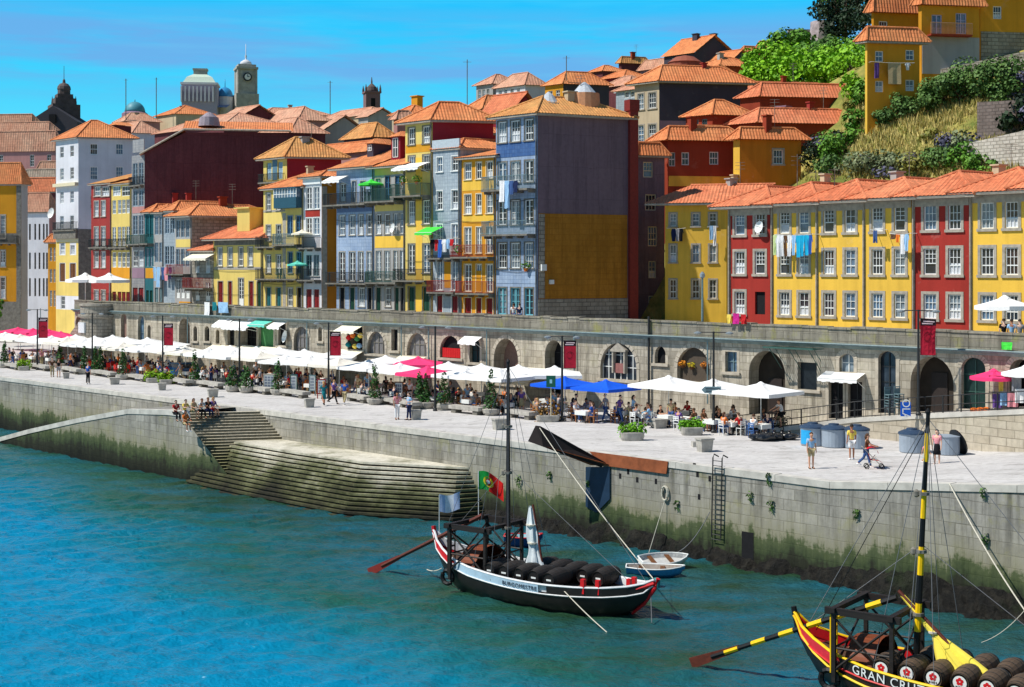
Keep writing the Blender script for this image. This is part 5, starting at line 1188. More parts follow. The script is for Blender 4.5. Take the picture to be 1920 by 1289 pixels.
# clock tower
root, p, zf, k = px_tower('grey stone clock tower with white cap and tall finial', 461, 345)
mb = MB(); sq(mb, p, 42*k, 0, zf(178), .35); sq(mb, p, 34*k, zf(178), zf(132), .35); sq(mb, p, 40*k, zf(132), zf(128), .35); sq(mb, p, 33*k, zf(128), zf(123), .35); mb.build('shaft', GRST, root)
mb = MB()
for a, b in ((-1, -1), (1, -1), (1, 1), (-1, 1)):
 c, s = math.cos(.35), math.sin(.35); x, y = a*16.5*k, b*16.5*k; mb.lathe((p.x+x*c-y*s, p.y+x*s+y*c, zf(178)), [(2.4*k, 0), (2.4*k, 46*k)], 8)
mb.build('column', GRST, root)
mb = MB(); mb.lathe((p.x, p.y, zf(123)), [(12*k, 0), (10*k, 6*k), (4*k, 10*k), (1.4*k, 11*k), (1.4*k, 15*k), (2*k, 17*k), (.7*k, 20*k), (.5*k, 40*k)], 14); mb.build('cap', WHITEW, root, smooth=True)
pl = PL((p.x, p.y), (math.cos(.35), math.sin(.35))); c = pl.pt(0, 17.2*k, zf(147)); mb = MB(); mb.lathe(c, [(8*k, 0), (8*k, .4)], 18, axis=(pl.n.x, pl.n.y, 0)); cf = mb.build('clock_face', simple('dark_clock_rim', srgb(50, 56, 62), .5), root)
mb = MB(); mb.lathe(c+Vector((pl.n.x, pl.n.y, 0))*.42, [(5.6*k, 0), (5.6*k, .1)], 18, axis=(pl.n.x, pl.n.y, 0)); mb.build('dial', WHITE, cf)
mb = MB(); mb.pbox(pl, -.5*k, .5*k, 17.2*k+.54, 17.2*k+.6, zf(147), zf(142.4)); mb.pbox(pl, 0, 3.4*k, 17.2*k+.54, 17.2*k+.6, zf(147.4), zf(146.5)); mb.build('clock_hands', BLACK, cf)
pl2 = PL((p.x, p.y), (-math.sin(.35), math.cos(.35)))
mb = MB(); c2 = Vector((p.x, p.y, zf(147)))+V(math.cos(.35), math.sin(.35), 0)*17.2*k; mb.lathe(c2, [(8*k, 0), (8*k, .4)], 18, axis=(math.cos(.35), math.sin(.35), 0)); mb.build('clock_face', simple('dark_clock_rim', srgb(50, 56, 62), .5), root)
# belfry
root, p, zf, k = px_tower('square plum stone belfry with corner pinnacles and a small dome', 697, 300)
mb = MB(); sq(mb, p, 27*k, 0, zf(176), .3); sq(mb, p, 31*k, zf(176), zf(173), .3); mb.build('shaft', simple('plum_stone', srgb(128, 100, 104), .9), root)
mb = MB(); pl = PL((p.x, p.y), (math.cos(.3), math.sin(.3))); mb.pbox(pl, -4*k, 4*k, 0, 13.7*k, zf(203), zf(186)); mb.build('opening', DARKD, root)
mb = MB(); mb.lathe((p.x, p.y, zf(173)), [(11*k, 0), (11*k, 3*k), (9*k, 9*k), (4*k, 14*k), (1.5*k, 16*k), (1.5*k, 20*k), (.5*k, 28*k)], 12); mb.build('dome', DKST, root)
mb = MB(); c, s = math.cos(.3), math.sin(.3)
for a, b in ((-1, -1), (1, -1), (1, 1), (-1, 1)): x, y = a*13.5*k, b*13.5*k; mb.lathe((p.x+x*c-y*s, p.y+x*s+y*c, zf(173)), [(2*k, 0), (2*k, 5*k), (.3*k, 13*k)], 6)
mb.build('pinnacle', DKST, root)
# thin masts on roofs
for i, (px, y0, y1, Y, lab) in enumerate([(236, 148, 215, 300, 'thin radio mast above the small turquoise dome'), (293, 146, 210, 300, 'thin radio mast left of the lantern roofed palace'), (619, 152, 205, 260, 'thin radio mast between the clock tower and the belfry'), (876, 112, 185, 165, 'tall thin aerial above the crimson house roof'), (1062, 105, 140, 190, 'thin aerial on the ochre gabled house')]):
 a, b = PT(px, y1+12, Y), PT(px, y0, Y); mb = MB(); mb.tube([a, b], .055*Y/170, 5); mb.tube([b-V(.5, 0, .3), b+V(.5, 0, -.3)], .02, 4); tag(mb.build('aerial_mast', GRAN_D, org=a), lab, 'aerial')
for i, h in enumerate(HOUSES):
 ro = [o for o in h['root'].children if o.name.startswith('roof')]
 if not ro or i % 3 == 1 or (h['B']-h['C']).length < 5: continue
 q = random.Random(i); s_ = q.uniform(.3, .7); t_ = q.uniform(.35, .65); p = h['A']+(h['B']-h['A'])*t_+(h['D']-h['A'])*s_; w_ = q.uniform(.5, .8); mb = MB()
 mb.box(p, w_, w_*.7, 2.1, ux=(.85, .53)); mb.box(p+V(0, 0, 2.1), w_*1.3, w_, .1, ux=(.85, .53)); mb.build('chimney', q.choice((REDW2, BEIGE, GREYW, BRICKR)), ro[0])
 if i % 2: mb = MB(); b = p+(h['D']-h['A'])*.12; mb.tube([b, b+V(0, 0, 3.6)], .025, 4); [mb.tube([b+V(-.4, .1, z), b+V(.4, -.1, z)], .015, 4) for z in (3.0, 3.3, 3.55)]; mb.build('aerial', GRAN_D, ro[0])
# ------------------------------------------------------------------ boats
def loft(mb, secs, close=False):
 i0 = len(mb.v); n = len(secs[0])
 for s in secs: mb.v.extend(Vector(p) for p in s)
 for i in range(len(secs)-1):
  for k in range(n-1): mb.f.append((i0+i*n+k, i0+(i+1)*n+k, i0+(i+1)*n+k+1, i0+i*n+k+1)); mb.mi.append(mb.m)
ST = [(-6.2, .10, 2.35, 2.15), (-5.8, .32, 1.95, 1.25), (-5.2, .66, 1.70, .55), (-4.4, 1.05, 1.46, .05), (-3, 1.5, 1.28, -.3), (-1, 1.76, 1.16, -.4), (1, 1.76, 1.12, -.4), (2.6, 1.52, 1.16, -.38), (3.8, 1.12, 1.22, -.15), (4.7, .66, 1.32, .25), (5.3, .28, 1.46, .75), (5.65, .05, 1.62, 1.2)]
def dense(st, m=4):
 out = []
 for i in range(len(st)-1):
  p0, p1, p2, p3 = st[max(i-1, 0)], st[i], st[i+1], st[min(i+2, len(st)-1)]
  for k in range(m):
   t = k/m; r = []
   for a, b, c, d in zip(p0, p1, p2, p3): r.append(.5*((2*b)+(-a+c)*t+(2*a-5*b+4*c-d)*t*t+(-a+3*b-3*c+d)*t**3))
   r[0] = p1[0]+(p2[0]-p1[0])*t; out.append(tuple(r))
 return out+[st[-1]]
def wood(name, c, sc=7.0):
 t = NT(name); p = t.n('ShaderNodeTexCoord').outputs['Object']
 n = t.noise(t.mapping(p, (1.2, 9, 9)), 1.0, 5, .65); n2 = t.noise(p, 1.5, 4)
 col = t.mix(t.ramp(n, [(.3, 0.0), (.7, 1.0)]), sc3(c, .55), sc3(c, 1.3)); col = t.mix(t.math('MULTIPLY', n2, .4), col, sc3(c, .5))
 t.bump(n, .4, .01); return t.fin(col, .6, .35)
HULLB = simple('tarred_black_hull', srgb(34, 30, 30), .45, .35, 2.5, .45); HULLR = simple('dark_red_antifoul', srgb(92, 42, 40), .6, .2)
STRK = simple('pale_blue_strake', srgb(176, 204, 224), .5, .12, 3.0); REDP = simple('bright_red_paint', srgb(206, 28, 36), .45, .12); YELP = simple('bright_yellow_paint', srgb(250, 200, 10), .45, .08)
DECK = wood('weathered_deck', srgb(96, 72, 56)); BROWNP = wood('red_brown_boards', srgb(126, 62, 32)); DARKW = wood('dark_timber', srgb(40, 34, 32)); OAK = wood('dark_barrel_oak', srgb(54, 48, 44)); OAKL = wood('brown_barrel_oak', srgb(98, 80, 64)); OARW = wood('red_brown_oar', srgb(104, 48, 34))
ROPE = simple('pale_rope', srgb(206, 200, 184), .9, .1); ROPED = simple('grey_line', srgb(120, 120, 124), .8, .1)
def cloth_mat(name, c, tr=.0):
 t = NT(name); n = t.noise(t.pos(), 4.0, 4); m = t.fin(t.mix(n, sc3(c, .8), sc3(c, 1.1)), .85, .1); return m
def rabelo(label, c, hd, pal, name_txt, txt_at, txt_mat, txt_size, mast_h, lean=0.0):
 root = thing('cargo_boat', (0, 0, 0), label, 'boat'); S = dense(ST)
 hull, mid, low = pal['hull'], pal['strake'], pal['low']
 for sg in (-1, 1):
  mb = MB(); loft(mb, [[(x, sg*hb, zs), (x, sg*(hb*.985), zs-min(.36, (zs-zb)*.5))] for x, hb, zs, zb in S]); mb.build('strake', low, root) if False else None
  for nm_, mt_, sel in (('stern_cheek', pal['stern'], lambda x: x <= -4.3), ('strake', mid, lambda x: -4.3 <= x <= pal.get('send', 9)), ('fore_strake', hull, lambda x: x >= pal.get('send', 9))):
   Q = [q for q in S if sel(q[0])]
   if len(Q) > 1:
    mb = MB(); loft(mb, [[(x, sg*hb, zs), (x, sg*(hb*.985), zs-min(.36, (zs-zb)*.5))] for x, hb, zs, zb in Q]); mb.build(nm_, mt_, root)
  if 'line' in pal:
   mb = MB(); mb.tube([(x, sg*(hb*.985+.015), zs-min(.36, (zs-zb)*.5)) for x, hb, zs, zb in S], .035, 5); mb.build('rubbing_strip', pal['line'], root)
 mb = MB()
 loft(mb, [[(x, -hb*.985, zs-min(.36, (zs-zb)*.5)), (x, -hb*.95, zs*.45+zb*.55+.12*(hb > .5)), (x, -hb*.62, zb+.06), (x, 0, zb), (x, hb*.62, zb+.06), (x, hb*.95, zs*.45+zb*.55+.12*(hb > .5)), (x, hb*.985, zs-min(.36, (zs-zb)*.5))] for x, hb, zs, zb in S])
 mb.build('hull', hull, root, smooth=True)
 if 'line2' in pal:
  for sg in (-1, 1):
   mb = MB(); mb.tube([(x, sg*(hb*.965+.02), zs*.62+zb*.38) for x, hb, zs, zb in S], .05, 5); mb.build('rubbing_strip', pal['line2'], root)
 mb = MB()
 for sg in (-1, 1): loft(mb, [[(x, sg*max(hb-.02, 0), zs-.0), (x, sg*max(hb-.10, .0), zs+.02), (x, sg*max(hb-.12, 0), zs-min(.30, (zs-zb)*.45))] for x, hb, zs, zb in S])
 mb.build('bulwark', pal['inner'], root)
 mb = MB()
 for sg in (-1, 1): mb.tube([(x, sg*(hb-.04), zs+.02) for x, hb, zs, zb in S], .055, 6)
 mb.build('gunwale', pal['rail'], root)
 D_ = [s for s in S if -5.3 < s[0] < 5.2]; mb = MB(); loft(mb, [[(x, -hb+.1, zs-.30), (x, 0, zs-.24), (x, hb-.1, zs-.30)] for x, hb, zs, zb in D_]); mb.build('deck', DECK, root)
 mb = MB(); mb.tube([(4.6, 0, .1), (5.2, 0, .62), (5.68, 0, 1.3), (5.85, 0, 1.72)], [.06, .08, .1, .09], 8); mb.tube([(5.0, .36, 1.24), (5.66, .03, 1.50)], .09, 6); mb.tube([(5.0, -.36, 1.24), (5.66, -.03, 1.50)], .09, 6); mb.build('stem_post', pal['stem'], root)
 mb = MB(); mb.tube([(-5.6, 0, .95), (-6.1, 0, 1.9), (-6.25, 0, 2.55)], [.1, .12, .1], 8); mb.build('stern_post', pal['stem'], root)
 mb = MB(); SI = [s for s in S if s[0] <= -4.0]            # raised painted inside of the stern
 for sg in (-1, 1): loft(mb, [[(x, sg*(hb-.03), zs+.03), (x, sg*max(hb*.85-.05, 0), zs-min(.5, (zs-zb)*.6))] for x, hb, zs, zb in SI])
 loft(mb, [[(x, -hb*.85+.05, zs-min(.5, (zs-zb)*.6)), (x, hb*.85-.05, zs-min(.5, (zs-zb)*.6))] for x, hb, zs, zb in SI]); mb.build('stern_lining', pal['stern'], root)
 # curved board shelter at the foot of the steering stand
 mb = MB(); N = 12
 secs = []
 for k in range(N+1):
  t = math.pi*k/N; secs.append([(-3.9, -1.15*math.cos(t), .98+1.0*math.sin(t)), (-2.9, -1.2*math.cos(t), .98+1.05*math.sin(t))])
 loft(mb, secs); mb.mesh([s[0] for s in secs], [tuple(range(N+1))]); mb.build('shelter', BROWNP, root)
 # steering stand
 mb = MB(); X0, X1, Y0, Y1 = -4.15, -2.15, -1.35, 1.35
 for x in (X0, X1):
  for y in (Y0, Y1): mb.box((x, y, .6), .13, .13, 2.35)
 for y in (Y0, Y1): mb.tube([(X0, y, 2.75), (X1, y, 1.0)], .045, 5); mb.tube([(X0, y, 1.0), (X1, y, 2.75)], .045, 5); mb.tube([(X0, y, 1.75), (X1, y, 1.75)], .04, 5)
 for x in (X0, X1): mb.tube([(x, Y0, 2.75), (x, Y1, 1.0)], .045, 5); mb.tube([(x, Y0, 1.0), (x, Y1, 2.75)], .045, 5); mb.tube([(x, Y0, 1.75), (x, Y1, 1.75)], .04, 5)
 st = mb.build('steering_stand', DARKW, root)
 mb = MB()
 for y in (Y0, Y1): mb.box(((X0+X1)/2, y, 2.86), 2.6, .18, .22)
 mb.box((X0, 0, 2.94), .2, 3.1, .16); mb.box((X1, 0, 2.94), .2, 3.1, .16); mb.build('top_beam', pal['beam'], st)
 mb = MB()
 for k in range(6): mb.box((X0-.12, Y0+.25+.0*k, 1.0+.33*k), .06, .5, .07)
 mb.tube([(X0-.12, Y0, .9), (X0-.12, Y0, 2.9)], .035, 5); mb.tube([(X0-.12, Y0+.5, .9), (X0-.12, Y0+.5, 2.9)], .035, 5); mb.build('ladder', pal['ladder'], st)
 # mast
 mx = -1.9; seg = .94; n = int(mast_h/seg); base = .5
 P = lambda z: (mx+lean*(z-base), -.0, z)
 mb = MB(); mb.tube([P(base+(mast_h-base)*k/12) for k in range(13)], [.125-.006*(mast_h-base)*k/12 for k in range(13)], 8); mb.lathe(P(mast_h-.02), [(.075, 0), (.09, .08), (.03, .2)], 8)
 m_ = mb.build('mast', pal['mast'], root); z = base; k = 0
 while pal.get('band') and z+seg < mast_h-.3:
  if k % 2 == 0: mb = MB(); mb.tube([P(z), P(z+seg)], [.128-.006*(z-base), .128-.006*(z+seg-base)], 8); mb.build('mast_band', pal['band'], m_)
  z += seg; k += 1
 for z_ in (2.9, mast_h*.52, mast_h*.72): mb = MB(); mb.lathe(P(z_), [(.19, 0), (.19, .1)], 8); mb.tube([P(z_+.05), (P(z_)[0]-.26, .0, z_+.05)], .03, 5); mb.lathe((P(z_)[0]-.26, .0, z_-.1), [(.03, 0), (.1, .05), (.1, .2), (.03, .26)], 8); mb.build('pulley_block', GRAN_D, m_)
 mb = MB()
 for x, y, z_ in ((5.4, 0, 1.35), (-1.6, 1.7, .95), (-2.6, 1.5, 1.0), (-.8, 1.75, .9), (-1.6, -1.7, .95), (-2.8, -1.5, 1.0), (-.6, -1.75, .9), (-5.7, 0, 2.0)): mb.tube([P(mast_h-.15), (x, y, z_)], .012, 4)
 mb.tube([P(mast_h*.55), (-5.7, .3, 2.0)], .012, 4); mb.tube([P(mast_h*.55), (4.4, .5, 1.1)], .012, 4); mb.build('rigging', ROPED, m_)
 # bow bitts, fender, coil of rope
 mb = MB()
 for x, y in ((4.5, .3), (4.5, -.1), (3.0, -1.3), (3.6, -1.08)): mb.box((x, y, .95), .18, .18, .6)
 mb.build('bitt', REDP if pal['stem'] is REDP else YELP, root)
 mb = MB(); c0 = Vector((-4.35, -1.2, .65)); N = 14
 mb.tube([c0+V(.3*math.cos(t*2*math.pi/N), -.08, .3*math.sin(t*2*math.pi/N)) for t in range(N+1)], .1, 6, caps=False); mb.build('tyre_fender', BLACK, root)
 # name along the strake
 cu = bpy.data.curves.new('lettering', 'FONT'); cu.body = name_txt; cu.size = txt_size; cu.extrude = .004; cu.align_x = 'CENTER'; cu.space_character = 1.12
 tmp = bpy.data.objects.new('lettering_curve', cu); COL.objects.link(tmp); dg = bpy.context.evaluated_depsgraph_get()
 me = bpy.data.meshes.new_from_object(tmp.evaluated_get(dg)); bpy.data.objects.remove(tmp)
 def sheer(x):
  for (a, b) in zip(S[:-1], S[1:]):
   if a[0] <= x <= b[0]: t = (x-a[0])/(b[0]-a[0]); return [a[i]+(b[i]-a[i])*t for i in range(4)]
 for v in me.vertices:
  x = txt_at[0]+v.co.x; q = sheer(x); v.co = Vector((x, -(q[1]+txt_at[2]+v.co.z), q[2]+txt_at[1]+v.co.y))
 me.materials.clear(); me.materials.append(txt_mat); lo = bpy.data.objects.new('lettering', me); COL.objects.link(lo); lo.parent = root
 root.location = (c[0], c[1], WZ+(.15 if lean else 0)); root.rotation_euler = (0, 0, math.atan2(hd[1], hd[0]))
 return root
HD = Vector((.8, -.6)); HN = Vector((.6, .8))
def bw(c, x, y, z): return Vector((c[0]+HD.x*x+HN.x*y, c[1]+HD.y*x+HN.y*y, WZ+z))   # boat frame to world
C1, C2 = (1.35, 60.7), (14.86, 44.8)
P1 = dict(hull=HULLB, strake=STRK, low=HULLR, inner=simple('white_bulwark', srgb(216, 220, 224), .6), rail=simple('white_gunwale', srgb(224, 226, 228), .6), stem=REDP, stern=REDP, beam=DARKW, ladder=DARKW, mast=simple('dark_mast_paint', srgb(40, 32, 34), .5, .2), send=1.35, line=simple('white_line', srgb(220, 220, 220), .6))
P2 = dict(hull=HULLB, strake=HULLB, low=HULLB, inner=REDP, rail=YELP, stem=BLACK, stern=simple('pinkish_red_paint', srgb(206, 48, 62), .5, .15), beam=DARKW, ladder=YELP, mast=BLACK, band=YELP, line=REDP, line2=YELP)
rabelo('black hulled wooden cargo boat with a pale blue strake, red stern and dark mast', C1, HD, P1, 'BURGOMESTRE', (.02, -.26, .012), simple('dark_lettering', srgb(40, 44, 60)), .245, 10.3)
rabelo('black and yellow wooden cargo boat with a yellow banded mast at the lower right corner', C2, HD, P2, 'GRAN CRUZ', (-2.2, -.3, .02), WHITE, .42, 9.6, .05)
# loose gear of the boats: oars, flags, sails, barrels
def pole_thing(name, cat, label, a, b, r0, r1, mat, band=None, blade=None):
 a, b = Vector(a), Vector(b); root = thing(name, a, label, cat); n = 13; mb = MB(); mb.tube([a, b], [r0, r1], 7); sh = mb.build('shaft', mat, root)
 for k in range(1, n, 2):
  if band: mb = MB(); mb.tube([a+(b-a)*k/n, a+(b-a)*(k+1)/n], [r0+(r1-r0)*k/n+.004, r0+(r1-r0)*(k+1)/n+.004], 7); mb.build('painted_band', band, sh)
 d = (b-a).normalized(); s = d.cross(V(0, 0, 1)).normalized(); u = s.cross(d); mb = MB()
 for w0, w1, l0, l1 in ((.1, .2, -.9, 0),):
  P = [a+d*l0-u*w1, a+d*l1+d*1.2-u*w0, a+d*l1+d*1.2+u*w0, a+d*l0+u*w1]; mb.mesh([x+s*.03 for x in P]+[x-s*.03 for x in P], [(0, 1, 2, 3), (7, 6, 5, 4), (0, 4, 5, 1), (1, 5, 6, 2), (2, 6, 7, 3), (3, 7, 4, 0)])
 mb.build('blade', blade or mat, root)
pole_thing('steering_oar', 'oar', 'long red brown steering oar resting across the red stern', bw(C1, -9.2, -.3, .35), bw(C1, -3.35, .0, 3.35), .085, .11, OARW, None, simple('faded_red_blade', srgb(130, 44, 38), .6))
pole_thing('steering_oar', 'oar', 'long black and yellow banded steering oar over the black stern', bw(C2, -9.3, -.35, .5), bw(C2, -2.5, .0, 3.55), .085, .11, BLACK, YELP, OARW)
def flag(label, p, h, w, hh, cols, emblem=None, wave=.1, dirv=(1, 0), droop=.35, seed=1):
 """staff with a waving cloth of vertical colour fields"""
 root = thing('flag', p, label, 'flag'); p = Vector(p); mb = MB(); mb.tube([p, p+V(0, 0, h)], .018, 5); mb.build('staff', WHITE, root)
 d = Vector((dirv[0], dirv[1], 0)).normalized(); nrm = V(-d.y, d.x, 0); N, Mv = 24, 8
 def q(i, j):
  s = i/N; t = j/Mv; return p+d*(w*s)+nrm*(wave*math.sin(s*7+seed+t*1.2)*s**.6)+V(0, 0, h-hh*(1-t)-droop*s*s*w-.05*math.sin(s*6+seed+1))
 fl = None; i0 = 0
 for f, m in cols:
  i1 = int(round(f*N)); mb = MB()
  for i in range(i0, i1):
   for j in range(Mv): mb.add([q(i, j), q(i+1, j), q(i+1, j+1), q(i, j+1)])
  o = mb.build('flag_cloth', m, fl or root, smooth=True); fl = fl or o; i0 = i1
 if emblem:
  for r, m, e in emblem:
   mb = MB(); cs, ct = emblem_at(cols), .5
   mb.v = []; n = 18
   pts = [(cs+r*hh/w*math.cos(2*math.pi*k/n), ct+r*math.sin(2*math.pi*k/n)) for k in range(n)]
   mb.add([q(s*N, t*Mv)+nrm*(-e) for s, t in pts]); mb.add([q(s*N, t*Mv)+nrm*(e) for s, t in reversed(pts)]); mb.build('emblem', m, fl)
 return root
def emblem_at(cols): return cols[0][0]
flag('green and red national flag with a yellow emblem above the boat', bw(C1, -3.9, .4, 3.0), 2.25, 1.15, .85, [(.4, simple('flag_green', srgb(10, 150, 60), .8)), (1.0, simple('flag_red', srgb(226, 30, 26), .8))], [(.27, simple('emblem_yellow', srgb(250, 214, 40), .8), .012), (.15, REDP, .02), (.1, WHITE, .028)], .09, (.9, -.1), .45, 2)
flag('pale blue and white flag on a dark staff over the red stern', bw(C1, -5.9, 0, 2.3), 1.7, .95, .8, [(.3, simple('flag_pale_blue', srgb(176, 192, 226), .8)), (.7, simple('flag_white', srgb(226, 230, 240), .8)), (1.0, simple('flag_pale_blue', srgb(176, 192, 226), .8))], None, .07, (1, .1), -.12, 4)
def furled(label, pts, rad, mat, spar, spr, name='furled_sail', seed=1):
 """a sail bunched around its spar: pleated tube swelling toward the foot"""
 root = thing(name, pts[-1], label, 'sail'); mb = MB(); n = 22; rr = random.Random(seed); rings = []
 P = [Vector(p) for p in pts]
 ph = [rr.uniform(0, 6) for _ in range(6)]
 for i, p in enumerate(P):
  f = i/(len(P)-1); ring = []
  for k in range(n):
   t = 2*math.pi*k/n; r = rad(f)*(1+.28*math.sin(5*t+ph[0]+f*1.5)+.12*math.sin(9*t+ph[1]-f*3))
   ring.append(p+V(HD.x*math.cos(t)+HN.x*math.sin(t)*.55, HD.y*math.cos(t)+HN.y*math.sin(t)*.55, 0)*r+V(0, 0, .05*math.sin(3*t+ph[2])))
  rings.append(ring)
 loft(mb, [r+[r[0]] for r in rings]); mb.build('sail_cloth', mat, root)
 mb = MB(); mb.tube(spar, spr, 7); mb.build('spar', OARW, root)
 mb = MB()
 for f in (.25, .5):
  i = int(f*(len(P)-1)); mb.lathe(P[i]-V(0, 0, .04), [(rad(f)*1.1, 0), (rad(f)*1.1, .06)], 10)
 mb.build('lashing', ROPE, root)
 return root
def lin(a, b, n): a, b = Vector(a), Vector(b); return [a+(b-a)*i/(n-1) for i in range(n)]
SAILW = cloth_mat('grey_white_sailcloth', srgb(214, 222, 226)); SAILY = cloth_mat('pale_yellow_sailcloth', srgb(250, 226, 90))
pts = lin(bw(C1, -.75, .1, 4.0), bw(C1, -.35, .0, .75), 26)
furled('grey white furled sail hanging between the barrels and the dark mast', pts, lambda f: .06+.28*math.sin(min(1, f*1.7)*math.pi/2)*(1-.45*math.exp(-((f-.55)/.12)**2))+.6*max(0, f-.65), SAILW, [bw(C1, -.62, .12, 4.1), bw(C1, .15, .0, .7)], .05)
pts = lin(bw(C2, -2.35, .1, 3.6), bw(C2, -.1, -.1, 1.5), 26)
furled('bright yellow furled sail bundled on its spar above the labelled barrels', pts, lambda f: .07+.16*f+1.25*max(0, f-.55), SAILY, [bw(C2, -2.5, .12, 3.75), bw(C2, .9, -.2, .95)], .06, seed=3)
# barrels
def barrel_proto(label, oak, logo):
 root = thing('barrel', (0, 0, 0), label, 'barrel'); mb = MB(); L = 1.42; n = 9
 prof = [(.30+.11*math.sin(math.pi*k/n), -L/2+L*k/n) for k in range(n+1)]
 mb.lathe((0, 0, .41), [(.27, -L/2+.05)]+prof+[(.27, L/2-.05)], 20, axis=(0, 1, 0)); b = mb.build('staves', oak, root, smooth=False)
 mb = MB()
 for f in (.03, .12, .33, .67, .88, .97): r = .30+.11*math.sin(math.pi*f)+.008; mb.lathe((0, 0, .41), [(r-.002, -L/2+L*f-.022), (r, -L/2+L*f-.02), (r, -L/2+L*f+.02), (r-.002, -L/2+L*f+.022)], 20, axis=(0, 1, 0), cap=False)
 mb.build('hoop', IRON, b)
 mb = MB(); mb.lathe((0, -L/2+.048, .41), [(.262, -.004), (.262, -.002)], 20, axis=(0, 1, 0)); hd = mb.build('barrel_head', simple('black_barrel_head', srgb(30, 26, 26), .5) if not logo else BLACK, root)
 if logo:
  mb = MB(); mb.lathe((0, -L/2+.04, .41), [(.22, -.004), (.22, -.002)], 20, axis=(0, 1, 0)); mb.build('white_disc', WHITE, hd)
  mb = MB()
  for k in range(5): t = math.radians(90+72*k); mb.lathe((.075*math.cos(t), -L/2+.032, .45+.075*math.sin(t)), [(.055, -.004), (.055, -.001)], 8, axis=(0, 1, 0))
  mb.build('red_emblem', REDP, hd)
  mb = MB()
  for k, w_ in enumerate((.05, .03, .05, .03, .04)): mb.box((-.11+.055*k, -L/2+.034, .245), w_*.8, .008, .06)
  mb.build('lettering', BLACK, hd)
 else:
  mb = MB(); mb.box((0, -L/2+.036, .37), .24, .012, .07); mb.build('lettering', WHITE, hd)
 return root
def barrel_rows(C, oak, logo, near, far, lab):
 proto = barrel_proto('', oak, logo); first = True; rz = math.atan2(HD.y, HD.x)
 n = 0
 for rowname, xs, y, z, f_ in (('near', near, -.72, .88, 0), ('far', far, .80, .88, 0)):
  for i, x in enumerate(xs):
   l = lab(rowname, i, len(xs)); p = bw(C, x, y, z+(.2 if logo else 0))
   if first: o = proto; first = False
   else: o = dup(proto, p)
   o.location = p; o.rotation_euler = (0, 0, rz); o['label'] = l; o['group'] = 'barrels on the %s boat' % ('yellow banded' if logo else 'black and blue')
ORD = ['first', 'second', 'third', 'fourth', 'fifth', 'sixth']
barrel_rows(C1, OAK, False, [-1.9+.8*k for k in range(5)], [-.4+.8*k for k in range(5)], lambda r, i, n: 'dark barrel with small white plate, %s from the stern in the river side row' % ORD[i] if r == 'near' else 'plain dark barrel, %s from the stern in the quay side row' % ORD[i])
barrel_rows(C2, OAKL, True, [-2.5+.86*k for k in range(6)], [-1.6+.86*k for k in range(6)], lambda r, i, n: 'brown barrel with white and red emblem, %s from the stern in the river side row' % ORD[i] if r == 'near' else 'brown barrel, %s from the stern in the quay side row of the yellow banded boat' % ORD[i])
# dinghies
def dinghy(label, c, rz, L, B, hullm, inm, fill=None, h=.45, rim=None):
 root = thing('dinghy', (0, 0, 0), label, 'rowing boat'); st = [(-.5, .62, .9, .05), (-.3, .88, .86, -.1), (0, 1, .84, -.15), (.25, .8, .9, -.1), (.42, .38, 1.0, .2), (.5, .03, 1.08, .7)]
 S = [(x*L, hb*B/2, z*h, zb*h) for x, hb, z, zb in dense(st, 3)]
 mb = MB(); loft(mb, [[(x, -hb, z), (x, -hb*.86, z*.45+zb*.55), (x, -hb*.4, zb), (x, hb*.4, zb), (x, hb*.86, z*.45+zb*.55), (x, hb, z)] for x, hb, z, zb in S]); x, hb, z, zb = S[0]; mb.add([(x, -hb, z), (x, -hb*.4, zb), (x, hb*.4, zb), (x, hb, z)]); mb.build('hull', hullm, root, smooth=True)
 mb = MB(); loft(mb, [[(x, -hb+.03, z), (x, -hb*.7, z*.4+.05), (x, hb*.7, z*.4+.05), (x, hb-.03, z)] for x, hb, z, zb in S]); mb.build('inside', inm, root)
 mb = MB()
 for sg in (-1, 1): mb.tube([(x, sg*hb, z+.01) for x, hb, z, zb in S], .035, 5)
 mb.tube([(S[0][0], -S[0][1], S[0][2]), (S[0][0], S[0][1], S[0][2])], .04, 5); mb.build('rim', rim or WHITE, root)
 mb = MB()
 for f in (-.25, .12): mb.box((f*L, 0, .66*h), .22, B*.86, .04)
 mb.build('thwart', WOOD, root); root.location = c; root.rotation_euler = (0, 0, rz)
 return root
p = G(1228, 1085, WZ); dinghy('small blue dinghy with a white rim floating off the ladder', (p.x+.1, p.y+.7, WZ), .0-.12, 2.75, 1.25, simple('dinghy_blue', srgb(60, 140, 190), .5), simple('dinghy_inside', srgb(150, 140, 130), .7))
dinghy('white dinghy lying tilted just behind the blue dinghy', (p.x+.65, p.y+2.3, WZ+.12), .3, 2.5, 1.1, WHITE, simple('dinghy_grey', srgb(190, 190, 188), .7)); bpy.data.objects['dinghy.001'].rotation_euler = (math.radians(16), 0, .32)
p = G(982, 1028, WZ); dinghy('small red rimmed dark blue dinghy tied behind the black cargo boat', (p.x, p.y+.6, WZ), -.1, 2.0, 1.2, simple('dinghy_navy', srgb(30, 60, 110), .5), simple('dinghy_pale', srgb(150, 190, 200), .7), rim=REDP, h=.6)
p = G(1231, 1101, WZ); mb = MB(); mb.lathe((p.x, p.y, WZ-.2), [(.17, 0), (.17, .55), (.1, .62)], 10); tag(mb.build('mooring_buoy', simple('teal_buoy', srgb(40, 130, 130), .5), org=(p.x, p.y, WZ)), 'small teal mooring buoy beside the red bow', 'buoy')
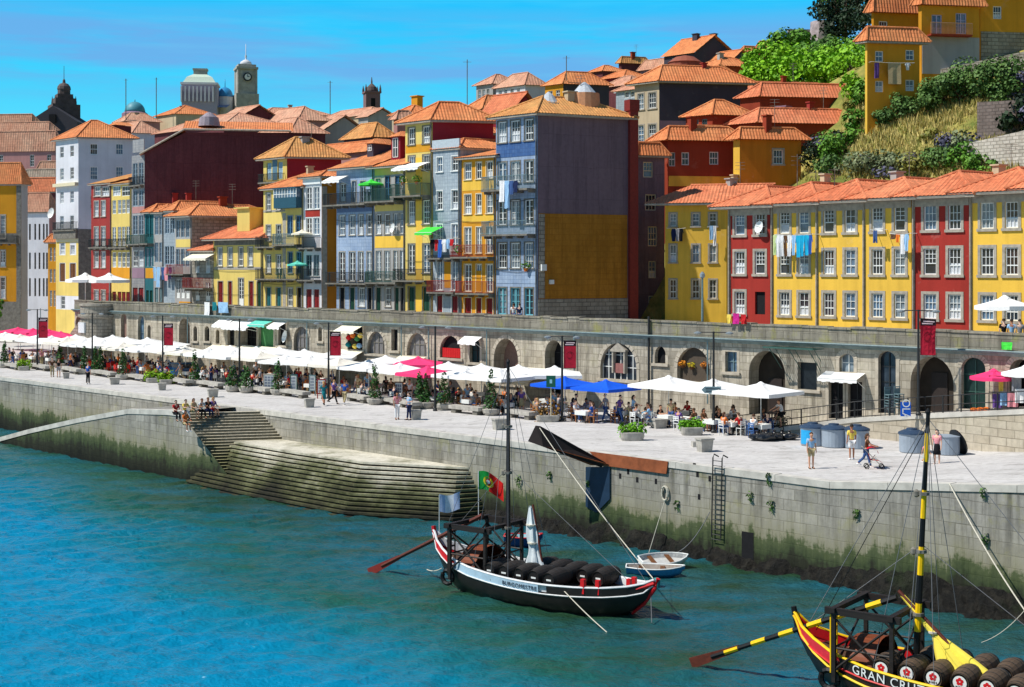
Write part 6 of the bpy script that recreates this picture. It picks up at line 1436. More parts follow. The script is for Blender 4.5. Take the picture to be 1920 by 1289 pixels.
# mooring ropes
def rope(label, a, b, sag, r=.022, mat=None, name='mooring_rope'):
 a, b = Vector(a), Vector(b); pts = [a+(b-a)*(k/14)-V(0, 0, sag*4*(k/14)*(1-k/14)) for k in range(15)]; mb = MB(); mb.tube(pts, r, 5)
 return tag(mb.build(name, mat or ROPE, org=a), label, 'rope')
rope('pale mooring rope from the river side of the red bow into the water', bw(C1, 2.2, -1.55, 1.0), G(1138, 1186, WZ), .05)
rope('dark anchor rope below the red bow', bw(C1, 5.5, 0, 1.1), G(1222, 1168, WZ), .05, .018, ROPED)
rope('short pale rope trailing from the stern of the black boat', bw(C1, -5.0, -.9, .9), G(800, 1068, WZ), .1)
rope('long pale mooring rope from the quay corner to the lower right edge', AB(a_at(1782, QB), QB-.08, zq(a_at(1782, QB))+.05), G(1925, 1150, WZ+1.2), .2, .03)
rope('slack grey rope from the wall ladder to the white dinghy', QPL.pt(QPL.hit(1333, 960)[0], .1, QPL.hit(1333, 960)[1]), G(1255, 1040, WZ+.4), .5, .02, ROPED)
rope('thin dark stay line from the yellow banded mast toward its stern', bw(C2, -5.4, 0, 2.0), bw(C2, -1.5, 0, 9.3), .0, .014, BLACK)
rope('thin pale rope dangling low across the river at the right edge', G(1840, 1205, WZ), G(1925, 1140, WZ+1.3), .2, .014)
a = QPL.hit(1249, 925); b = QPL.hit(1240, 1000)
mb = MB(); u, z = a
for k in range(2): mb.tube([QPL.pt(u+.22*math.cos(t*.45)*(1-.15*k), .08+.05*k, z+.36*math.sin(t*.45)) for t in range(15)], .045, 6)
mb.tube([QPL.pt(u, .1, z-.35), QPL.pt(b[0]-.2, .9, b[1]-1.2)], .02, 5); tag(mb.build('rope_coil', ROPE, org=QPL.pt(u, .1, z)), 'coiled rope hanging on the quay wall above the rocks', 'rope')
# wall ladder
u, zt = QPL.hit(1349, 868); u2, zb = QPL.hit(1331, 1005); mb = MB()
for k in range(17):
 f = k/16; uu = u+(u2-u)*f*.15; zz = zt+.1+(zb-zt-.2)*f; mb.tube([QPL.pt(uu-.28, .16, zz), QPL.pt(uu+.28, .16, zz)], .02, 5)
root = thing('wall_ladder', QPL.pt(u, .1, zb), 'rusty iron ladder fixed to the quay wall', 'ladder'); mb.build('rung', IRON, root)
for s in (-.28, .28):
 mb = MB(); mb.tube([QPL.pt(u+s, -.3, zt+.25), QPL.pt(u+s, .05, zt+.4), QPL.pt(u+s, .16, zt+.25), QPL.pt(u+(u2-u)*.15+s, .16, zb)], .035, 6); mb.build('rail', IRON, root)
# folded rusty steel memorial on the quay edge
RUST = simple('rusty_steel', srgb(150, 84, 52), .8, .3, 2.0); RUSTD = simple('dark_weathered_steel', srgb(38, 30, 30), .7, .3, 2.0); NAVY = simple('navy_shadow_tone', srgb(30, 52, 76), .5, .25, 1.5)
root = thing('steel_memorial', QPL.pt(QPL.hit(1140, 873)[0], .2, -.3), 'folded rusty steel memorial jutting from the quay edge', 'sculpture')
def qp(px, py, w): u, z = PL((AB(0, QB-w).x, AB(0, QB-w).y), (1, -1)).hit(px, py); return AB(u, QB-w, z)
def slab(name, pts, th, mat):
 P = [Vector(p) for p in pts]; n = (P[1]-P[0]).cross(P[2]-P[0]).normalized()*th; m = len(P); mb = MB()
 mb.mesh(P+[p+n for p in P], [tuple(range(m)), tuple(reversed(range(m, 2*m)))]+[(i, m+i, m+(i+1) % m, (i+1) % m) for i in range(m)]); mb.build(name, mat, root)
slab('steel_beam', [qp(1105, 847, .12), qp(1252, 866, .12), qp(1249, 889, .12), qp(1130, 873, .12)], .08, RUST)
tipY = 2.6
slab('steel_fin', [qp(1135, 868, .16), qp(1128, 877, .2), qp(1018, 838, tipY), qp(990, 828, tipY+.3), qp(1004, 799, tipY), qp(1013, 800, tipY)], .05, RUSTD)
slab('steel_underside', [qp(1143, 873, .12), qp(1108, 873, .1), qp(1018, 838, tipY), qp(1060, 847, 1.2)], .04, RUST)
slab('shadow_plate', [qp(1098, 876, .1), qp(1143, 876, .1), qp(1143, 936, .1), qp(1118, 962, .1), qp(1098, 950, .1)], .06, NAVY)  # dark plate cut to the outline of the memorial's cast shadow on the wall
rope('pale mooring rope from the red bow up to the tip of the steel memorial', bw(C1, 5.6, 0, 1.7), qp(1012, 803, tipY+.05), .2)
# ------------------------------------------------------------------ people
def skinned(J, E, root, sub=1):
 """one continuous surface grown around a skeleton; J name -> (point, radius)"""
 names = list(J); ix = {n: i for i, n in enumerate(names)}
 me = bpy.data.meshes.new('tmp'); me.from_pydata([tuple(J[n][0]) for n in names], [(ix[a], ix[b]) for a, b in E], [])
 o = bpy.data.objects.new('tmp', me); COL.objects.link(o); o.modifiers.new('s', 'SKIN'); sv = me.skin_vertices[0].data
 for n in names:
  r = J[n][1]; sv[ix[n]].radius = (r, r) if isinstance(r, (int, float)) else r; sv[ix[n]].use_root = n == root
 o.modifiers.new('u', 'SUBSURF').levels = sub; o.modifiers[-1].render_levels = sub
 dg = bpy.context.evaluated_depsgraph_get(); m2 = bpy.data.meshes.new_from_object(o.evaluated_get(dg)); bpy.data.objects.remove(o)
 m2.polygons.foreach_set('use_smooth', [True]*len(m2.polygons))
 return m2
def rotx(v, a): return V(v[0], v[1]*math.cos(a)-v[2]*math.sin(a), v[1]*math.sin(a)+v[2]*math.cos(a))
def seg(p, L, th, out=0.0): return p+V(math.sin(out)*L, -math.sin(th)*L*math.cos(out), -math.cos(th)*L*math.cos(out))
def add_mesh(me, name, mat, parent):
 me.materials.clear(); me.materials.append(mat); o = bpy.data.objects.new(name, me); COL.objects.link(o); o.parent = parent; return o
SKIN = [simple('light_skin', srgb(214, 160, 130), .6, .05), simple('tan_skin', srgb(176, 118, 88), .6, .05), simple('pale_skin', srgb(226, 182, 158), .6, .05)]
HAIRM = [simple('dark_hair', srgb(34, 26, 22), .7), simple('brown_hair', srgb(80, 54, 36), .7), simple('fair_hair', srgb(170, 130, 80), .7), simple('grey_hair', srgb(150, 148, 146), .7)]
def cm(n, r, g, b): return simple('cloth_'+n.replace(' ', '_'), srgb(r, g, b), .85, .12, 10.0, .1)
CL = {n: cm(n, *c) for n, c in {'white': (228, 228, 230), 'black': (30, 30, 34), 'red': (190, 40, 44), 'blue': (50, 90, 170), 'light blue': (150, 190, 226), 'yellow': (240, 210, 96), 'pink': (226, 150, 160), 'grey': (140, 140, 146), 'tan': (190, 170, 130), 'purple': (110, 80, 150), 'green': (70, 130, 80), 'denim': (64, 90, 140), 'khaki': (170, 156, 120), 'brown': (100, 72, 52), 'orange': (226, 120, 50), 'teal': (30, 120, 130), 'navy': (34, 44, 80)}.items()}
def person_proto(kind, legs='trousers', longhair=False):
 """legs: trousers, shorts, skirt. Faces -Y, feet on z=0 (seat height .46 when sitting)"""
 root = thing('person', (0, 0, 0), '', 'person'); sit = kind.startswith('sit')
 hz = .54 if sit else .92
 P = {}; lean = {'stand': 0, 'walk': .05, 'walk2': .05, 'push': .10, 'sit': .08, 'sitlean': .34, 'hip': .0, 'ride': .45}.get(kind, 0)
 if kind == 'ride': hz = .98
 pel = V(0, 0, hz); up = lambda d: pel+V(0, -math.sin(lean)*d, math.cos(lean)*d)
 ch, nk = up(.42), up(.56); hd0 = nk+V(0, -.015-.02*lean, .07); hd = nk+V(0, -.03, .16); ht = nk+V(0, -.02, .235)
 th = {'stand': (.04, -.03), 'hip': (.1, -.05), 'walk': (.42, -.36), 'walk2': (-.34, .40), 'push': (.34, -.30), 'sit': (1.5, 1.46), 'sitlean': (1.42, 1.5), 'ride': (1.15, .55)}[kind]
 kn = {'stand': (0, 0), 'hip': (.0, .05), 'walk': (.12, .62), 'walk2': (.60, .1), 'push': (.1, .5), 'sit': (1.5, 1.3), 'sitlean': (1.65, 1.2), 'ride': (1.0, .75)}[kind]
 ar = {'stand': ((.08, .2), (-.02, .22)), 'hip': ((.1, .25), (-.5, 1.5)), 'walk': ((-.42, -.1), (.4, .7)), 'walk2': ((.42, .75), (-.38, -.1)), 'push': ((.7, 1.35), (.65, 1.3)), 'sit': ((.5, 1.5), (.4, 1.3)), 'sitlean': ((.75, 1.7), (.6, 1.9)), 'ride': ((.95, 1.15), (.95, 1.15))}[kind]
 J = {'pel': (pel, (.125, .10)), 'sp': (up(.2), (.115, .085)), 'ch': (ch, (.14, .095)), 'nk': (nk, .052), 'h0': (hd0, .062), 'hd': (hd, (.082, .098)), 'ht': (ht, .062), 'nose': (hd+V(0, -.108, -.012), .014)}
 E = [('pel', 'sp'), ('sp', 'ch'), ('ch', 'nk'), ('nk', 'h0'), ('h0', 'hd'), ('hd', 'ht'), ('hd', 'nose')]
 JS = {k: J[k] for k in ('pel', 'sp', 'ch', 'nk')}; ES = [('pel', 'sp'), ('sp', 'ch'), ('ch', 'nk')]; JT = {'pel': J['pel']}; ET = []; shoes = []
 for s, sg in (('l', -1), ('r', 1)):
  i = 0 if sg < 0 else 1
  J['ear'+s] = (hd+V(sg*.088, .0, -.005), .016); E.append(('hd', 'ear'+s))
  sh = ch+V(sg*.185, 0, .065); el = seg(sh, .28, ar[i][0], sg*(.5 if kind == 'hip' and sg > 0 else .14)); wr = seg(el, .25, ar[i][1], -sg*(.55 if kind == 'hip' and sg > 0 else .04) if kind not in ('stand', 'walk', 'walk2') else sg*.03)
  d = (wr-el).normalized(); side = d.cross(V(1, 0, 0)); side = side.normalized() if side.length > .1 else V(0, -1, 0); pm = wr+d*.075
  J['sh'+s] = (sh, .062); J['el'+s] = (el, .042); J['wr'+s] = (wr, .028); J['pm'+s] = (pm, (.036, .02))
  E += [('ch', 'sh'+s), ('sh'+s, 'el'+s), ('el'+s, 'wr'+s), ('wr'+s, 'pm'+s)]
  for f in range(4):
   off = (f-1.5)*.019; L = (.036, .042, .040, .030)[f]; b = pm+side*off+d*.02; inn = V(-sg*.012, 0, 0)
   a1, a2 = b+d*L+inn, b+d*L*1.75+inn*3; J['f%d%s' % (f, s)] = (b, .0095); J['g%d%s' % (f, s)] = (a1, .0088); J['k%d%s' % (f, s)] = (a2, .0075); E += [('pm'+s, 'f%d%s' % (f, s)), ('f%d%s' % (f, s), 'g%d%s' % (f, s)), ('g%d%s' % (f, s), 'k%d%s' % (f, s))]
  tb = wr+d*.03+side*(-.034 if True else 0); J['t0'+s] = (tb, .011); J['t1'+s] = (tb+d*.035-side*.018, .0095); E += [('wr'+s, 't0'+s), ('t0'+s, 't1'+s)]
  hp = pel+V(sg*.088, 0, -.03); k_ = seg(hp, .42, th[i], sg*.04); an = seg(k_, .42, th[i]-kn[i], 0)
  if sit: an = V(an.x, an.y, max(an.z, .09))
  if not sit and kind not in ('ride',): pass
  J['hp'+s] = (hp, .085); J['kn'+s] = (k_, .055); J['cf'+s] = (k_+(an-k_)*.35+V(0, .012, 0), .053); J['an'+s] = (an, .036); tdir = V(sg*.03, -1, -.12 if not sit else -.2); J['to'+s] = (an+tdir*.15+V(0, 0, -.03), .032)
  E += [('pel', 'hp'+s), ('hp'+s, 'kn'+s), ('kn'+s, 'cf'+s), ('cf'+s, 'an'+s), ('an'+s, 'to'+s)]
  JS['sh'+s] = J['sh'+s]; JS['el'+s] = (sh+(el-sh)*.72, .05); ES += [('ch', 'sh'+s), ('sh'+s, 'el'+s)]
  JT['hp'+s] = J['hp'+s]; JT['kn'+s] = J['kn'+s]; ET += [('pel', 'hp'+s), ('hp'+s, 'kn'+s)]
  if legs == 'trousers': JT['an'+s] = (an+(k_-an)*.06, .05); JT['cf'+s] = J['cf'+s]; ET += [('kn'+s, 'cf'+s), ('cf'+s, 'an'+s)]
  shoes.append((an, tdir, sg))
 low = min(J['to'+s][0].z-.03 for s in 'lr')
 dz = -low if not sit and kind != 'ride' else 0
 mv = lambda D: {k: (p[0]+V(0, 0, dz), p[1]) for k, p in D.items()}
 fat = lambda D, f, e: {k: (p[0], tuple(x*f+e for x in p[1]) if isinstance(p[1], tuple) else p[1]*f+e) for k, p in D.items()}
 J, JS, JT = mv(J), mv(JS), mv(JT)
 body = add_mesh(skinned(J, E, 'pel'), 'body', SKIN[0], root)
 JS['nk'] = (JS['nk'][0]-V(0, 0, .025), .05)
 add_mesh(skinned(fat(JS, 1.10, .010), ES, 'pel'), 'shirt', CL['white'], root)
 if legs == 'skirt':
  mb = MB(); c = pel+V(0, 0, dz);
  if not sit: mb.lathe(c, [(.19, -.42), (.17, -.2), (.145, .02), (.125, .12)], 14)
  else: mb.mesh([c+V(x, y, z) for x, y, z in ((-.17, .1, -.06), (.17, .1, -.06), (.19, -.42, -.08), (-.19, -.42, -.08), (-.14, .1, .1), (.14, .1, .1), (.17, -.42, .08), (-.17, -.42, .08))], [(0, 3, 2, 1), (4, 5, 6, 7), (0, 1, 5, 4), (1, 2, 6, 5), (2, 3, 7, 6), (3, 0, 4, 7)])
  mb.build('skirt', CL['black'], root, smooth=True)
 else:
  if legs == 'shorts':
   for s in 'lr': JT['kn'+s] = (JT['hp'+s][0]+(JT['kn'+s][0]-JT['hp'+s][0])*.85, .07)
  JT['pel'] = (JT['pel'][0]+V(0, 0, .02), JT['pel'][1])
  add_mesh(skinned(fat(JT, 1.08, .014), ET, 'pel'), 'trousers', CL['denim'], root)
 mb = MB()
 for an, td, sg in shoes:
  a = an+V(0, 0, dz); t_ = td.normalized(); mb.tube([a-t_*.06+V(0, 0, -.035), a+t_*.03+V(0, 0, -.03), a+t_*.12+V(0, 0, -.045), a+t_*.19+V(0, 0, -.05)], [.04, .05, .045, .028], 8)
 mb.build('shoes', CL['black'], root, smooth=True)
 mb = MB(); hc = hd+V(0, 0, dz); N, Mv = 12, 6; rings = []
 for j in range(Mv+1):
  t = j/Mv*1.75; rings.append([hc+V(.097*math.sin(t)*math.cos(u), (.118 if math.sin(u) > 0 else .108*(1 if t < 1.0 else .0 if False else .55))*math.sin(t)*math.sin(u)+.012, .03+.10*math.cos(t)) for u in [2*math.pi*k/N for k in range(N+1)]])
 loft(mb, rings)
 if longhair: mb.tube([hc+V(0, .07, .02), hc+V(0, .10, -.08), hc+V(0, .095, -.2)], [.075, .075, .045], 8)
 mb.build('hair', HAIRM[0], root, smooth=True)
 mb = MB()
 for sx in (-.033, .033): mb.lathe(hc+V(sx, -.093, .008), [(.012, 0), (.008, .008)], 8, axis=(0, -1, 0))
 mb.box(hc+V(0, -.094, -.052), .04, .012, .009); mb.build('face', simple('eye_and_lip', srgb(70, 40, 40), .5), body)
 return root
PP = {}
for key, k, lg, lh in (('stand', 'stand', 'trousers', 0), ('standf', 'stand', 'skirt', 1), ('stands', 'stand', 'shorts', 0), ('hip', 'hip', 'trousers', 0), ('walk', 'walk', 'trousers', 0), ('walk2', 'walk2', 'trousers', 0), ('walkf', 'walk', 'skirt', 1), ('walks', 'walk2', 'shorts', 0), ('push', 'push', 'trousers', 1), ('sit', 'sit', 'trousers', 0), ('sitf', 'sit', 'shorts', 1), ('sitlean', 'sitlean', 'trousers', 0), ('ride', 'ride', 'shorts', 0)):
 PP[key] = [person_proto(k, lg, bool(lh)), False]
PR = random.Random(99)
def person(key, p, face, label, shirt='white', legs='denim', sc=1.0, hair=None, group=None, skin=None):
 """face: direction angle in plan (0 = toward the camera, positive = turned to the right of the photo)"""
 o, used = PP[key]; mats = {'shirt': CL[shirt], 'trousers': CL[legs], 'skirt': CL[legs], 'hair': HAIRM[hair if hair is not None else PR.choice((0, 0, 1, 1, 2))], 'body': SKIN[skin if skin is not None else PR.choice((0, 1, 2))], 'shoes': CL[PR.choice(('black', 'brown', 'white'))]}
 r = dup(o, p, face, label, group, sc, mats); return r
# directions: 0 faces -Y; rotation z turns -Y; +90deg faces +X
RT_, LF_, AW_ = math.radians(90), math.radians(-90), math.radians(180)
ALONGR, ALONGL = math.radians(45), math.radians(225)
FIG = [('stand', 98, 707, 30, 'man in brown shirt standing with a companion near the far left benches', 'brown', 'khaki'), ('stands', 110, 708, 200, 'person in black shirt and grey shorts near the far left benches', 'black', 'grey'),
('stand', 165, 721, 150, 'man in blue shirt and dark trousers alone on the quay edge', 'blue', 'black'), ('walkf', 607, 761, 200, 'woman in a blue dress walking on the quay', 'teal', 'teal'), ('walk', 626, 758, 80, 'person in purple top and black trousers walking along the quay', 'purple', 'black'), ('walk2', 646, 760, 170, 'walker with a bright blue top and khaki trousers', 'blue', 'khaki'),
('walk', 667, 744, 100, 'person in white shirt and jeans by the benches', 'white', 'denim'), ('stand', 689, 744, 180, 'man in light blue shirt seen from behind by the tall conifer', 'light blue', 'denim'), ('hip', 744.5, 787, 20, 'woman in pale pink shirt and white trousers near the quay edge', 'pink', 'white'), ('hip', 767, 788, -60, 'person in light blue shirt and dark trousers near the quay edge', 'light blue', 'navy'),
('push', 1047, 788, 110, 'man in grey shirt and jeans pushing a low pram', 'grey', 'denim'), ('walk', 1079, 789, 90, 'person dressed in black walking before the blue canopy', 'black', 'black'), ('walk2', 1136, 791, -70, 'man in grey shirt and jeans striding left past the canopies', 'grey', 'denim'), ('walk', 1162, 794, 60, 'woman in purple top walking beside the cafe tables', 'purple', 'denim'), ('push', 1186, 793, 80, 'person in light blue pushing the blue pram', 'light blue', 'denim'),
('stand', 1258, 801, 170, 'man in tan shirt and jeans seen from behind at the white parasols', 'tan', 'denim'), ('stands', 1521, 879, 10, 'man in light blue shirt and shorts at the river edge of the quay', 'light blue', 'khaki'), ('stands', 1597, 862, 190, 'man in yellow shirt seen from behind beside the bins', 'yellow', 'white'), ('push', 1624, 877, 75, 'woman in brown top and jeans pushing the red stroller', 'brown', 'denim'), ('standf', 1757, 872, -40, 'woman in a black skirt with a child beside the open bin', 'pink', 'black'),
('stand', 560, 731, 190, 'man in red shirt standing at the menu boards', 'red', 'navy'), ('walk', 575, 733, 40, 'person in navy walking past the menu boards', 'navy', 'black'), ('stand', 590, 735, 150, 'tall person in black beside the menu boards', 'black', 'black'), ('standf', 795, 752, 30, 'woman in white standing at the parasols with a menu', 'white', 'denim'), ('stand', 480, 716, 20, 'waiter in white standing between tables near the conifers', 'white', 'black'), ('walk', 240, 694, 100, 'person in white walking behind the low planters', 'white', 'denim'), ('stand', 72, 690, 100, 'person in white shirt and grey trousers by the far benches', 'white', 'grey'), ('walks', 1495, 792, 90, 'person in white strolling up the walkway', 'white', 'denim')]
FIG.pop()
for key, px, py, ang, lab, sh, lg in FIG:
 person(key, G(px, py), math.radians(ang), lab, sh, lg, PR.uniform(.97, 1.05))
person('walkf', G(1735, 872), math.radians(30), 'small child in pink holding hands beside the woman in the black skirt', 'pink', 'light blue', .66)
# group sitting at the top of the stairs
for i, (px, py, sh, lg, key, lab) in enumerate([(329, 779, 'red', 'black', 'sit', 'person in red shirt at the left end of the group on the stairs'), (345, 776, 'yellow', 'white', 'sitlean', 'person in yellow shirt and white trousers seated on the stairs'), (362, 775, 'tan', 'tan', 'sitf', 'person in tan top seated third on the stairs'), (376, 774, 'white', 'black', 'sitlean', 'person in white shirt and black trousers seated on the stairs'), (389, 773, 'black', 'navy', 'sit', 'person in black seated near the right end of the stair group'), (399, 772, 'purple', 'red', 'sitf', 'person in purple at the right end of the stair group')]):
 p = G(px, py); person(key, (p.x, p.y, -.36), math.radians(40+8*(i % 3)), lab, sh, lg)
p = G(347, 795, -.5); person('sitf', (p.x, p.y, -.98), math.radians(45), 'person with bare legs sitting a few steps below the stair group', 'orange', 'tan')
# on the street above the rampart
def up_street(px, b=1.2): return AB(a_at(px, b), b, SZ)
for i, (px, sh) in enumerate([(963, 'white'), (974, 'navy')]): person('stand', up_street(px, 4.0), math.radians(170), 'person in %s standing at the turquoise doors above the rampart' % sh, sh, 'denim')
for i, (px, sh, l) in enumerate([(1882, 'black', 'first'), (1897, 'light blue', 'second'), (1912, 'grey', 'third')]): person('stand', up_street(px, .6), math.radians(170), 'dark haired person in %s leaning by the parapet under the upper parasol' % sh, sh, 'black', hair=0)
# ------------------------------------------------------------------ parasols, tables, chairs
CANW = simple('white_canvas', srgb(244, 243, 242), .8, .04); CANP = simple('pink_canvas', srgb(244, 60, 120), .8, .06); CANB = simple('blue_canvas', srgb(14, 92, 226), .7, .06); CANY = simple('yellow_canvas', srgb(240, 226, 120), .8, .06); CANG = simple('lime_green_canvas', srgb(70, 214, 70), .8, .06); CANT = simple('teal_canvas', srgb(100, 206, 186), .8, .06); CANC2 = simple('off_white_canvas', srgb(238, 232, 220), .8, .08, 2.0); CANC = simple('cream_canvas', srgb(238, 230, 208), .8, .05)
def parasol_proto(sides=4, r=2.35, hz=2.38, rise=.46):
 root = thing('parasol', (0, 0, 0), '', 'parasol'); mb = MB(); N = sides; apex = V(0, 0, hz+rise); M_ = 5; sub = 4 if sides == 4 else 2
 ring = []
 for k in range(N*sub):
  t = k/sub; i = int(t); f = t-i; a0, a1 = 2*math.pi*(i+.5)/N, 2*math.pi*(i+1.5)/N
  p = V(math.cos(a0), math.sin(a0), 0)*(1-f)+V(math.cos(a1), math.sin(a1), 0)*f; ring.append(p*r)
 n = len(ring); rows = []
 for j in range(M_+1):
  s = j/M_; rows.append([V(q.x*s, q.y*s, hz+rise*(1-s)**1.12-.07*math.sin(math.pi*s)*(1 if (k % sub) else .2)) for k, q in enumerate(ring)])
 rows.append([V(q.x*1.005, q.y*1.005, hz-.20-.03*(k % 2)) for k, q in enumerate(ring)])
 loft(mb, [r_+[r_[0]] for r_ in rows]); c = mb.build('canopy', CANW, root)
 mb = MB(); mb.lathe(apex+V(0, 0, -.13), [(.30, 0), (.28, .05), (.05, .2)], sides if sides > 4 else 8); mb.build('vent_cap', CANW, c)
 mb = MB(); mb.tube([V(0, 0, .1), V(0, 0, hz+rise-.05)], .032, 6); mb.build('pole', WHITE, root)
 mb = MB(); mb.box((0, 0, 0), .7, .7, .1); mb.build('base', GRAN_D, root)
 return root
PAR4 = [parasol_proto(4, 2.42), False]; PAR8 = [parasol_proto(8, 1.45, 2.15, .45), False]; PARB = [parasol_proto(4, 2.6, 2.55, .5), False]
def parasol(pr, p, rz, label, mat, group=None, sc=1.0): return dup(pr[0], p, rz, label, group, sc, {'canopy': mat, 'vent_cap': mat})
def chair_proto():
 root = thing('cafe_chair', (0, 0, 0), '', 'chair'); mb = MB(); mb.box((0, 0, .43), .42, .42, .035); mb.build('seat', WOOD, root)
 mb = MB()
 for z in (.60, .72, .82): mb.box((0, .2, z), .42, .025, .06)
 mb.box((-.19, .2, .46), .035, .03, .44); mb.box((.19, .2, .46), .035, .03, .44); mb.build('backrest', WOOD, root)
 for x in (-.18, .18):
  for y in (-.18, .18): mb = MB(); mb.box((x, y, 0), .035, .035, .43); mb.build('leg', WOOD, root)
 return root
def chair_small():
 mb = MB(); mb.box((0, 0, .43), .42, .42, .04); mb.box((0, .2, .47), .42, .03, .4)
 for x in (-.18, .18):
  for y in (-.18, .18): mb.box((x, y, 0), .04, .04, .43)
 o = mb.build('cafe_chair', WOOD); return tag(o, '', 'chair')
def table_proto(cloth=True):
 root = thing('cafe_table', (0, 0, 0), '', 'table'); mb = MB(); mb.box((0, 0, .71), .8, .8, .04); mb.build('table_top', WOOD, root)
 for x in (-.34, .34):
  for y in (-.34, .34): mb = MB(); mb.box((x, y, 0), .05, .05, .71); mb.build('leg', IRON, root)
 if cloth: mb = MB(); mb.box((0, 0, .755), .86, .86, .012); mb.pbox(PL((0, -.43), (1, 0)), -.43, .43, 0, .012, .5, .76); mb.pbox(PL((-.43, 0), (0, -1)), -.43, .43, 0, .012, .5, .76); mb.build('tablecloth', WHITE, root)
 return root
CH = chair_proto(); CHS = chair_small(); TB = table_proto()
CHC = {'wooden': simple('orange_wood', srgb(176, 112, 56), .6), 'blue': simple('blue_chair_paint', srgb(70, 110, 170), .5), 'white': WHITE, 'dark': IRON, 'red': simple('red_chair', srgb(214, 40, 34), .5)}
ORDN = ['first', 'second', 'third', 'fourth', 'fifth', 'sixth', 'seventh', 'eighth', 'ninth', 'tenth', 'eleventh', 'twelfth', 'thirteenth', 'fourteenth', 'fifteenth', 'sixteenth', 'seventeenth', 'eighteenth', 'nineteenth', 'twentieth', 'twenty first', 'twenty second', 'twenty third', 'twenty fourth', 'twenty fifth', 'twenty sixth']
SHN = ['white', 'black', 'red', 'blue', 'light blue', 'pink', 'grey', 'tan', 'purple', 'orange', 'navy', 'brown', 'white', 'black', 'grey']
def setting(a, b, where, ccol, near, nper=3):
 """a table with its chairs and diners at quay coordinates a, b"""
 ang0 = PR.uniform(-.2, .2); c = AB(a, b); dup(TB, c, math.radians(45)+ang0, 'small white clothed cafe table %s' % where, 'cafe tables')
 used = set()
 for k, nm in zip(range(nper), PR.sample(('river side', 'wall side', 'upstream side', 'downstream side'), nper)):
  an = {'river side': math.radians(-135), 'wall side': math.radians(45), 'upstream side': math.radians(135), 'downstream side': math.radians(-45)}[nm]+ang0
  q = c+V(math.cos(an), math.sin(an), 0)*.72; face = an-math.pi/2           # seat faces the table: -Y turned to point inward
  face = math.atan2(-math.sin(an), -math.cos(an))+math.pi/2
  m_ = {'seat': CHC[ccol], 'backrest': CHC[ccol], 'leg': CHC[ccol], 'cafe_chair': CHC[ccol]}
  dup(CH if near else CHS, q, face, '%s cafe chair, %s of the table %s' % (ccol, nm, where), 'cafe chairs', 1.0, m_)
  if PR.random() < .86:
   sh = PR.choice([s for s in SHN if s not in used]); used.add(sh)
   person(PR.choice(('sit', 'sitf', 'sitlean')), (q.x, q.y, 0), face, 'diner in %s seated at the table %s' % (sh, where), sh, PR.choice(('denim', 'black', 'khaki', 'navy')), group='diners at the cafe tables')
# white rows along the rampart
a0 = a_at(8, -6.9); n = 0; m = 0; i = 0
while True:
 a = a0+3.62*i; i += 1
 if a > -66.5: break
 n += 1; lab = ORDN[n-1]
 mat = CANP if n == 20 else (CANW, CANW, CANC2)[n*7 % 3]; cname = 'pink' if mat is CANP else 'off white' if mat is CANC2 else 'white'
 p = AB(a+PR.uniform(-.15, .15), -6.9+PR.uniform(-.3, .3)); parasol(PAR4, p, math.radians(45)+PR.uniform(-.05, .05), '%s square cafe parasol, %s from the left in the river side row' % (cname, lab), mat, 'cafe parasols along the rampart', PR.uniform(.97, 1.05))
 setting(a+.95, -7.5, 'under the %s river side parasol' % lab, PR.choice(('dark', 'white', 'wooden')) if not 5 < n < 9 else 'red', n > 15, 3)
 if n > 3: setting(a-.95, -6.2, 'behind the %s river side parasol pole' % lab, 'red' if 5 < n < 9 else 'dark', n > 15, 2)
 if n not in (9, 10, 16):
  m += 1; lb = ORDN[m-1]; mt = CANP if n in (1, 2, 18) else CANW
  p = AB(a+1.4, -3.1+PR.uniform(-.25, .25)); parasol(PAR4, p, math.radians(90), '%s square cafe parasol, %s from the left in the wall side row' % ('pink' if mt is CANP else 'white', lb), mt, 'cafe parasols along the rampart', PR.uniform(.98, 1.08))
  if n > 1: setting(a+1.0, -3.4, 'under the %s wall side parasol' % lb, 'dark', False, 2)
for k, px in enumerate((34, 62, 92)):
 a = a_at(px, 2.0); parasol(PAR4, AB(a, 2.0), math.radians(45), 'bright pink parasol on the far left square, %s from the left' % ORDN[k], CANP, 'pink parasols on the square', .95)
parasol(PAR8, G(213, 694), 0, 'pale yellow round parasol among the white ones at the left', CANY); parasol(PAR8, G(343, 706), 0, 'olive yellow round parasol behind the blue car', CANY)
for k, a in enumerate((-62.4, -58.8)):
 parasol(PARB, AB(a, -6.2), math.radians(45), 'bright blue square canopy, %s of the two blue ones' % ('left' if k == 0 else 'right'), CANB, 'blue cafe canopies', .88)
 setting(a-.8, -7.4, 'before the %s blue canopy' % ('left' if k == 0 else 'right'), 'wooden', True, 3); setting(a+.9, -5.6, 'inside the %s blue canopy' % ('left' if k == 0 else 'right'), 'wooden', True, 2)
for k, a in enumerate((-55.1, -51.6, -48.1)):
 parasol(PARB, AB(a, -4.4), math.radians(45), 'large white parasol right of the blue canopies, %s of three' % ('left' if k == 0 else 'middle' if k == 1 else 'right'), CANW, 'white parasols right of the blue canopies')
 w = ('left', 'middle', 'right')[k]
 setting(a-1.0, -5.9, 'before the %s large white parasol' % w, 'white', True, 3); setting(a+.9, -5.7, 'right of the %s large white parasol' % w, 'blue' if k else 'white', True, 3); setting(a, -3.2, 'behind the %s large white parasol pole' % w, 'dark', True, 3)
p = G(1858, 772, 1.9+.35); wz = p.z
def walk_pt(px, b):
 a = a_at(px, b); z = lerp_tab([((q.x-q.y)/Q2, q.z) for q in WP], a); return AB(a, b, z)
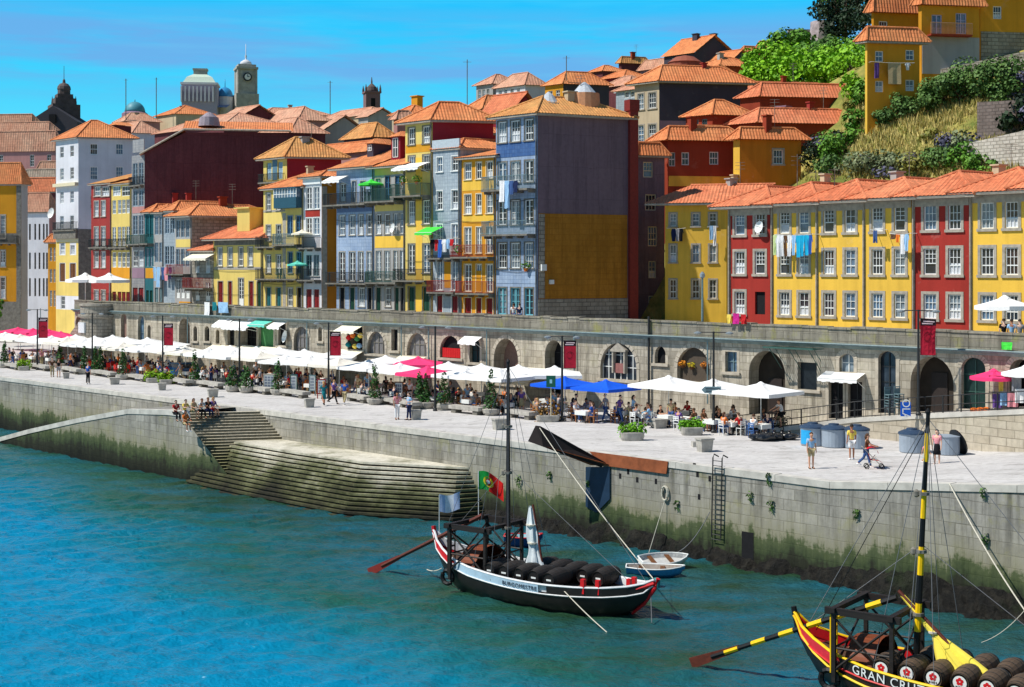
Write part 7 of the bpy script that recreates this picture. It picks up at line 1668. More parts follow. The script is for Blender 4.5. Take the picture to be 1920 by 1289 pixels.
parasol(PAR8, walk_pt(1863, -1.2), 0, 'bright pink round parasol over the stall on the walkway', CANP, None, .86); parasol(PAR8, walk_pt(1925, -1.0), 0, 'white round parasol at the right edge over the stall', CANW, None, .9)
for k, px in enumerate((160, 205)): parasol(PAR8, up_street(px, 3.0), 0, 'white parasol on the upper terrace at the left, %s one' % ('left' if k == 0 else 'right'), CANW, 'white parasols on the upper terrace', 1.5)
parasol(PAR8, up_street(1884, 2.2), .2, 'white parasol on the upper street at the right edge', CANW, None, 1.15)
def on_balc(h, px, py, w, sc, lab, mat):
 pl = h['pf']; u, z = pl.hit(px, py); q = pl.pt(u, w, z-2.6*sc); parasol(PAR8, q, .3, lab, mat, None, sc)
on_balc(H['J'], 706, 338, .6, .82, 'lime green parasol on the long upper balcony', CANG); on_balc(H['H1'], 566, 490, .5, .7, 'teal parasol on the balcony of the teal and yellow house', CANT); on_balc(H['H1'], 576, 432, .6, .72, 'cream parasol on the balcony above the teal one', CANC)
# awnings: sloping sheets
def awning(pl, x0, y0, x1, y1, dep, label, mat, drop=.55, root=None):
 u0, u1, zb, zt = pxrect(pl, x0, y0, x1, y1); r = thing('awning', pl.pt(u0, .1, zt), label, 'awning'); mb = MB(); n = max(4, int((u1-u0)/.3))
 for k in range(n):
  a, b = u0+(u1-u0)*k/n, u0+(u1-u0)*(k+1)/n; s = .03*math.sin(k*1.9); zf = zt-drop
  mb.add([pl.pt(a, .04, zt), pl.pt(b, .04, zt), pl.pt(b, dep, zf+s), pl.pt(a, dep, zf+.03*math.sin((k-1)*1.9))]); mb.add([pl.pt(a, dep, zf+.03*math.sin((k-1)*1.9)), pl.pt(b, dep, zf+s), pl.pt(b, dep+.01, zf-.2-.04*(k % 2)), pl.pt(a, dep+.01, zf-.2-.04*(k % 2))])
 mb.build('canvas', mat, r)
 mb = MB(); mb.tube([pl.pt(u0+.05, .05, zt-.9), pl.pt(u0+.05, dep, zt-drop-.02)], .02, 4); mb.tube([pl.pt(u1-.05, .05, zt-.9), pl.pt(u1-.05, dep, zt-drop-.02)], .02, 4); mb.tube([pl.pt(u0, dep, zt-drop-.01), pl.pt(u1, dep, zt-drop-.01)], .022, 4); mb.build('support_arm', WHITE, r)
for x0, y0, x1, y1, d, lab, m_, dr in [(415, 598, 440, 616, 1.1, 'white awning on the rampart left of the green drape', CANW, .6), (436, 602, 483, 620, 1.3, 'wide white awning over the rampart bar', CANW, .6), (484, 600, 516, 612, 1.2, 'pale green awning above the green drape', CANT, .4), (517, 603, 540, 613, 1.0, 'small white awning beside the satellite dish', CANW, .45), (646, 609, 684, 622, 1.2, 'white awning over the colourful souvenir window', CANC, .5), (872, 631, 905, 640, .8, 'small white awning over an arched window', CANW, .4), (1549, 698, 1623, 712, 1.0, 'wide striped white awning over the two dark doors', CANW, .35), (400, 648, 450, 668, 1.8, 'cream awning over tables left of the dark arch', CANC, .8), (455, 650, 530, 668, 2.0, 'long cream awning left of the dark arch', CANC, .8), (630, 656, 684, 676, 2.0, 'cream awning below the souvenir window', CANC, .8), (752, 668, 800, 690, 1.8, 'cream awning behind the pink parasol', CANC, .7), (975, 690, 1030, 712, 2.2, 'beige awning left of the blue canopies', CANC, .9)]: awning(WPLANE, x0, y0, x1, y1, d, lab, m_, dr)
for h, x0, y0, x1, y1, d, lab, m_ in [('I', 622, 330, 655, 345, 1.2, 'white awning on the left end of the long upper balcony', CANW), ('K', 756, 306, 806, 316, 1.4, 'white awning above the plant filled green balcony', CANW), ('G0', 362, 476, 404, 486, 1.2, 'cream awning on the narrow stone house', CANC), ('L', 800, 426, 832, 438, 1.4, 'lime green awning on the pale blue tiled house', CANG)]: awning(H[h]['pf'], x0, y0, x1, y1, d, lab, m_, .5)
# ------------------------------------------------------------------ street furniture
LAMPS = [(70, 694, 580, 'thin double armed lamp post with a red banner at the far left'), (173, 701, 587, 'thin double armed lamp post before the round bastion'), (305, 713, 592, 'double armed lamp post with a red banner beside the red chairs'), (449, 735, 598, 'double armed lamp post beside the dark green conifers'), (616, 748, 605, 'double armed lamp post with a red banner near the menu boards'), (816, 771, 612, 'double armed lamp post before the pink parasol'), (1054, 791, 630, 'double armed lamp post with a red banner at the blue canopies'), (1338, 812, 622, 'double armed lamp post with an arrow sign by the white parasols')]
BANR = simple('banner_crimson', srgb(176, 24, 50), .8, .2); BANK = simple('banner_black', srgb(40, 20, 30), .8, .1); BANX = simple('banner_pale_print', srgb(226, 200, 206), .8, .1)
def lamp(p, H_, label, sc=1.0):
 root = thing('street_lamp', p, label, 'street lamp'); mb = MB(); mb.tube([p, p+V(0, 0, 1.0), p+V(0, 0, H_)], [.10, .085, .06], 8); mb.lathe(p, [(.16, 0), (.16, .12), (.1, .2)], 10); mb.build('post', IRON, root)
 mb = MB(); d = V(1, -.25, 0).normalized(); mb.tube([p+V(0, 0, H_-.05)-d*1.0, p+V(0, 0, H_-.05)+d*1.0], .03, 5); mb.build('arm', IRON, root)
 for s in (-1, 1):
  c = p+V(0, 0, H_-.05)+d*s*.95; mb = MB(); mb.lathe(c+V(0, 0, -.07), [(.1, -.06), (.24, 0), (.24, .05), (.06, .12)], 12); mb.build('lamp_head', simple('lamp_grey', srgb(130, 140, 146), .4), root)
 return root
def banner(p, w, zt, zb, label, dirv=(1, -.1), wave=0.0):
 root = thing('banner', (p.x, p.y, zb), label, 'banner'); d = Vector((dirv[0], dirv[1], 0)).normalized(); n = V(d.y, -d.x, 0); h = zt-zb
 def q(s, t, e=0): return p+d*(.1+w*s)+n*(e+wave*math.sin(t*5+s*3)*s)+V(0, 0, zb-p.z+h*t+wave*.6*s*math.sin(t*4))
 for nm, t0, t1, m_ in (('banner_cloth', 0, .8, BANR), ('banner_head', .8, 1, BANK)):
  mb = MB()
  for i in range(4):
   for j in range(6): s0, s1 = i/4, (i+1)/4; a, b = t0+(t1-t0)*j/6, t0+(t1-t0)*(j+1)/6; mb.add([q(s0, a), q(s1, a), q(s1, b), q(s0, b)])
  o = mb.build(nm, m_, root);
  if nm == 'banner_head':
   mb = MB()
   for k, (s0, s1) in enumerate(((.12, .8), (.2, .9))): mb.add([q(s0, .84+.065*k, .015), q(s1, .84+.065*k, .015), q(s1, .875+.065*k, .015), q(s0, .875+.065*k, .015)])
   mb.build('lettering', BANX, o)
  else:
   mb = MB(); pts = [(.5+.36*math.cos(k*.7)*(1-k*.05), .45+.14*math.sin(k*.7)*(1-k*.03)) for k in range(12)]
   for (s0, t0_), (s1, t1_) in zip(pts[:-1], pts[1:]): mb.add([q(s0, t0_, .015), q(s1, t1_, .015), q(s1, t1_+.03, .015), q(s0, t0_+.03, .015)])
   mb.build('emblem', simple('banner_rose_print', srgb(120, 16, 34), .8), o)
 mb = MB(); mb.tube([p+V(0, 0, zt-p.z), q(1, 1)], .015, 4); mb.tube([p+V(0, 0, zb-p.z), q(1, 0)], .015, 4); mb.build('bracket', IRON, root)
for px, pb, ptop, lab in LAMPS:
 p = G(px, pb); s = (pb-HY)/10; Ht = HC-(ptop-HY)/s; lamp(p, Ht, lab)
 if 'banner' in lab:
  y0, y1 = {70: (596, 634), 305: (607, 648), 616: (622, 667), 1054: (639, 691)}[px]
  banner(p, {70: .95, 305: .85, 616: .85, 1054: .8}[px], HC-(y0-HY)/s, HC-(y1-HY)/s, {70: 'crimson banner with a black head on the far left lamp post', 305: 'crimson banner on the lamp post by the red chairs', 616: 'crimson and red banner on the lamp post near the menu boards', 1054: 'crimson banner on the lamp post at the blue canopies'}[px], wave=.06 if px == 616 else 0)
p = walk_pt(1722, -2.2); s = s_at(1722, -2.2); Ht = HC-(581-HY)/s-p.z; lamp(p, Ht, 'tall double armed lamp post with a flying red banner on the walkway'); banner(p, .85, HC-(597-HY)/s, HC-(666-HY)/s, 'bright red banner flying from the tall walkway lamp post', wave=.14)
q = up_street(1317, .9); root = thing('street_lamp', q, 'slim blue grey street lamp on the upper street beside the set back yellow house', 'street lamp'); mb = MB(); mb.tube([q, q+V(0, 0, 3.9)], [.09, .06], 8); mb.build('post', IRON_B, root); mb = MB(); mb.lathe(q+V(0, 0, 3.9), [(.08, 0), (.17, .1), (.17, .3), (.05, .45)], 10); mb.build('lamp_head', PANES[2], root)
for px, lab in ((1220, 'dark iron pole rising from the rampart top'), ): q = AB(a_at(px, -.2), .0, 5.4); mb = MB(); mb.tube([WPLANE.pt(a_at(px, 0), .2, 0.5), WPLANE.pt(a_at(px, 0), .2, 6.6)], .09, 6); tag(mb.build('iron_pole', IRON, org=WPLANE.pt(a_at(px, 0), .2, 0.5)), lab, 'pole')
# arrow sign and information sign
p = G(1338, 812); d = V(1, -.1, 0).normalized(); zc = HC-(731-HY)/31.2; c = p+V(0, -.16, zc); pl = PL((c.x, c.y), (d.x, d.y)); mb = MB()
P = [(-.75, 0), (-.55, .2), (.42, .2), (.42, -.2), (-.55, -.2)]; f = [pl.pt(u, .0, zc+z) for u, z in P]; bk = [pl.pt(u, -.04, zc+z) for u, z in P]; mb.mesh(f+bk, [(4, 3, 2, 1, 0), (5, 6, 7, 8, 9)]+[(i, (i+1) % 5, 5+(i+1) % 5, 5+i) for i in range(5)])
root = thing('arrow_sign', c, 'grey blue arrow sign pointing left on the lamp post', 'sign'); sg = mb.build('sign_board', simple('sign_grey_blue', srgb(120, 146, 156), .5), root); mb = MB(); mb.pbox(pl, -.5, .36, .002, .006, zc+.02, zc+.12); mb.pbox(pl, -.5, .1, .002, .006, zc-.12, zc-.04); mb.build('lettering', simple('sign_print', srgb(70, 90, 100), .5), sg)
p = G(1033, 792); root = thing('information_sign', p, 'green information sign on a thin post left of the blue canopies', 'sign'); mb = MB(); mb.tube([p, p+V(0, 0, 2.4)], .03, 5); mb.build('post', CREAM, root)
pl = PL((p.x, p.y-.05), (1, -.1)); mb = MB(); mb.pbox(pl, -.30, .30, 0, .05, 2.25, 3.0); b = mb.build('sign_board', simple('sign_green', srgb(20, 90, 76), .5), root); mb = MB(); mb.pbox(pl, -.08, .08, .052, .056, 2.5, 2.75); mb.build('pictogram', simple('sign_white_blue', srgb(150, 200, 220), .5), b)
p = walk_pt(1697, -2.45); root = thing('ice_cream_sign', p, 'tall blue ice cream sign with white letters before the stacked chairs', 'sign'); z1 = HC-(754-HY)/s_at(1697, -2.45); z0 = p.z+.0; pl = PL((p.x, p.y-.1), (1, -.12)); mb = MB(); mb.pbox(pl, -.28, .28, 0, .06, z0+.02, z1); b = mb.build('sign_board', simple('sign_bright_blue', srgb(20, 90, 200), .4), root)
cu = bpy.data.curves.new('l', 'FONT'); cu.body = 'OLÁ'; cu.size = .62; cu.align_x = 'CENTER'; cu.align_y = 'CENTER'; tmp = bpy.data.objects.new('l', cu); COL.objects.link(tmp); me = bpy.data.meshes.new_from_object(tmp.evaluated_get(bpy.context.evaluated_depsgraph_get())); bpy.data.objects.remove(tmp)
for v in me.vertices: x, y = v.co.x, v.co.y; q = pl.pt(y, .066, (z0+z1)/2-x*.95); v.co = q-p
me.materials.clear(); me.materials.append(WHITE); lo = bpy.data.objects.new('lettering', me); COL.objects.link(lo); lo.parent = b
# planters
def blobs_leaves(mb, c, rad, n, size, rr, shell=.55):
 for _ in range(n):
  while True:
   v = V(rr.uniform(-1, 1), rr.uniform(-1, 1), rr.uniform(-1, 1))
   if .0 < v.length <= 1: break
  l_ = v.length; v = v/l_*(shell+(1-shell)*l_) if rr.random() < .8 else v
  p = V(c[0]+v.x*rad[0], c[1]+v.y*rad[1], c[2]+v.z*rad[2]); nrm = (v+V(rr.uniform(-.8, .8), rr.uniform(-.8, .8), rr.uniform(-.3, 1.0))).normalized()
  t = nrm.cross(V(rr.uniform(-1, 1), rr.uniform(-1, 1), rr.uniform(-1, 1))).normalized(); u = nrm.cross(t); s = size*rr.uniform(.6, 1.4)
  mb.add([p-t*s*.5-u*s*.15, p+u*s*.5, p+t*s*.5+u*s*.1, p-u*s*.45])
CONI = foliage('conifer_green', srgb(46, 84, 34)); BUSHG = foliage('yellow_green_bush', srgb(120, 160, 20)); LETT = foliage('bright_planter_green', srgb(96, 150, 24))
POTM = simple('concrete_planter', srgb(172, 168, 160), .9, .25, 3.0)
def conifer(p, h, r, label, mat=CONI, pot=True):
 root = thing('potted_conifer', p, label, 'planter'); rr = random.Random(int(p.x*31+p.y)); mb = MB(); mb.lathe(p, [(.42, 0), (.58, .2), (.62, .42), (.56, .46), (.5, .44)], 14); mb.build('pot', POTM, root)
 mb = MB()
 for k in range(7): f = k/7; blobs_leaves(mb, (p.x+rr.uniform(-.05, .05), p.y, p.z+.55+h*f*.95), (r*(1-f*.82), r*(1-f*.82), h/6.5), int(70*(1-f*.6)), .16, rr, .7)
 mb.build('foliage', mat, root, uv=False); mb = MB(); mb.tube([p+V(0, 0, .4), p+V(0, 0, h*.9)], [.05, .02], 5); mb.build('trunk', WOOD, root)
for px, py, h_, r_, lab in [(8, 690, 2.2, .5, 'potted conifer at the far left edge by the benches'), (112, 690, 2.3, .45, 'bushy potted conifer behind the two standing walkers'), (158, 702, 2.2, .42, 'slim potted conifer left of the man in blue'), (178, 703, 2.2, .42, 'slim potted conifer right of the man in blue'), (188, 703, 2.1, .42, 'slim potted conifer, right one of a close pair'), (231, 712, 2.3, .55, 'tall potted conifer left of the red chairs'), (366, 723, 2.6, .5, 'tall potted conifer right of the blue car'), (436, 735, 1.6, .7, 'broad dark potted conifer left of a lamp post'), (462, 737, 1.7, .7, 'broad dark potted conifer right of a lamp post'), (521, 741, 2.4, .55, 'olive potted conifer by the postcard stand'), (703, 759, 2.6, .55, 'tall potted conifer between benches before the white parasols'), (787, 766, 2.1, .42, 'left potted conifer of the pair beside a lamp post'), (799, 766, 2.0, .42, 'right potted conifer of the pair beside a lamp post'), (833, 769, 2.2, .65, 'wide potted conifer just right of a lamp post'), (921, 779, 2.7, .55, 'thin yellowish potted conifer near the dark boat mast')]: conifer(G(px, py), h_, r_, lab)
def planter(p, L, label, mat=LETT, rz=.1, hh=.45, fh=.5):
 root = thing('flower_planter', p, label, 'planter'); rr = random.Random(int(p.x*17+p.y*3)); mb = MB()
 prof = [(.9, 0), (1.0, .15), (1.06, hh), (.98, hh+.03)]; N = 20; rings = []
 for s, z in prof: rings.append([p+V(math.cos(rz)*L/2*s*math.copysign(abs(math.cos(t))**.6, math.cos(t))-math.sin(rz)*.38*s*math.copysign(abs(math.sin(t))**.6, math.sin(t)), math.sin(rz)*L/2*s*math.copysign(abs(math.cos(t))**.6, math.cos(t))+math.cos(rz)*.38*s*math.copysign(abs(math.sin(t))**.6, math.sin(t)), z) for t in [2*math.pi*k/N for k in range(N+1)]])
 loft(mb, rings); mb.add(rings[-1][:-1]); mb.build('trough', POTM, root)
 mb = MB()
 for k in range(7): f = (k/6-.5)*.86; blobs_leaves(mb, (p.x+math.cos(rz)*L*f, p.y+math.sin(rz)*L*f, hh+.15+p.z), (.3, .3, fh*rr.uniform(.55, 1)), 60, .17, rr, .5)
 mb.build('foliage', mat, root, uv=False)
planter(G(1185, 826), 1.35, 'oval stone planter with bright green plants, left of two on the open quay'); planter(G(1297, 816), 1.3, 'oval stone planter with bright green plants, right of two on the open quay')
planter(G(1027, 791), 1.5, 'stone planter with tall brown reeds by the green sign', foliage('brown_reeds', srgb(140, 104, 50)), .1, .4, 1.1)
for px, py, lab in ((45, 695, 'low planter with yellow green bush at the far left'), (286, 718, 'yellow green bush in a planter, left of the lamp post by the red chairs'), (311, 721, 'yellow green bush in a planter, right of the lamp post by the red chairs')): planter(G(px, py), 1.1, lab, BUSHG, .2, .4, .7)
# benches, blocks, bollards
def bench(px0, px1, py, label):
 p, q = G(px0, py-3), G(px1, py+3); c = (p+q)/2; d = (q-p).normalized(); L = (q-p).length; root = thing('stone_bench', c, label, 'bench'); mb = MB(); mb.box((c.x, c.y, .28), L, .75, .24, ux=(d.x, d.y)); mb.build('seat', POTM, root)
 for s in (-.36, .36): mb = MB(); k = c+d*(L*s); mb.box((k.x, k.y, 0), .45, .6, .279, ux=(d.x, d.y)); mb.build('support', GRAN_D, root)
for i, (x0, x1, y) in enumerate([(8, 38, 692), (60, 92, 694), (118, 150, 700), (178, 214, 707), (240, 276, 714), (320, 356, 722), (376, 416, 728), (470, 505, 738), (532, 575, 745), (655, 690, 754), (716, 752, 760), (755, 782, 766), (848, 904, 776), (955, 1000, 785)]):
 bench(x0, x1, y, 'low stone slab bench on the quay, %s from the left' % ORDN[i]); bpy.data.objects[max((o.name for o in bpy.data.objects if o.name.startswith('stone_bench')), key=lambda s: s)]['group'] = 'stone benches'
for i, (px, py) in enumerate([(24, 686), (78, 688), (132, 694), (196, 700), (258, 707), (338, 714), (396, 720), (488, 730), (553, 737), (672, 747), (733, 753), (768, 757), (876, 767), (978, 776)]):
 sh = SHN[(i*4+1) % len(SHN)]; person(('walk', 'stand', 'walk2', 'standf', 'hip')[i % 5], G(px, py), math.radians(70+150*(i % 2)+11*i), 'person in %s standing behind the stone bench, %s from the left' % (sh, ORDN[i]), sh, ('denim', 'khaki', 'navy', 'black')[i % 4], group='people between the benches and the parasols')
def block(px, py, w, h, label, rz=.4, mat=None):
 p = G(px, py); root = thing('stone_block', p, label, 'stone block'); mb = MB(); vs = []
 for z, s in ((0, .84), (h, 1.0)):
  for a, b in ((-1, -1), (1, -1), (1, 1), (-1, 1)): x, y = a*w/2*s, b*w*.42*s; vs.append(p+V(x*math.cos(rz)-y*math.sin(rz), x*math.sin(rz)+y*math.cos(rz), z))
 mb.mesh(vs, [(3, 2, 1, 0), (4, 5, 6, 7), (0, 1, 5, 4), (1, 2, 6, 5), (2, 3, 7, 6), (3, 0, 4, 7)]); mb.build('block', mat or POTM, root)
 mb = MB(); mb.box((p.x, p.y, h), w*1.12, w*.95, .08, rz); mb.build('cap', POTM, root)
for px, py, w_, h_, lab in [(124, 710, .55, .45, 'dark square stone block near the two far left walkers'), (215, 721, .8, .5, 'rounded pale stone block on the left quay'), (304, 732, .6, .5, 'dark square stone block below the red chairs'), (399, 745, .75, .55, 'stone block above the stair group'), (580, 764, .65, .55, 'dark tapered stone block left of the woman in blue'), (780, 787, .6, .55, 'dark tapered stone block beside the couple at the quay edge'), (936, 806, .75, .6, 'pale stone block behind the dark boat mast'), (1235, 803, .85, .5, 'round grey stone block between the two green planters'), (1321, 847, .75, .65, 'stone block with a low step at the river edge')]: block(px, py, w_, h_, lab)
p = G(1306, 838); mb = MB(); mb.box((p.x, p.y, 0), .5, .5, .28, .1); tag(mb.build('stone_step', POTM, org=p), 'low stone step beside the block at the river edge', 'stone block')
# menu boards and postcard stand
for px, py, w_, h_, fr_m, lab in [(505, 737, 1.0, 1.5, GRAN, 'grey postcard rack beside the olive conifer'), (551, 741, .6, 1.6, IRON_G, 'green framed menu board near the red shirted man'), (603, 748, .7, 1.5, REDD, 'red framed menu board near the woman in blue'), (748, 757, .7, 1.6, WOOD, 'brown framed menu board among the benches'), (586, 742, .55, 1.6, IRON_B, 'tall blue grey postcard rack by the menu boards')]:
 p = G(px, py); pl = PL((p.x, p.y), (1, -.3)); root = thing('menu_board', p, lab, 'menu board'); mb = MB()
 for u in (-w_/2, w_/2-.06): mb.pbox(pl, u, u+.06, 0, .06, 0, h_)
 for z in (.35, h_-.08): mb.pbox(pl, -w_/2+.06, w_/2-.06, 0, .06, z, z+.08)
 mb.build('frame', fr_m, root); mb = MB(); mb.pbox(pl, -w_/2+.06, w_/2-.06, .01, .04, .43, h_-.08); bd = mb.build('panel', simple('menu_sheet', srgb(200, 206, 206), .6), root)
 mb = MB()
 for i in range(3):
  for j in range(4): u = -w_/2+.12+(w_-.24)*i/3; z = .5+(h_-.65)*j/4; mb.pbox(pl, u, u+(w_-.3)/3.4, .042, .046, z, z+(h_-.7)/5)
 mb.build('print', simple('menu_print', srgb(110, 120, 140), .6), bd)
# waste drums
DRUM = simple('grey_drum', srgb(150, 162, 176), .45, .1, 2.0); LID = simple('blue_grey_lid', srgb(54, 72, 96), .35, .1)
for i, (px, py, lid, lab) in enumerate([(1528, 838, 1, 'grey round waste container with a light blue side panel'), (1568, 841, 1, 'grey round waste container, second in the row by the man in yellow'), (1611, 843, 1, 'grey round waste container behind the woman with the stroller'), (1716, 851, 1, 'grey round waste container behind the yellow banded mast'), (1782, 855, 0, 'grey round waste container with its dark lid swung open')]):
 p = G(px, py)+V(0, .6, 0); root = thing('waste_container', p, lab, 'waste container'); mb = MB(); mb.lathe(p, [(.60, 0), (.66, .05), (.68, .95), (.72, .97), (.72, 1.0)], 22); d_ = mb.build('drum', DRUM, root, smooth=False)
 if i == 0:
  mb = MB(); N = 6; loft(mb, [[p+V(.685*math.cos(t), .685*math.sin(t), z) for t in [math.radians(190+12*k) for k in range(N)]] for z in (.12, .9)]); mb.build('blue_panel', simple('panel_light_blue', srgb(40, 160, 220), .4), d_)
 mb = MB()
 if lid: mb.lathe(p+V(0, 0, 1.0), [(.74, 0), (.72, .08), (.45, .2), (.3, .23), (.28, .3), (.05, .32)], 22)
 else: mb.lathe(p+V(.62, .1, .62), [(.74, 0), (.70, .1), (.4, .26), (.05, .3)], 22, axis=(.86, .2, .35))
 mb.build('lid', LID if lid else simple('black_lid', srgb(20, 24, 28), .35), root)
# rubbish bags
for i, (px, py, r) in enumerate([(1420, 826, .45), (1437, 827, .55), (1452, 826, .5), (1466, 824, .45), (1480, 825, .45)]):
 p = G(px, py); rr = random.Random(i); mb = MB(); n = 14; rings = []
 for j in range(8):
  t = math.pi*j/7; rings.append([p+V(r*1.15*math.sin(t)*math.cos(u)*(1+.14*math.sin(3*u+i+j)), r*math.sin(t)*math.sin(u)*(1+.14*math.cos(4*u+j)), max(0, r*.62*(1-math.cos(t))/1.4*1.0)) for u in [2*math.pi*k/n for k in range(n+1)]])
 loft(mb, rings); mb.lathe(p+V(0, 0, r*.82), [(.1, 0), (.05, .08), (.12, .16)], 7); tag(mb.build('rubbish_bag', simple('shiny_black_plastic', srgb(24, 26, 30), .25, .2, 8.0, .6), org=p), 'shiny black rubbish bag in the heap by the walkway, %s from the left' % ORDN[i], 'rubbish bag', 'rubbish bags by the walkway')
# prams
def wheel(mb, c, r, ax, t=.02): mb.tube([Vector(c)+V(ax[0]*0, 0, 0)+(V(ax[1], -ax[0], 0)*math.cos(k*math.pi/8)+V(0, 0, 1)*math.sin(k*math.pi/8))*r for k in range(17)], t, 5, caps=False)
def pram(p, ang, label, mat, sc=1.0):
 root = thing('pushchair', (0, 0, 0), label, 'pushchair'); mb = MB()
 for y in (-.22, .22): mb.tube([(-.5, y, 1.02), (-.1, y, .62), (.38, y, .12)], .016, 5); mb.tube([(-.3, y, .12), (.12, y, .62)], .016, 5)
 mb.tube([(-.5, -.22, 1.02), (-.5, .22, 1.02)], .02, 5); mb.build('frame', GRAN, root)
 mb = MB(); secs = []
 for k in range(7): t = math.radians(10+20*k); secs.append([(-.08+.36*math.cos(t)*.9, y, .66+.36*math.sin(t)) for y in (-.23, 0, .23)])
 loft(mb, secs); mb.build('hood', mat, root); mb = MB(); loft(mb, [[(-.22, -.21, .72), (-.22, .21, .72)], [(-.12, -.21, .42), (-.12, .21, .42)], [(.25, -.21, .40), (.25, .21, .40)], [(.42, -.2, .28), (.42, .2, .28)]]); mb.build('seat', mat, root)
 for x, y in ((-.3, -.22), (-.3, .22), (.4, -.2), (.4, .2)): mb = MB(); wheel(mb, (x, y, .11), .1, (0, 1), .025); mb.build('wheel', BLACK, root)
 root.location = p; root.rotation_euler = (0, 0, ang); root.scale = (sc,)*3
pram(G(1637, 879), -.15, 'red pushchair pushed by the woman near the bins', simple('pram_red', srgb(206, 24, 40), .7), 1.05); pram(G(1212, 803), .0, 'teal blue pushchair before the white parasols', simple('pram_teal', srgb(60, 130, 160), .7)); pram(G(1066, 790), .0, 'low grey pushchair before the blue canopy', CL['grey'], .8)
# bicycle and rider on the walkway
p = walk_pt(1463, -3.4); p = V(p.x, p.y, max(p.z, .12)+.0); root = thing('bicycle', (0, 0, 0), 'bicycle ridden by a person in white below the large dark arch', 'bicycle')
for x in (-.5, .52): mb = MB(); wheel(mb, (x, 0, .34), .32, (0, 1), .02); w_ = mb.build('wheel', BLACK, root); mb = MB(); [mb.tube([(x, 0, .34), (x+.31*math.cos(k*.785), 0, .34+.31*math.sin(k*.785))], .005, 3) for k in range(8)]; mb.build('spoke', GRAN, w_)
mb = MB(); [mb.tube(q, .018, 5) for q in ([(-.5, 0, .34), (-.15, 0, .82), (.38, 0, .8), (0, 0, .3), (-.5, 0, .34)], [(-.15, 0, .82), (0, 0, .3)], [(.36, 0, .92), (.52, 0, .34)])]; mb.build('frame', IRON, root)
mb = MB(); mb.tube([(.36, -.26, 1.0), (.38, 0, .96), (.36, .26, 1.0)], .015, 5); mb.build('handlebar', IRON, root); mb = MB(); mb.box((-.18, 0, .86), .24, .14, .06); mb.build('saddle', BLACK, root); mb = MB(); mb.tube([(0, -.14, .16), (0, -.05, .3), (0, .05, .3), (0, .14, .44)], .015, 5); mb.build('pedal', IRON, root)
root.location = p; root.rotation_euler = (0, 0, math.radians(200)); d = V(math.cos(math.radians(200)), math.sin(math.radians(200)), 0)
person('ride', p-d*.15+V(0, 0, -.06), math.radians(200)+math.pi/2, 'cyclist in white shirt riding below the large dark arch', 'white', 'black', 1.0)
# stacked blue chairs on the walkway
for k, px in enumerate((1668, 1686)):
 for j in range(6): c = walk_pt(px, -1.2); dup(CH, c+V(0, 0, .16*j), math.radians(20), 'pale blue cafe chair in the %s stack on the walkway, %s from the bottom' % (('left', 'right')[k], ORDN[j]), 'stacked pale blue chairs', 1.0, {'seat': IRON_B, 'backrest': IRON_B, 'leg': IRON_B})
# blue van-like car glimpsed between tables
p = G(336, 712); root = thing('parked_car', (0, 0, 0), 'small blue car parked among the cafe tables', 'car'); prof = [(-1.9, .35), (-1.9, .75), (-1.75, .95), (-1.2, 1.0), (-.7, 1.42), (.7, 1.45), (1.25, 1.0), (1.8, .85), (1.95, .6), (1.95, .35)]; n = len(prof); mb = MB()
mb.mesh([(x, -.8, z) for x, z in prof]+[(x, .8, z) for x, z in prof], [tuple(range(n)), tuple(reversed(range(n, 2*n)))]+[(i, n+i, n+(i+1) % n, (i+1) % n) for i in range(n)]); mb.build('body', simple('car_blue', srgb(20, 80, 130), .3, .05, 1.0, .5), root)
mb = MB(); mb.mesh([(-.62, -.805, 1.36), (.6, -.805, 1.38), (1.05, -.805, 1.02), (-1.0, -.805, 1.02)], [(0, 3, 2, 1)]); mb.mesh([(.72, -.7, 1.43), (.72, .7, 1.43), (1.24, .7, 1.02), (1.24, -.7, 1.02)], [(0, 3, 2, 1)]); mb.build('window', PANES[0], root)
for x in (-1.2, 1.25):
 for y in (-.78, .78): mb = MB(); mb.lathe((x, y-.1, .31), [(.31, 0), (.31, .2)], 16, axis=(0, 1, 0)); mb.build('wheel', BLACK, root)
root.location = p+V(0, 1.2, 0); root.rotation_euler = (0, 0, -math.pi/4)
# souvenir window goods and stall goods
rr = random.Random(8)
for k, (x, y, c) in enumerate([(656, 634, 'red'), (664, 630, 'orange'), (672, 636, 'green'), (678, 630, 'yellow'), (655, 647, 'teal'), (668, 650, 'yellow'), (676, 649, 'light blue')]):
 u, z = WPLANE.hit(x, y); c0 = WPLANE.pt(u, .12, z); mb = MB(); mb.lathe(c0-V(0, 0, .2), [(.05, 0), (.22, .1), (.26, .25), (.16, .4), (.04, .44)], 10); tag(mb.build('souvenir', CL[c], org=c0), '%s souvenir hanging in the rampart shop window, %s' % (c, ('upper left', 'upper middle', 'middle right', 'upper right', 'lower left', 'lower middle', 'lower right')[k]), 'souvenir', 'souvenirs in the shop window')
for k, (px, z, c, w_) in enumerate([(1870, .9, 'purple', .5), (1884, 1.0, 'light blue', .5), (1899, .9, 'pink', .55), (1912, 1.1, 'white', .5), (1877, 1.7, 'yellow', .25), (1906, 1.75, 'grey', .5)]):
 c0 = walk_pt(px, -1.6); pl = PL((c0.x, c0.y), (1, -.2)); mb = MB(); N = 6
 for i in range(N): a, b = -w_/2+w_*i/N, -w_/2+w_*(i+1)/N; mb.add([pl.pt(a, .05*math.sin(i*1.7), c0.z+z-.75), pl.pt(b, .05*math.sin((i+1)*1.7), c0.z+z-.75), pl.pt(b, .0, c0.z+z), pl.pt(a, .0, c0.z+z)])
 tag(mb.build('hanging_cloth', CL[c], org=c0), '%s cloth hung for sale at the walkway stall' % c, 'cloth', 'cloths at the walkway stall')
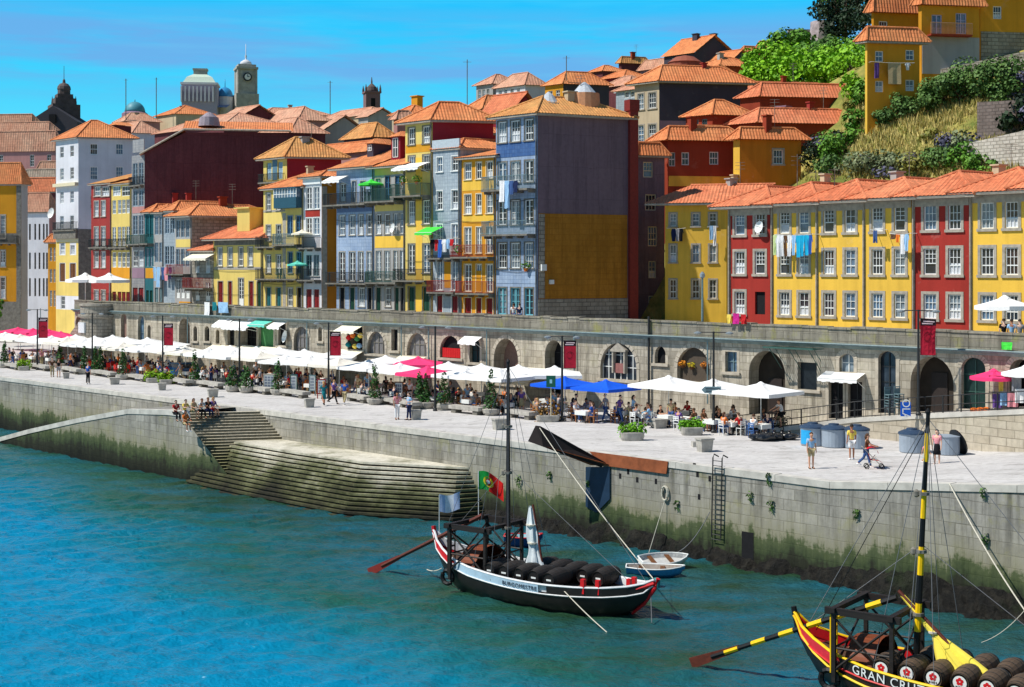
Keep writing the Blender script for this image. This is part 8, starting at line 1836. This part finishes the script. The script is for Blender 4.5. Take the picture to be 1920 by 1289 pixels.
c0 = walk_pt(1890, -1.55); pl = PL((c0.x, c0.y), (1, -.2)); mb = MB()
for u in (-.95, 0, .95): mb.tube([pl.pt(u, -.05, c0.z), pl.pt(u, -.05, c0.z+1.85)], .02, 5)
for z in (.95, 1.82): mb.tube([pl.pt(-1.0, -.05, c0.z+z), pl.pt(1.0, -.05, c0.z+z)], .02, 5)
tag(mb.build('clothes_rack', IRON, org=c0), 'thin metal rack of the cloth stall under the pink parasol', 'rack')
for k, px in enumerate((1826, 1838, 1850)):
 c0 = walk_pt(px, -2.0); mb = MB(); mb.lathe(c0, [(.16, 0), (.2, .1), (.18, .2), (.08, .24)], 10); tag(mb.build('clay_pot', CL['orange'], org=c0), 'orange clay pot standing on the walkway, %s of three' % ('left', 'middle', 'right')[k], 'pot', 'clay pots on the walkway')
# flower boxes in arches
for (x0, x1, y, c) in ((828, 862, 655, 'red'),):
 u0, u1 = WPLANE.hit(x0, y)[0], WPLANE.hit(x1, y)[0]; z = WPLANE.hit((x0+x1)/2, 671)[1]; mb = MB(); n = 16
 for k in range(n): a, b = u0+(u1-u0)*k/n, u0+(u1-u0)*(k+1)/n; mb.add([WPLANE.pt(a, -.1+.03*(k % 2), z), WPLANE.pt(b, -.1+.03*((k+1) % 2), z), WPLANE.pt(b, -.1+.03*((k+1) % 2), z+.75), WPLANE.pt(a, -.1+.03*(k % 2), z+.75)])
 tag(mb.build('balcony_drape', CL['red'], org=WPLANE.pt(u0, 0, z)), 'red drape with orange blooms across an arched opening', 'drape')
for k, (px, py, c) in enumerate([(1277, 682, 'orange'), (1294, 685, 'yellow'), (1318, 684, 'orange')]):
 u, z = WPLANE.hit(px, py); p = WPLANE.pt(u, -.15, z); root = thing('hanging_basket', p, '%s hanging flower basket in the arch, %s of three' % (c, ('left', 'middle', 'right')[k]), 'flower basket', 'flower baskets in the arch'); mb = MB(); blobs_leaves(mb, p, (.3, .18, .2), 60, .13, random.Random(k)); mb.build('flowers', foliage('bloom_'+c, srgb(226, 130 if c == 'orange' else 190, 40)), root, uv=False); mb = MB(); mb.lathe(p-V(0, 0, .3), [(.1, 0), (.2, .18)], 8); mb.build('pot', WOOD, root)
PROTOS = [v[0] for v in PP.values()]+[PAR4[0], PAR8[0], PARB[0], CH, CHS, TB]
def kill(o):
 for c in list(o.children): kill(c)
 bpy.data.objects.remove(o)
for o in PROTOS: kill(o)
# ------------------------------------------------------------------ vegetation on the hill
def on_ground(px, py, y0=95.0, y1=330.0):
 Y = y0
 while Y < y1:
  p = PT(px, py, Y)
  if terrain(p.x, p.y) >= p.z: return V(p.x, p.y, terrain(p.x, p.y))
  Y += .5
 p = PT(px, py, y1); return V(p.x, p.y, terrain(p.x, p.y))
G_LIME = foliage('lime_vine_leaves', srgb(110, 176, 24), srgb(160, 216, 44), .8); G_MID = foliage('mid_green_leaves', srgb(76, 134, 36), srgb(122, 172, 60), .9); G_DARK = foliage('dark_evergreen_leaves', srgb(28, 48, 34), srgb(50, 74, 44), .7); G_IVY = foliage('ivy_leaves', srgb(72, 112, 52), srgb(116, 150, 76), 1.0); G_GREY = foliage('grey_green_leaves', srgb(104, 124, 84), srgb(150, 158, 116), 1.0); G_PURP = foliage('violet_bloom_leaves', srgb(74, 76, 98), srgb(112, 110, 140), 1.4); G_DRY = foliage('dry_grass_blades', srgb(206, 184, 104), srgb(236, 218, 140), .5); G_OLV = foliage('olive_scrub_leaves', srgb(136, 142, 66), srgb(182, 176, 92), .8)
BARK = simple('grey_brown_bark', srgb(92, 78, 64), .9, .25, 3.0)
def bush(name, label, p, r, h, mat, n=260, leaf=.34, cat='bush', trunk=0, group=None, clumps=7, mat2=None, seed=None, flat=1.0):
 root = thing(name, p, label, cat, group); rr = random.Random(seed if seed is not None else int(p.x*13+p.y*7)); mb = MB(); mb2 = MB()
 for k in range(clumps):
  an = rr.uniform(0, 6.28); q = rr.random()**.5*.68; f = rr.uniform(.08, .95) if k else .6
  c = (p.x+math.cos(an)*r*q, p.y+math.sin(an)*r*q*flat, p.z+trunk+h*f*(1-.35*q)); s = r*rr.uniform(.34, .55)
  (blobs_leaves(mb2 if mat2 and k % 3 == 1 else mb, c, (s, s*flat, min(s, h*.5)*rr.uniform(.6, .95)), n//clumps, leaf, rr, .55))
 mb.build('crown' if trunk or cat == 'tree' else 'foliage', mat, root, uv=False)
 if mat2: mb2.build('blossom' if mat2 is G_PURP else 'crown' if cat == 'tree' else 'foliage', mat2, root, uv=False)
 mb = MB(); top = p+V(0, 0, trunk+h*.55); mb.tube([p-V(0, 0, .4), p+V(.05, 0, (trunk+h*.3)*.6), top], [max(.08, r*.07), max(.06, r*.05), .03], 6)
 for k in range(5): an = rr.uniform(0, 6.28); mb.tube([p+V(0, 0, trunk*.7+h*.2), p+V(math.cos(an)*r*.5, math.sin(an)*r*.5, trunk+h*rr.uniform(.45, .8))], [max(.05, r*.035), .02], 5)
 mb.build('trunk', BARK, root)
 return root
# bright vines and bushes above the long red roofs
def hillpt(px, py, Y): p = PT(px, py, Y); return V(p.x, p.y, min(p.z, terrain(p.x, p.y)+6))
rr0 = random.Random(21); k = 0
POSW = ['first', 'second', 'third', 'fourth', 'fifth', 'sixth', 'seventh', 'eighth', 'ninth', 'tenth', 'eleventh', 'twelfth']
for i, (px, py, r, h, Y) in enumerate([(1412, 152, 2.6, 3.0, 168), (1440, 150, 2.9, 3.4, 166), (1470, 150, 3.0, 3.8, 164), (1500, 150, 3.0, 3.8, 162), (1530, 150, 3.0, 3.8, 160), (1560, 150, 3.1, 4.0, 157), (1590, 152, 3.0, 4.2, 154), (1614, 156, 2.4, 4.0, 150)]):
 bush('vine_bush', 'bright lime green vine bush above the long red roofs, %s from the left' % POSW[i], PT(px, py, Y)-V(0, 0, .6), r, h, G_LIME, 1000, .42, 'bush', 0, 'lime green vines above the red roofs', 10)
for i, (px, py, r, h, Y, m_, lab) in enumerate([(1432, 122, 3.2, 3.6, 176, G_LIME, 'lime green bush at the left end of the upper vine row'), (1480, 118, 3.6, 3.2, 176, G_LIME, 'lime green bush in the middle of the upper vine row'), (1530, 112, 3.8, 2.6, 174, G_MID, 'mid green bush below the dark trees'), (1580, 108, 3.8, 2.8, 170, G_LIME, 'lime green bush under the dark trees beside the yellow house'), (1612, 112, 2.6, 3.2, 160, G_MID, 'mid green bush touching the yellow house wall'), (1460, 96, 2.6, 3.8, 188, G_MID, 'small mid green tree beside the red skyline house'), (1500, 88, 3.0, 2.8, 188, G_MID, 'mid green tree on the slope left of the dark trees'), (1545, 84, 3.0, 1.8, 184, G_IVY, 'ivy green bush on the slope under the dark trees'), (1590, 84, 3.2, 1.8, 178, G_MID, 'mid green tree right under the tall dark trees')]):
 bush('hillside_bush', lab, PT(px, py, Y)-V(0, 0, .8), r, h, m_, 900, .42, 'bush', 0, None, 9)
for i, (px, py, r, h, Y, m_, lab) in enumerate([(1552, 58, 3.6, 9.0, 192, G_DARK, 'tall dark evergreen tree at the left of the hilltop clump'), (1585, 48, 4.0, 10.0, 190, G_DARK, 'tall dark evergreen tree in the middle of the hilltop clump'), (1618, 46, 3.4, 10.0, 186, G_DARK, 'dark evergreen tree beside the orange walled house'), (1575, 20, 3.0, 6.0, 200, G_MID, 'lighter green tree between the hilltop evergreens'), (1640, 20, 3.4, 8.0, 180, G_DARK, 'dark evergreen tree rising behind the pointed roof'), (1468, 82, 1.6, 2.2, 195, G_DARK, 'small dark round tree on the skyline near the red house')]):
 bush('evergreen_tree', lab, PT(px, py, Y)-V(0, 0, 2.6), r, h, m_, 1500, .4, 'tree', 1.0, None, 12, None)
p = PT(1535, 80, 205); root = thing('rock_outcrop', p, 'grey pinkish rock face left of the dark evergreens', 'rock'); mb = MB(); n = 10; rings = []
for j in range(5): rings.append([p+V(2.2*(1-j*.13)*math.cos(u)*(1+.2*math.sin(3*u+j)), 2*math.sin(u), -3+j*1.5) for u in [2*math.pi*q/n for q in range(n+1)]])
loft(mb, rings); mb.add(rings[-1][:-1]); mb.build('rock', simple('pinkish_rock', srgb(170, 156, 160), .9, .3, 1.5), root)
p = PT(1505, 62, 210); root = thing('garden_wall', p, 'short brownish garden wall on the slope beside the grey rock', 'wall'); mb = MB(); mb.box((p.x, p.y, p.z-4), 4.6, .5, 4.5, .1); mb.build('wall', STONEW, root)
for i, (px, py, r, h, m_) in enumerate([(1606, 178, 1.7, 2.2, G_LIME), (1618, 200, 1.5, 2.2, G_MID), (1600, 215, 1.5, 1.8, G_OLV), (1612, 240, 1.5, 1.8, G_MID)]): bush('hillside_bush', 'green bush at the left edge of the yellow hill house, %s from the top' % POSW[i], on_ground(px, py, 100, 170)-V(0, 0, .3), r, h, m_, 700, .3, 'bush', 0, None, 9)
# the bank: dry grass, scrub, ivy, walls
rr = random.Random(5); mb = MB(); mb2 = MB()
for _ in range(7000):
 px, py = rr.uniform(1500, 1925), rr.uniform(170, 342)
 lim = 342-(px-1500)*.12
 p = on_ground(px, py, 100, 150)
 if p.y > 149: continue
 hgt = rr.uniform(.25, .8)
 for s in range(3):
  an = rr.uniform(0, 3.14); d = V(math.cos(an), math.sin(an), 0)*rr.uniform(.04, .1); b = p+V(rr.uniform(-.25, .25), rr.uniform(-.25, .25), -.1); tip = b+V(rr.uniform(-.25, .25), rr.uniform(-.2, .2), hgt)
  (mb if rr.random() < .72 else mb2).add([b-d, b+d, tip])
tag(mb.build('dry_grass', G_DRY, uv=False), 'tall dry straw coloured grass covering the bank behind the terrace', 'grass', kind='stuff'); tag(mb2.build('green_weeds', G_OLV, uv=False), 'green weeds growing among the dry grass of the bank', 'weeds', kind='stuff')
scr = [(1545, 318, 2.6, 5.4, G_DARK, G_PURP, 'large dark bush with violet blooms beside the yellow rear house', 900), (1580, 300, 2.0, 3.6, G_MID, None, 'mid green bush right of the violet blooming bush', 520), (1570, 332, 1.8, 2.4, G_IVY, None, 'low dark green bush behind the terrace ridges', 420), (1615, 322, 2.0, 2.2, G_GREY, G_PURP, 'grey green bush with violet specks low on the bank', 460), (1650, 318, 1.9, 2.0, G_GREY, None, 'rounded grey green bush low on the bank', 420), (1685, 322, 1.9, 1.8, G_GREY, G_PURP, 'spreading grey green bush right above the terrace roofs', 420), (1722, 318, 1.9, 1.9, G_OLV, None, 'olive bush above the crimson house roof', 380), (1760, 314, 2.0, 2.2, G_IVY, None, 'leafy green bush left of the pale stone wall', 480), (1795, 290, 1.7, 2.4, G_PURP, G_GREY, 'violet blooming bush on the slope left of the pale wall', 420), (1815, 318, 1.5, 2.4, G_MID, None, 'fresh green shrub at the foot of the pale stone wall', 420), (1840, 322, 1.2, 2.0, G_MID, None, 'small fresh green shrub before the pale stone wall', 320), (1600, 272, 1.5, 1.8, G_MID, None, 'yellow green bush below the red eaves', 320), (1655, 238, 1.2, 2.4, G_IVY, None, 'ivy bush at the left foot of the yellow hill house', 380), (1685, 226, 1.2, 3.2, G_IVY, None, 'climbing ivy bush at the wall of the yellow hill house', 460), (1745, 262, 1.2, 1.1, G_OLV, None, 'tiny olive bush high on the bank', 200)]
for px, py, r, h, m1, m2, lab, n in scr: bush('bank_bush', lab, on_ground(px, py, 100, 160)-V(0, 0, .3), r*1.2, h*.85, m1, int(n*2.2), .25, 'bush', 0, None, 9, m2)
for i, (px, py, r, h) in enumerate([(1740, 208, 1.8, 2.4), (1768, 204, 2.2, 3.2), (1800, 198, 2.4, 3.8), (1836, 192, 2.4, 4.0), (1872, 190, 2.2, 4.0), (1902, 190, 2.0, 4.0)]):
 bush('ivy_mass', 'dense ivy hanging below the hilltop wall, %s from the left' % POSW[i], on_ground(px, py, 100, 170)-V(0, 0, .2), r, h, G_IVY, 1700, .24, 'ivy', 0, 'ivy along the hilltop wall', 10, G_PURP if i == 5 else None)
for i, (px, py, r, h) in enumerate([(1908, 262, 1.8, 3.0), (1922, 240, 1.8, 3.4)]):
 bush('creeper', 'dark creeper draped over the shaded wall at the right edge, %s one' % ('lower' if i == 0 else 'upper'), on_ground(px, py, 100, 160), r, h, G_DARK, 520, .36, 'creeper', 0, 'creepers at the right edge', 9, G_PURP)
def wall_seg(label, x0, y0t, y0b, x1, y1t, y1b, mat, th=.6):
 Y0, Y1 = on_ground(x0, y0b, 100, 170).y-.4, on_ground(x1, y1b, 100, 170).y-.4
 a, b = PT(x0, y0b, Y0), PT(x1, y1b, Y1); at, bt = PT(x0, y0t, Y0), PT(x1, y1t, Y1); d = (b-a); d.z = 0; d.normalize(); n = V(-d.y, d.x, 0)*th
 root = thing('stone_wall', a, label, 'wall'); mb = MB(); P = [V(a.x, a.y, a.z-3), V(b.x, b.y, b.z-3), bt, at]; Q = [p+n for p in P]; mb.mesh(P+Q, [(0, 1, 2, 3), (7, 6, 5, 4), (3, 2, 6, 7), (0, 3, 7, 4), (1, 5, 6, 2), (0, 4, 5, 1)]); mb.build('wall', mat, root)
PALEST = blocks('pale_rubble_wall', srgb(190, 184, 172), srgb(214, 208, 198), srgb(130, 124, 112), .55, .26, .3, None, .5, .03, .8)
SHADST = blocks('shaded_rubble_wall', srgb(120, 108, 102), srgb(140, 128, 122), srgb(84, 76, 72), .5, .26, .3, None, .5, .03, .7)  # rubble with the shade on this wall block painted into its colour
wall_seg('pale rubble stone wall climbing to the right edge above the terrace roofs', 1802, 272, 302, 1960, 236, 322, PALEST); wall_seg('shaded dark rubble wall block on the bank at the right', 1832, 192, 262, 1906, 188, 256, SHADST)
wall_seg('thin grey wall top climbing under the ochre houses', 1735, 136, 152, 1925, 96, 124, STONEW)
a, b = PT(1823, 96, 126), PT(1823, 190, 126); mb = MB(); mb.tube([V(b.x, b.y, b.z-2), a], .05, 5); tag(mb.build('fence_post', GRAN_D, org=b), 'tall thin pole standing in the ivy of the bank', 'pole')
# far left tree edge and weeds on the quay wall
bush('square_tree', 'green tree showing its edge at the far left over the square', V(*AB(a_at(-14, 3), 3.0, 2.2)), 1.7, 4.2, G_MID, 700, .34, 'tree', 1.2, None, 10)
def weed(px, py, label, s=.28):
 u, z = QPL.hit(px, py); p = QPL.pt(u, .12, z); mb = MB(); rr = random.Random(px); s *= .62; blobs_leaves(mb, p, (s, s*.5, s*1.0), 40, .10, rr, .2)
 for k in range(10): q = p+V(rr.uniform(-s, s)*.5, 0, -s); t_ = QPL.pt(u+rr.uniform(-.2, .2), .1, z-s*rr.uniform(1.4, 2.6)); mb.add([q-V(.03, 0, 0), q+V(.03, 0, 0), t_])
 tag(mb.build('wall_weed', G_IVY, org=p, uv=False), label, 'weed', 'weeds on the quay wall')
for i, (px, py, s) in enumerate([(1032, 889, .3), (975, 898, .4), (1271, 944, .3), (1444, 894, .35), (1409, 928, .3), (1448, 944, .35), (1608, 960, .3), (1850, 1008, .35), (1846, 920, .3), (1105, 905, .22)]): weed(px, py, 'small green weed rooted in the quay wall, %s from the left' % POSW[sorted([1032, 975, 1271, 1444, 1409, 1448, 1608, 1850, 1846, 1105]).index(px)], s)
# ------------------------------------------------------------------ washing
def garment(pl, px, py, wpx, hpx, kind, col, label, mat=None, w0=0.0):
 u0, u1, z0, z1 = pxrect(pl, px-wpx/2, py, px+wpx/2, py+hpx); u = (u0+u1)/2; w, h = u1-u0, z1-z0; rr = random.Random(int(px*10+py)); ph = rr.uniform(0, 6)
 out = {'shirt': [(-.3, 0), (-.5, -.08), (-.62, -.34), (-.46, -.38), (-.38, -.24), (-.36, -1), (.36, -1), (.38, -.24), (.46, -.38), (.62, -.34), (.5, -.08), (.3, 0)], 'trousers': [(-.42, 0), (-.5, -1), (-.08, -1), (0, -.42), (.08, -1), (.5, -1), (.42, 0)], 'sheet': [(-.5, 0), (-.5, -.33), (-.48, -.66), (-.5, -1), (-.17, -1.02), (.17, -.98), (.5, -1), (.5, -.66), (.5, -.33), (.5, 0)]}[kind]
 bm = bmesh.new(); vs = [bm.verts.new(pl.pt(u+x*w, w0+.05*math.sin(x*7+y*4+ph)*(-y+.15), z1+y*h)) for x, y in out]; f = bm.faces.new(vs); bmesh.ops.triangulate(bm, faces=[f]); bmesh.ops.subdivide_edges(bm, edges=bm.edges[:], cuts=2, use_grid_fill=True)
 for v in bm.verts:
  q = Vector((v.co.x-pl.p.x, v.co.y-pl.p.y)).dot(pl.t)-u; d = .035*math.sin(q/w*11+ph)*min(1, (z1-v.co.z)/h+.2); v.co += Vector((pl.n.x, pl.n.y, 0))*d
 org = pl.pt(u, w0, z1); me = bpy.data.meshes.new('garment')
 for v in bm.verts: v.co -= org
 bm.to_mesh(me); bm.free(); me.materials.append(mat or CL[col]); o = bpy.data.objects.new({'shirt': 'hanging_shirt', 'trousers': 'hanging_trousers', 'sheet': 'hanging_cloth'}[kind], me); COL.objects.link(o); o.location = org; tag(o, label, {'shirt': 'shirt', 'trousers': 'trousers', 'sheet': 'cloth'}[kind])
def off(pl, w): q = PL(pl.p+pl.n*w, pl.t); return q
def line(pl, x0, x1, y, label):
 u0, u1, z, _ = pxrect(pl, x0, y, x1, y); a, b = pl.pt(u0, 0, z), pl.pt(u1, 0, z); mb = MB(); mb.tube([a+(b-a)*k/6-V(0, 0, .06*math.sin(math.pi*k/6)) for k in range(7)], .012, 4)
 for q in (a, b): mb.tube([q, q-Vector((pl.n.x, pl.n.y, 0))*.75], .02, 4)
 tag(mb.build('clothes_line', WHITE, org=a), label, 'clothes line')
T = off(FPLANE, .75)
line(T, 1452, 1524, 440, 'clothes line below the top windows of the narrow yellow terrace house')
for i, (px, wd, ht, kd, c) in enumerate([(1453, 7, 38, 'sheet', 'green'), (1459.5, 8, 41, 'shirt', 'white'), (1466, 8, 40, 'shirt', 'white'), (1472.5, 7, 40, 'shirt', 'brown'), (1480, 9, 40, 'shirt', 'white'), (1488, 9, 38, 'shirt', 'light blue'), (1497, 11, 42, 'shirt', 'teal2'), (1504, 9, 40, 'shirt', 'teal2'), (1512, 11, 38, 'shirt', 'teal2'), (1519, 8, 36, 'shirt', 'blue')]):
 m_ = simple('bright_cyan_cloth', srgb(20, 170, 214), .8, .08) if c == 'teal2' else simple('pale_green_cloth', srgb(196, 214, 150), .8, .08) if c == 'green' else None
 garment(T, px, 441, wd, ht, kd, 'white' if m_ else c, '%s %s, %s from the left on the line under the top terrace windows' % ({'teal2': 'bright cyan', 'green': 'pale green'}.get(c, c), 'cloth' if kd == 'sheet' else 'shirt', POSW[i]), m_)
line(T, 1632, 1652, 431, 'short clothes line left below the top windows beside the crimson house')
garment(T, 1641, 432, 9, 24, 'trousers', 'denim', 'pair of blue jeans hanging under a top terrace window')
line(T, 1668, 1708, 438, 'clothes line right below the top windows beside the crimson house')
for px, wd, ht, kd, c, lab in [(1674, 10, 10, 'sheet', 'brown', 'small brown cloth at the left of the line beside the crimson house'), (1683, 8, 16, 'shirt', 'orange', 'pale orange shirt on the line beside the crimson house'), (1692, 9, 38, 'trousers', 'white', 'long white trousers on the line beside the crimson house'), (1700, 8, 32, 'shirt', 'light blue', 'light cyan shirt on the line beside the crimson house')]: garment(T, px, 439, wd, ht, kd, c, lab)
O_ = H['O']['pf']; OP = off(O_, .6); line(OP, 1250, 1285, 428, 'clothes line under the top left window of the set back yellow house')
for px, c, lab in [(1263, 'navy', 'navy shirt, left one under the window of the set back yellow house'), (1270, 'grey', 'grey shirt in the middle under the window of the set back yellow house'), (1277, 'black', 'black shirt, right one under the window of the set back yellow house')]: garment(OP, px, 429, 8, 24, 'shirt', c, lab)
for px, wd, ht, c, lab in [(1334, 7, 26, 'light blue', 'light blue towel under the right window of the set back yellow house'), (1340, 6, 38, 'white', 'white towel under the right window of the set back yellow house')]: garment(OP, px, 424, wd, ht, 'sheet', c, lab)
NP = off(H['N']['pf'], 1.1); line(NP, 934, 972, 338, 'clothes line on the upper balcony of the tall blue house')
for px, wd, ht, kd, c, lab in [(941, 10, 40, 'sheet', 'white', 'white sheet at the left of the tall blue house balcony'), (950, 9, 52, 'sheet', 'light blue', 'long pale blue sheet on the tall blue house balcony'), (959, 8, 26, 'shirt', 'denim', 'blue shirt on the tall blue house balcony'), (967, 8, 22, 'shirt', 'navy', 'navy shirt at the right of the tall blue house balcony')]: garment(NP, px, 339, wd, ht, kd, c, lab)
LP = off(H['L']['pf'], .9); line(LP, 806, 850, 448, 'clothes line across the pale blue tiled house')
for px, wd, ht, kd, c, lab in [(811, 7, 18, 'shirt', 'black', 'black shirt at the left end of the line on the pale tiled house'), (818, 7, 22, 'shirt', 'red', 'red shirt on the line of the pale tiled house'), (825, 7, 34, 'sheet', 'blue', 'blue towel on the line of the pale tiled house'), (833, 8, 24, 'shirt', 'white', 'white shirt on the line of the pale tiled house'), (840, 6, 18, 'shirt', 'light blue', 'pale blue shirt on the line of the pale tiled house'), (847, 7, 12, 'sheet', 'red', 'small red cloth at the right end of the line on the pale tiled house')]: garment(LP, px, 449, wd, ht, kd, c, lab)
FP = off(H['F3']['pf'], .6); line(FP, 286, 324, 500, 'clothes line in front of the slim grey houses')
for px, wd, ht, kd, c, lab in [(290, 6, 26, 'shirt', 'light blue', 'pale blue shirt at the left of the line on the slim grey houses'), (297, 7, 38, 'trousers', 'light blue', 'pale blue trousers on the line of the slim grey houses'), (305, 6, 24, 'shirt', 'denim', 'denim shirt on the line of the slim grey houses'), (312, 7, 26, 'shirt', 'pink', 'pink shirt on the line of the slim grey houses'), (319, 6, 22, 'shirt', 'purple', 'purple shirt at the right of the line on the slim grey houses')]: garment(FP, px, 501, wd, ht, kd, c, lab)
WP2 = off(WPLANE, .35)
for px, wd, ht, c, lab in [(388, 10, 26, 'white', 'white cloth hanging over the rampart parapet, leftmost of three'), (402, 8, 16, 'teal', 'teal cloth hanging over the rampart parapet'), (418, 18, 20, 'light blue', 'wide pale blue cloth hanging over the rampart parapet')]: garment(WP2, px, 567, wd, ht, 'sheet', c, lab)
garment(WP2, 1380, 588, 12, 20, 'sheet', 'pink', 'magenta cloth drying on the parapet below the dull red house', simple('magenta_cloth', srgb(190, 30, 130), .8)); garment(WP2, 1367, 590, 8, 17, 'sheet', 'yellow', 'yellow cloth drying on the parapet below the dull red house'); garment(WP2, 1394, 590, 10, 18, 'sheet', 'red', 'red cloth drying on the parapet below the dull red house')
garment(WP2, 1888, 642, 20, 14, 'sheet', 'green', 'green cloth strip on the rampart face at the right edge', CANG)
hp = off(Bk['H1']['ps'], .5); line(hp, 1634, 1715, 117, 'clothes line under the windows of the yellow hill house')
for px, wd, ht, kd, c, lab in [(1644, 9, 29, 'sheet', 'purple', 'lilac towel on the line of the yellow hill house'), (1677, 24, 40, 'sheet', 'tan', 'large beige blanket on the line of the yellow hill house'), (1702, 9, 14, 'shirt', 'white', 'white and blue shirt on the line of the yellow hill house')]: garment(hp, px, 118, wd, ht, kd, c, lab)
# plants on balconies
for h, px, py, w, lab in [('K', 770, 340, .9, 'potted plants on the left of the green balcony of the tall yellow house'), ('K', 796, 338, .9, 'leafy potted plant on the right of the green balcony of the tall yellow house'), ('N', 990, 500, .25, 'small green plant on a window sill of the tall blue house'), ('M', 872, 470, .7, 'potted plant on the red balcony of the narrow yellow house')]:
 pl = H[h]['pf']; u, z = pl.hit(px, py); p = pl.pt(u, w, z); root = thing('potted_plant', p, lab, 'plant'); mb = MB(); blobs_leaves(mb, p+V(0, 0, .1), (.4, .25, .35), 70, .15, random.Random(px)); mb.build('foliage', G_MID, root, uv=False); mb = MB(); mb.lathe(p-V(0, 0, .4), [(.12, 0), (.18, .25)], 8); mb.build('pot', CL['orange'], root)
# aerials on the terrace roofs
for px, y0, y1, Y, lab in [(1495, 290, 345, 97, 'pole aerial with cross bars on the terrace roof'), (1530, 320, 345, 96, 'short aerial on the middle of the terrace roof'), (1565, 315, 345, 95, 'thin stick aerial right of the middle on the terrace roof')]:
 a, b = PT(px, y1+8, Y), PT(px, y0, Y); mb = MB(); mb.tube([a, b], .03, 5)
 for k in range(3): q = b-V(0, 0, .15+.3*k); mb.tube([q-V(.45, .1, 0), q+V(.45, .1, 0)], .015, 4)
 tag(mb.build('roof_aerial', GRAN_D, org=a), lab, 'aerial')
# pigeon-sized gull on the roof ridge
p = PT(360, 360, 157); root = thing('gull', p, 'white gull standing on the orange roof ridge under the maroon wall', 'bird'); mb = MB()
mb.tube([p+V(-.3, 0, .22), p+V(-.12, 0, .26), p+V(.08, 0, .32), p+V(.18, 0, .42), p+V(.24, 0, .46), p+V(.33, 0, .45)], [.02, .08, .1, .06, .06, .012], 8); mb.build('body', WHITE, root, smooth=True); mb = MB(); mb.tube([p+V(0, -.02, .25), p+V(.0, -.02, 0)], .012, 4); mb.tube([p+V(.05, .03, .25), p+V(.05, .03, 0)], .012, 4); mb.build('leg', CL['orange'], root)
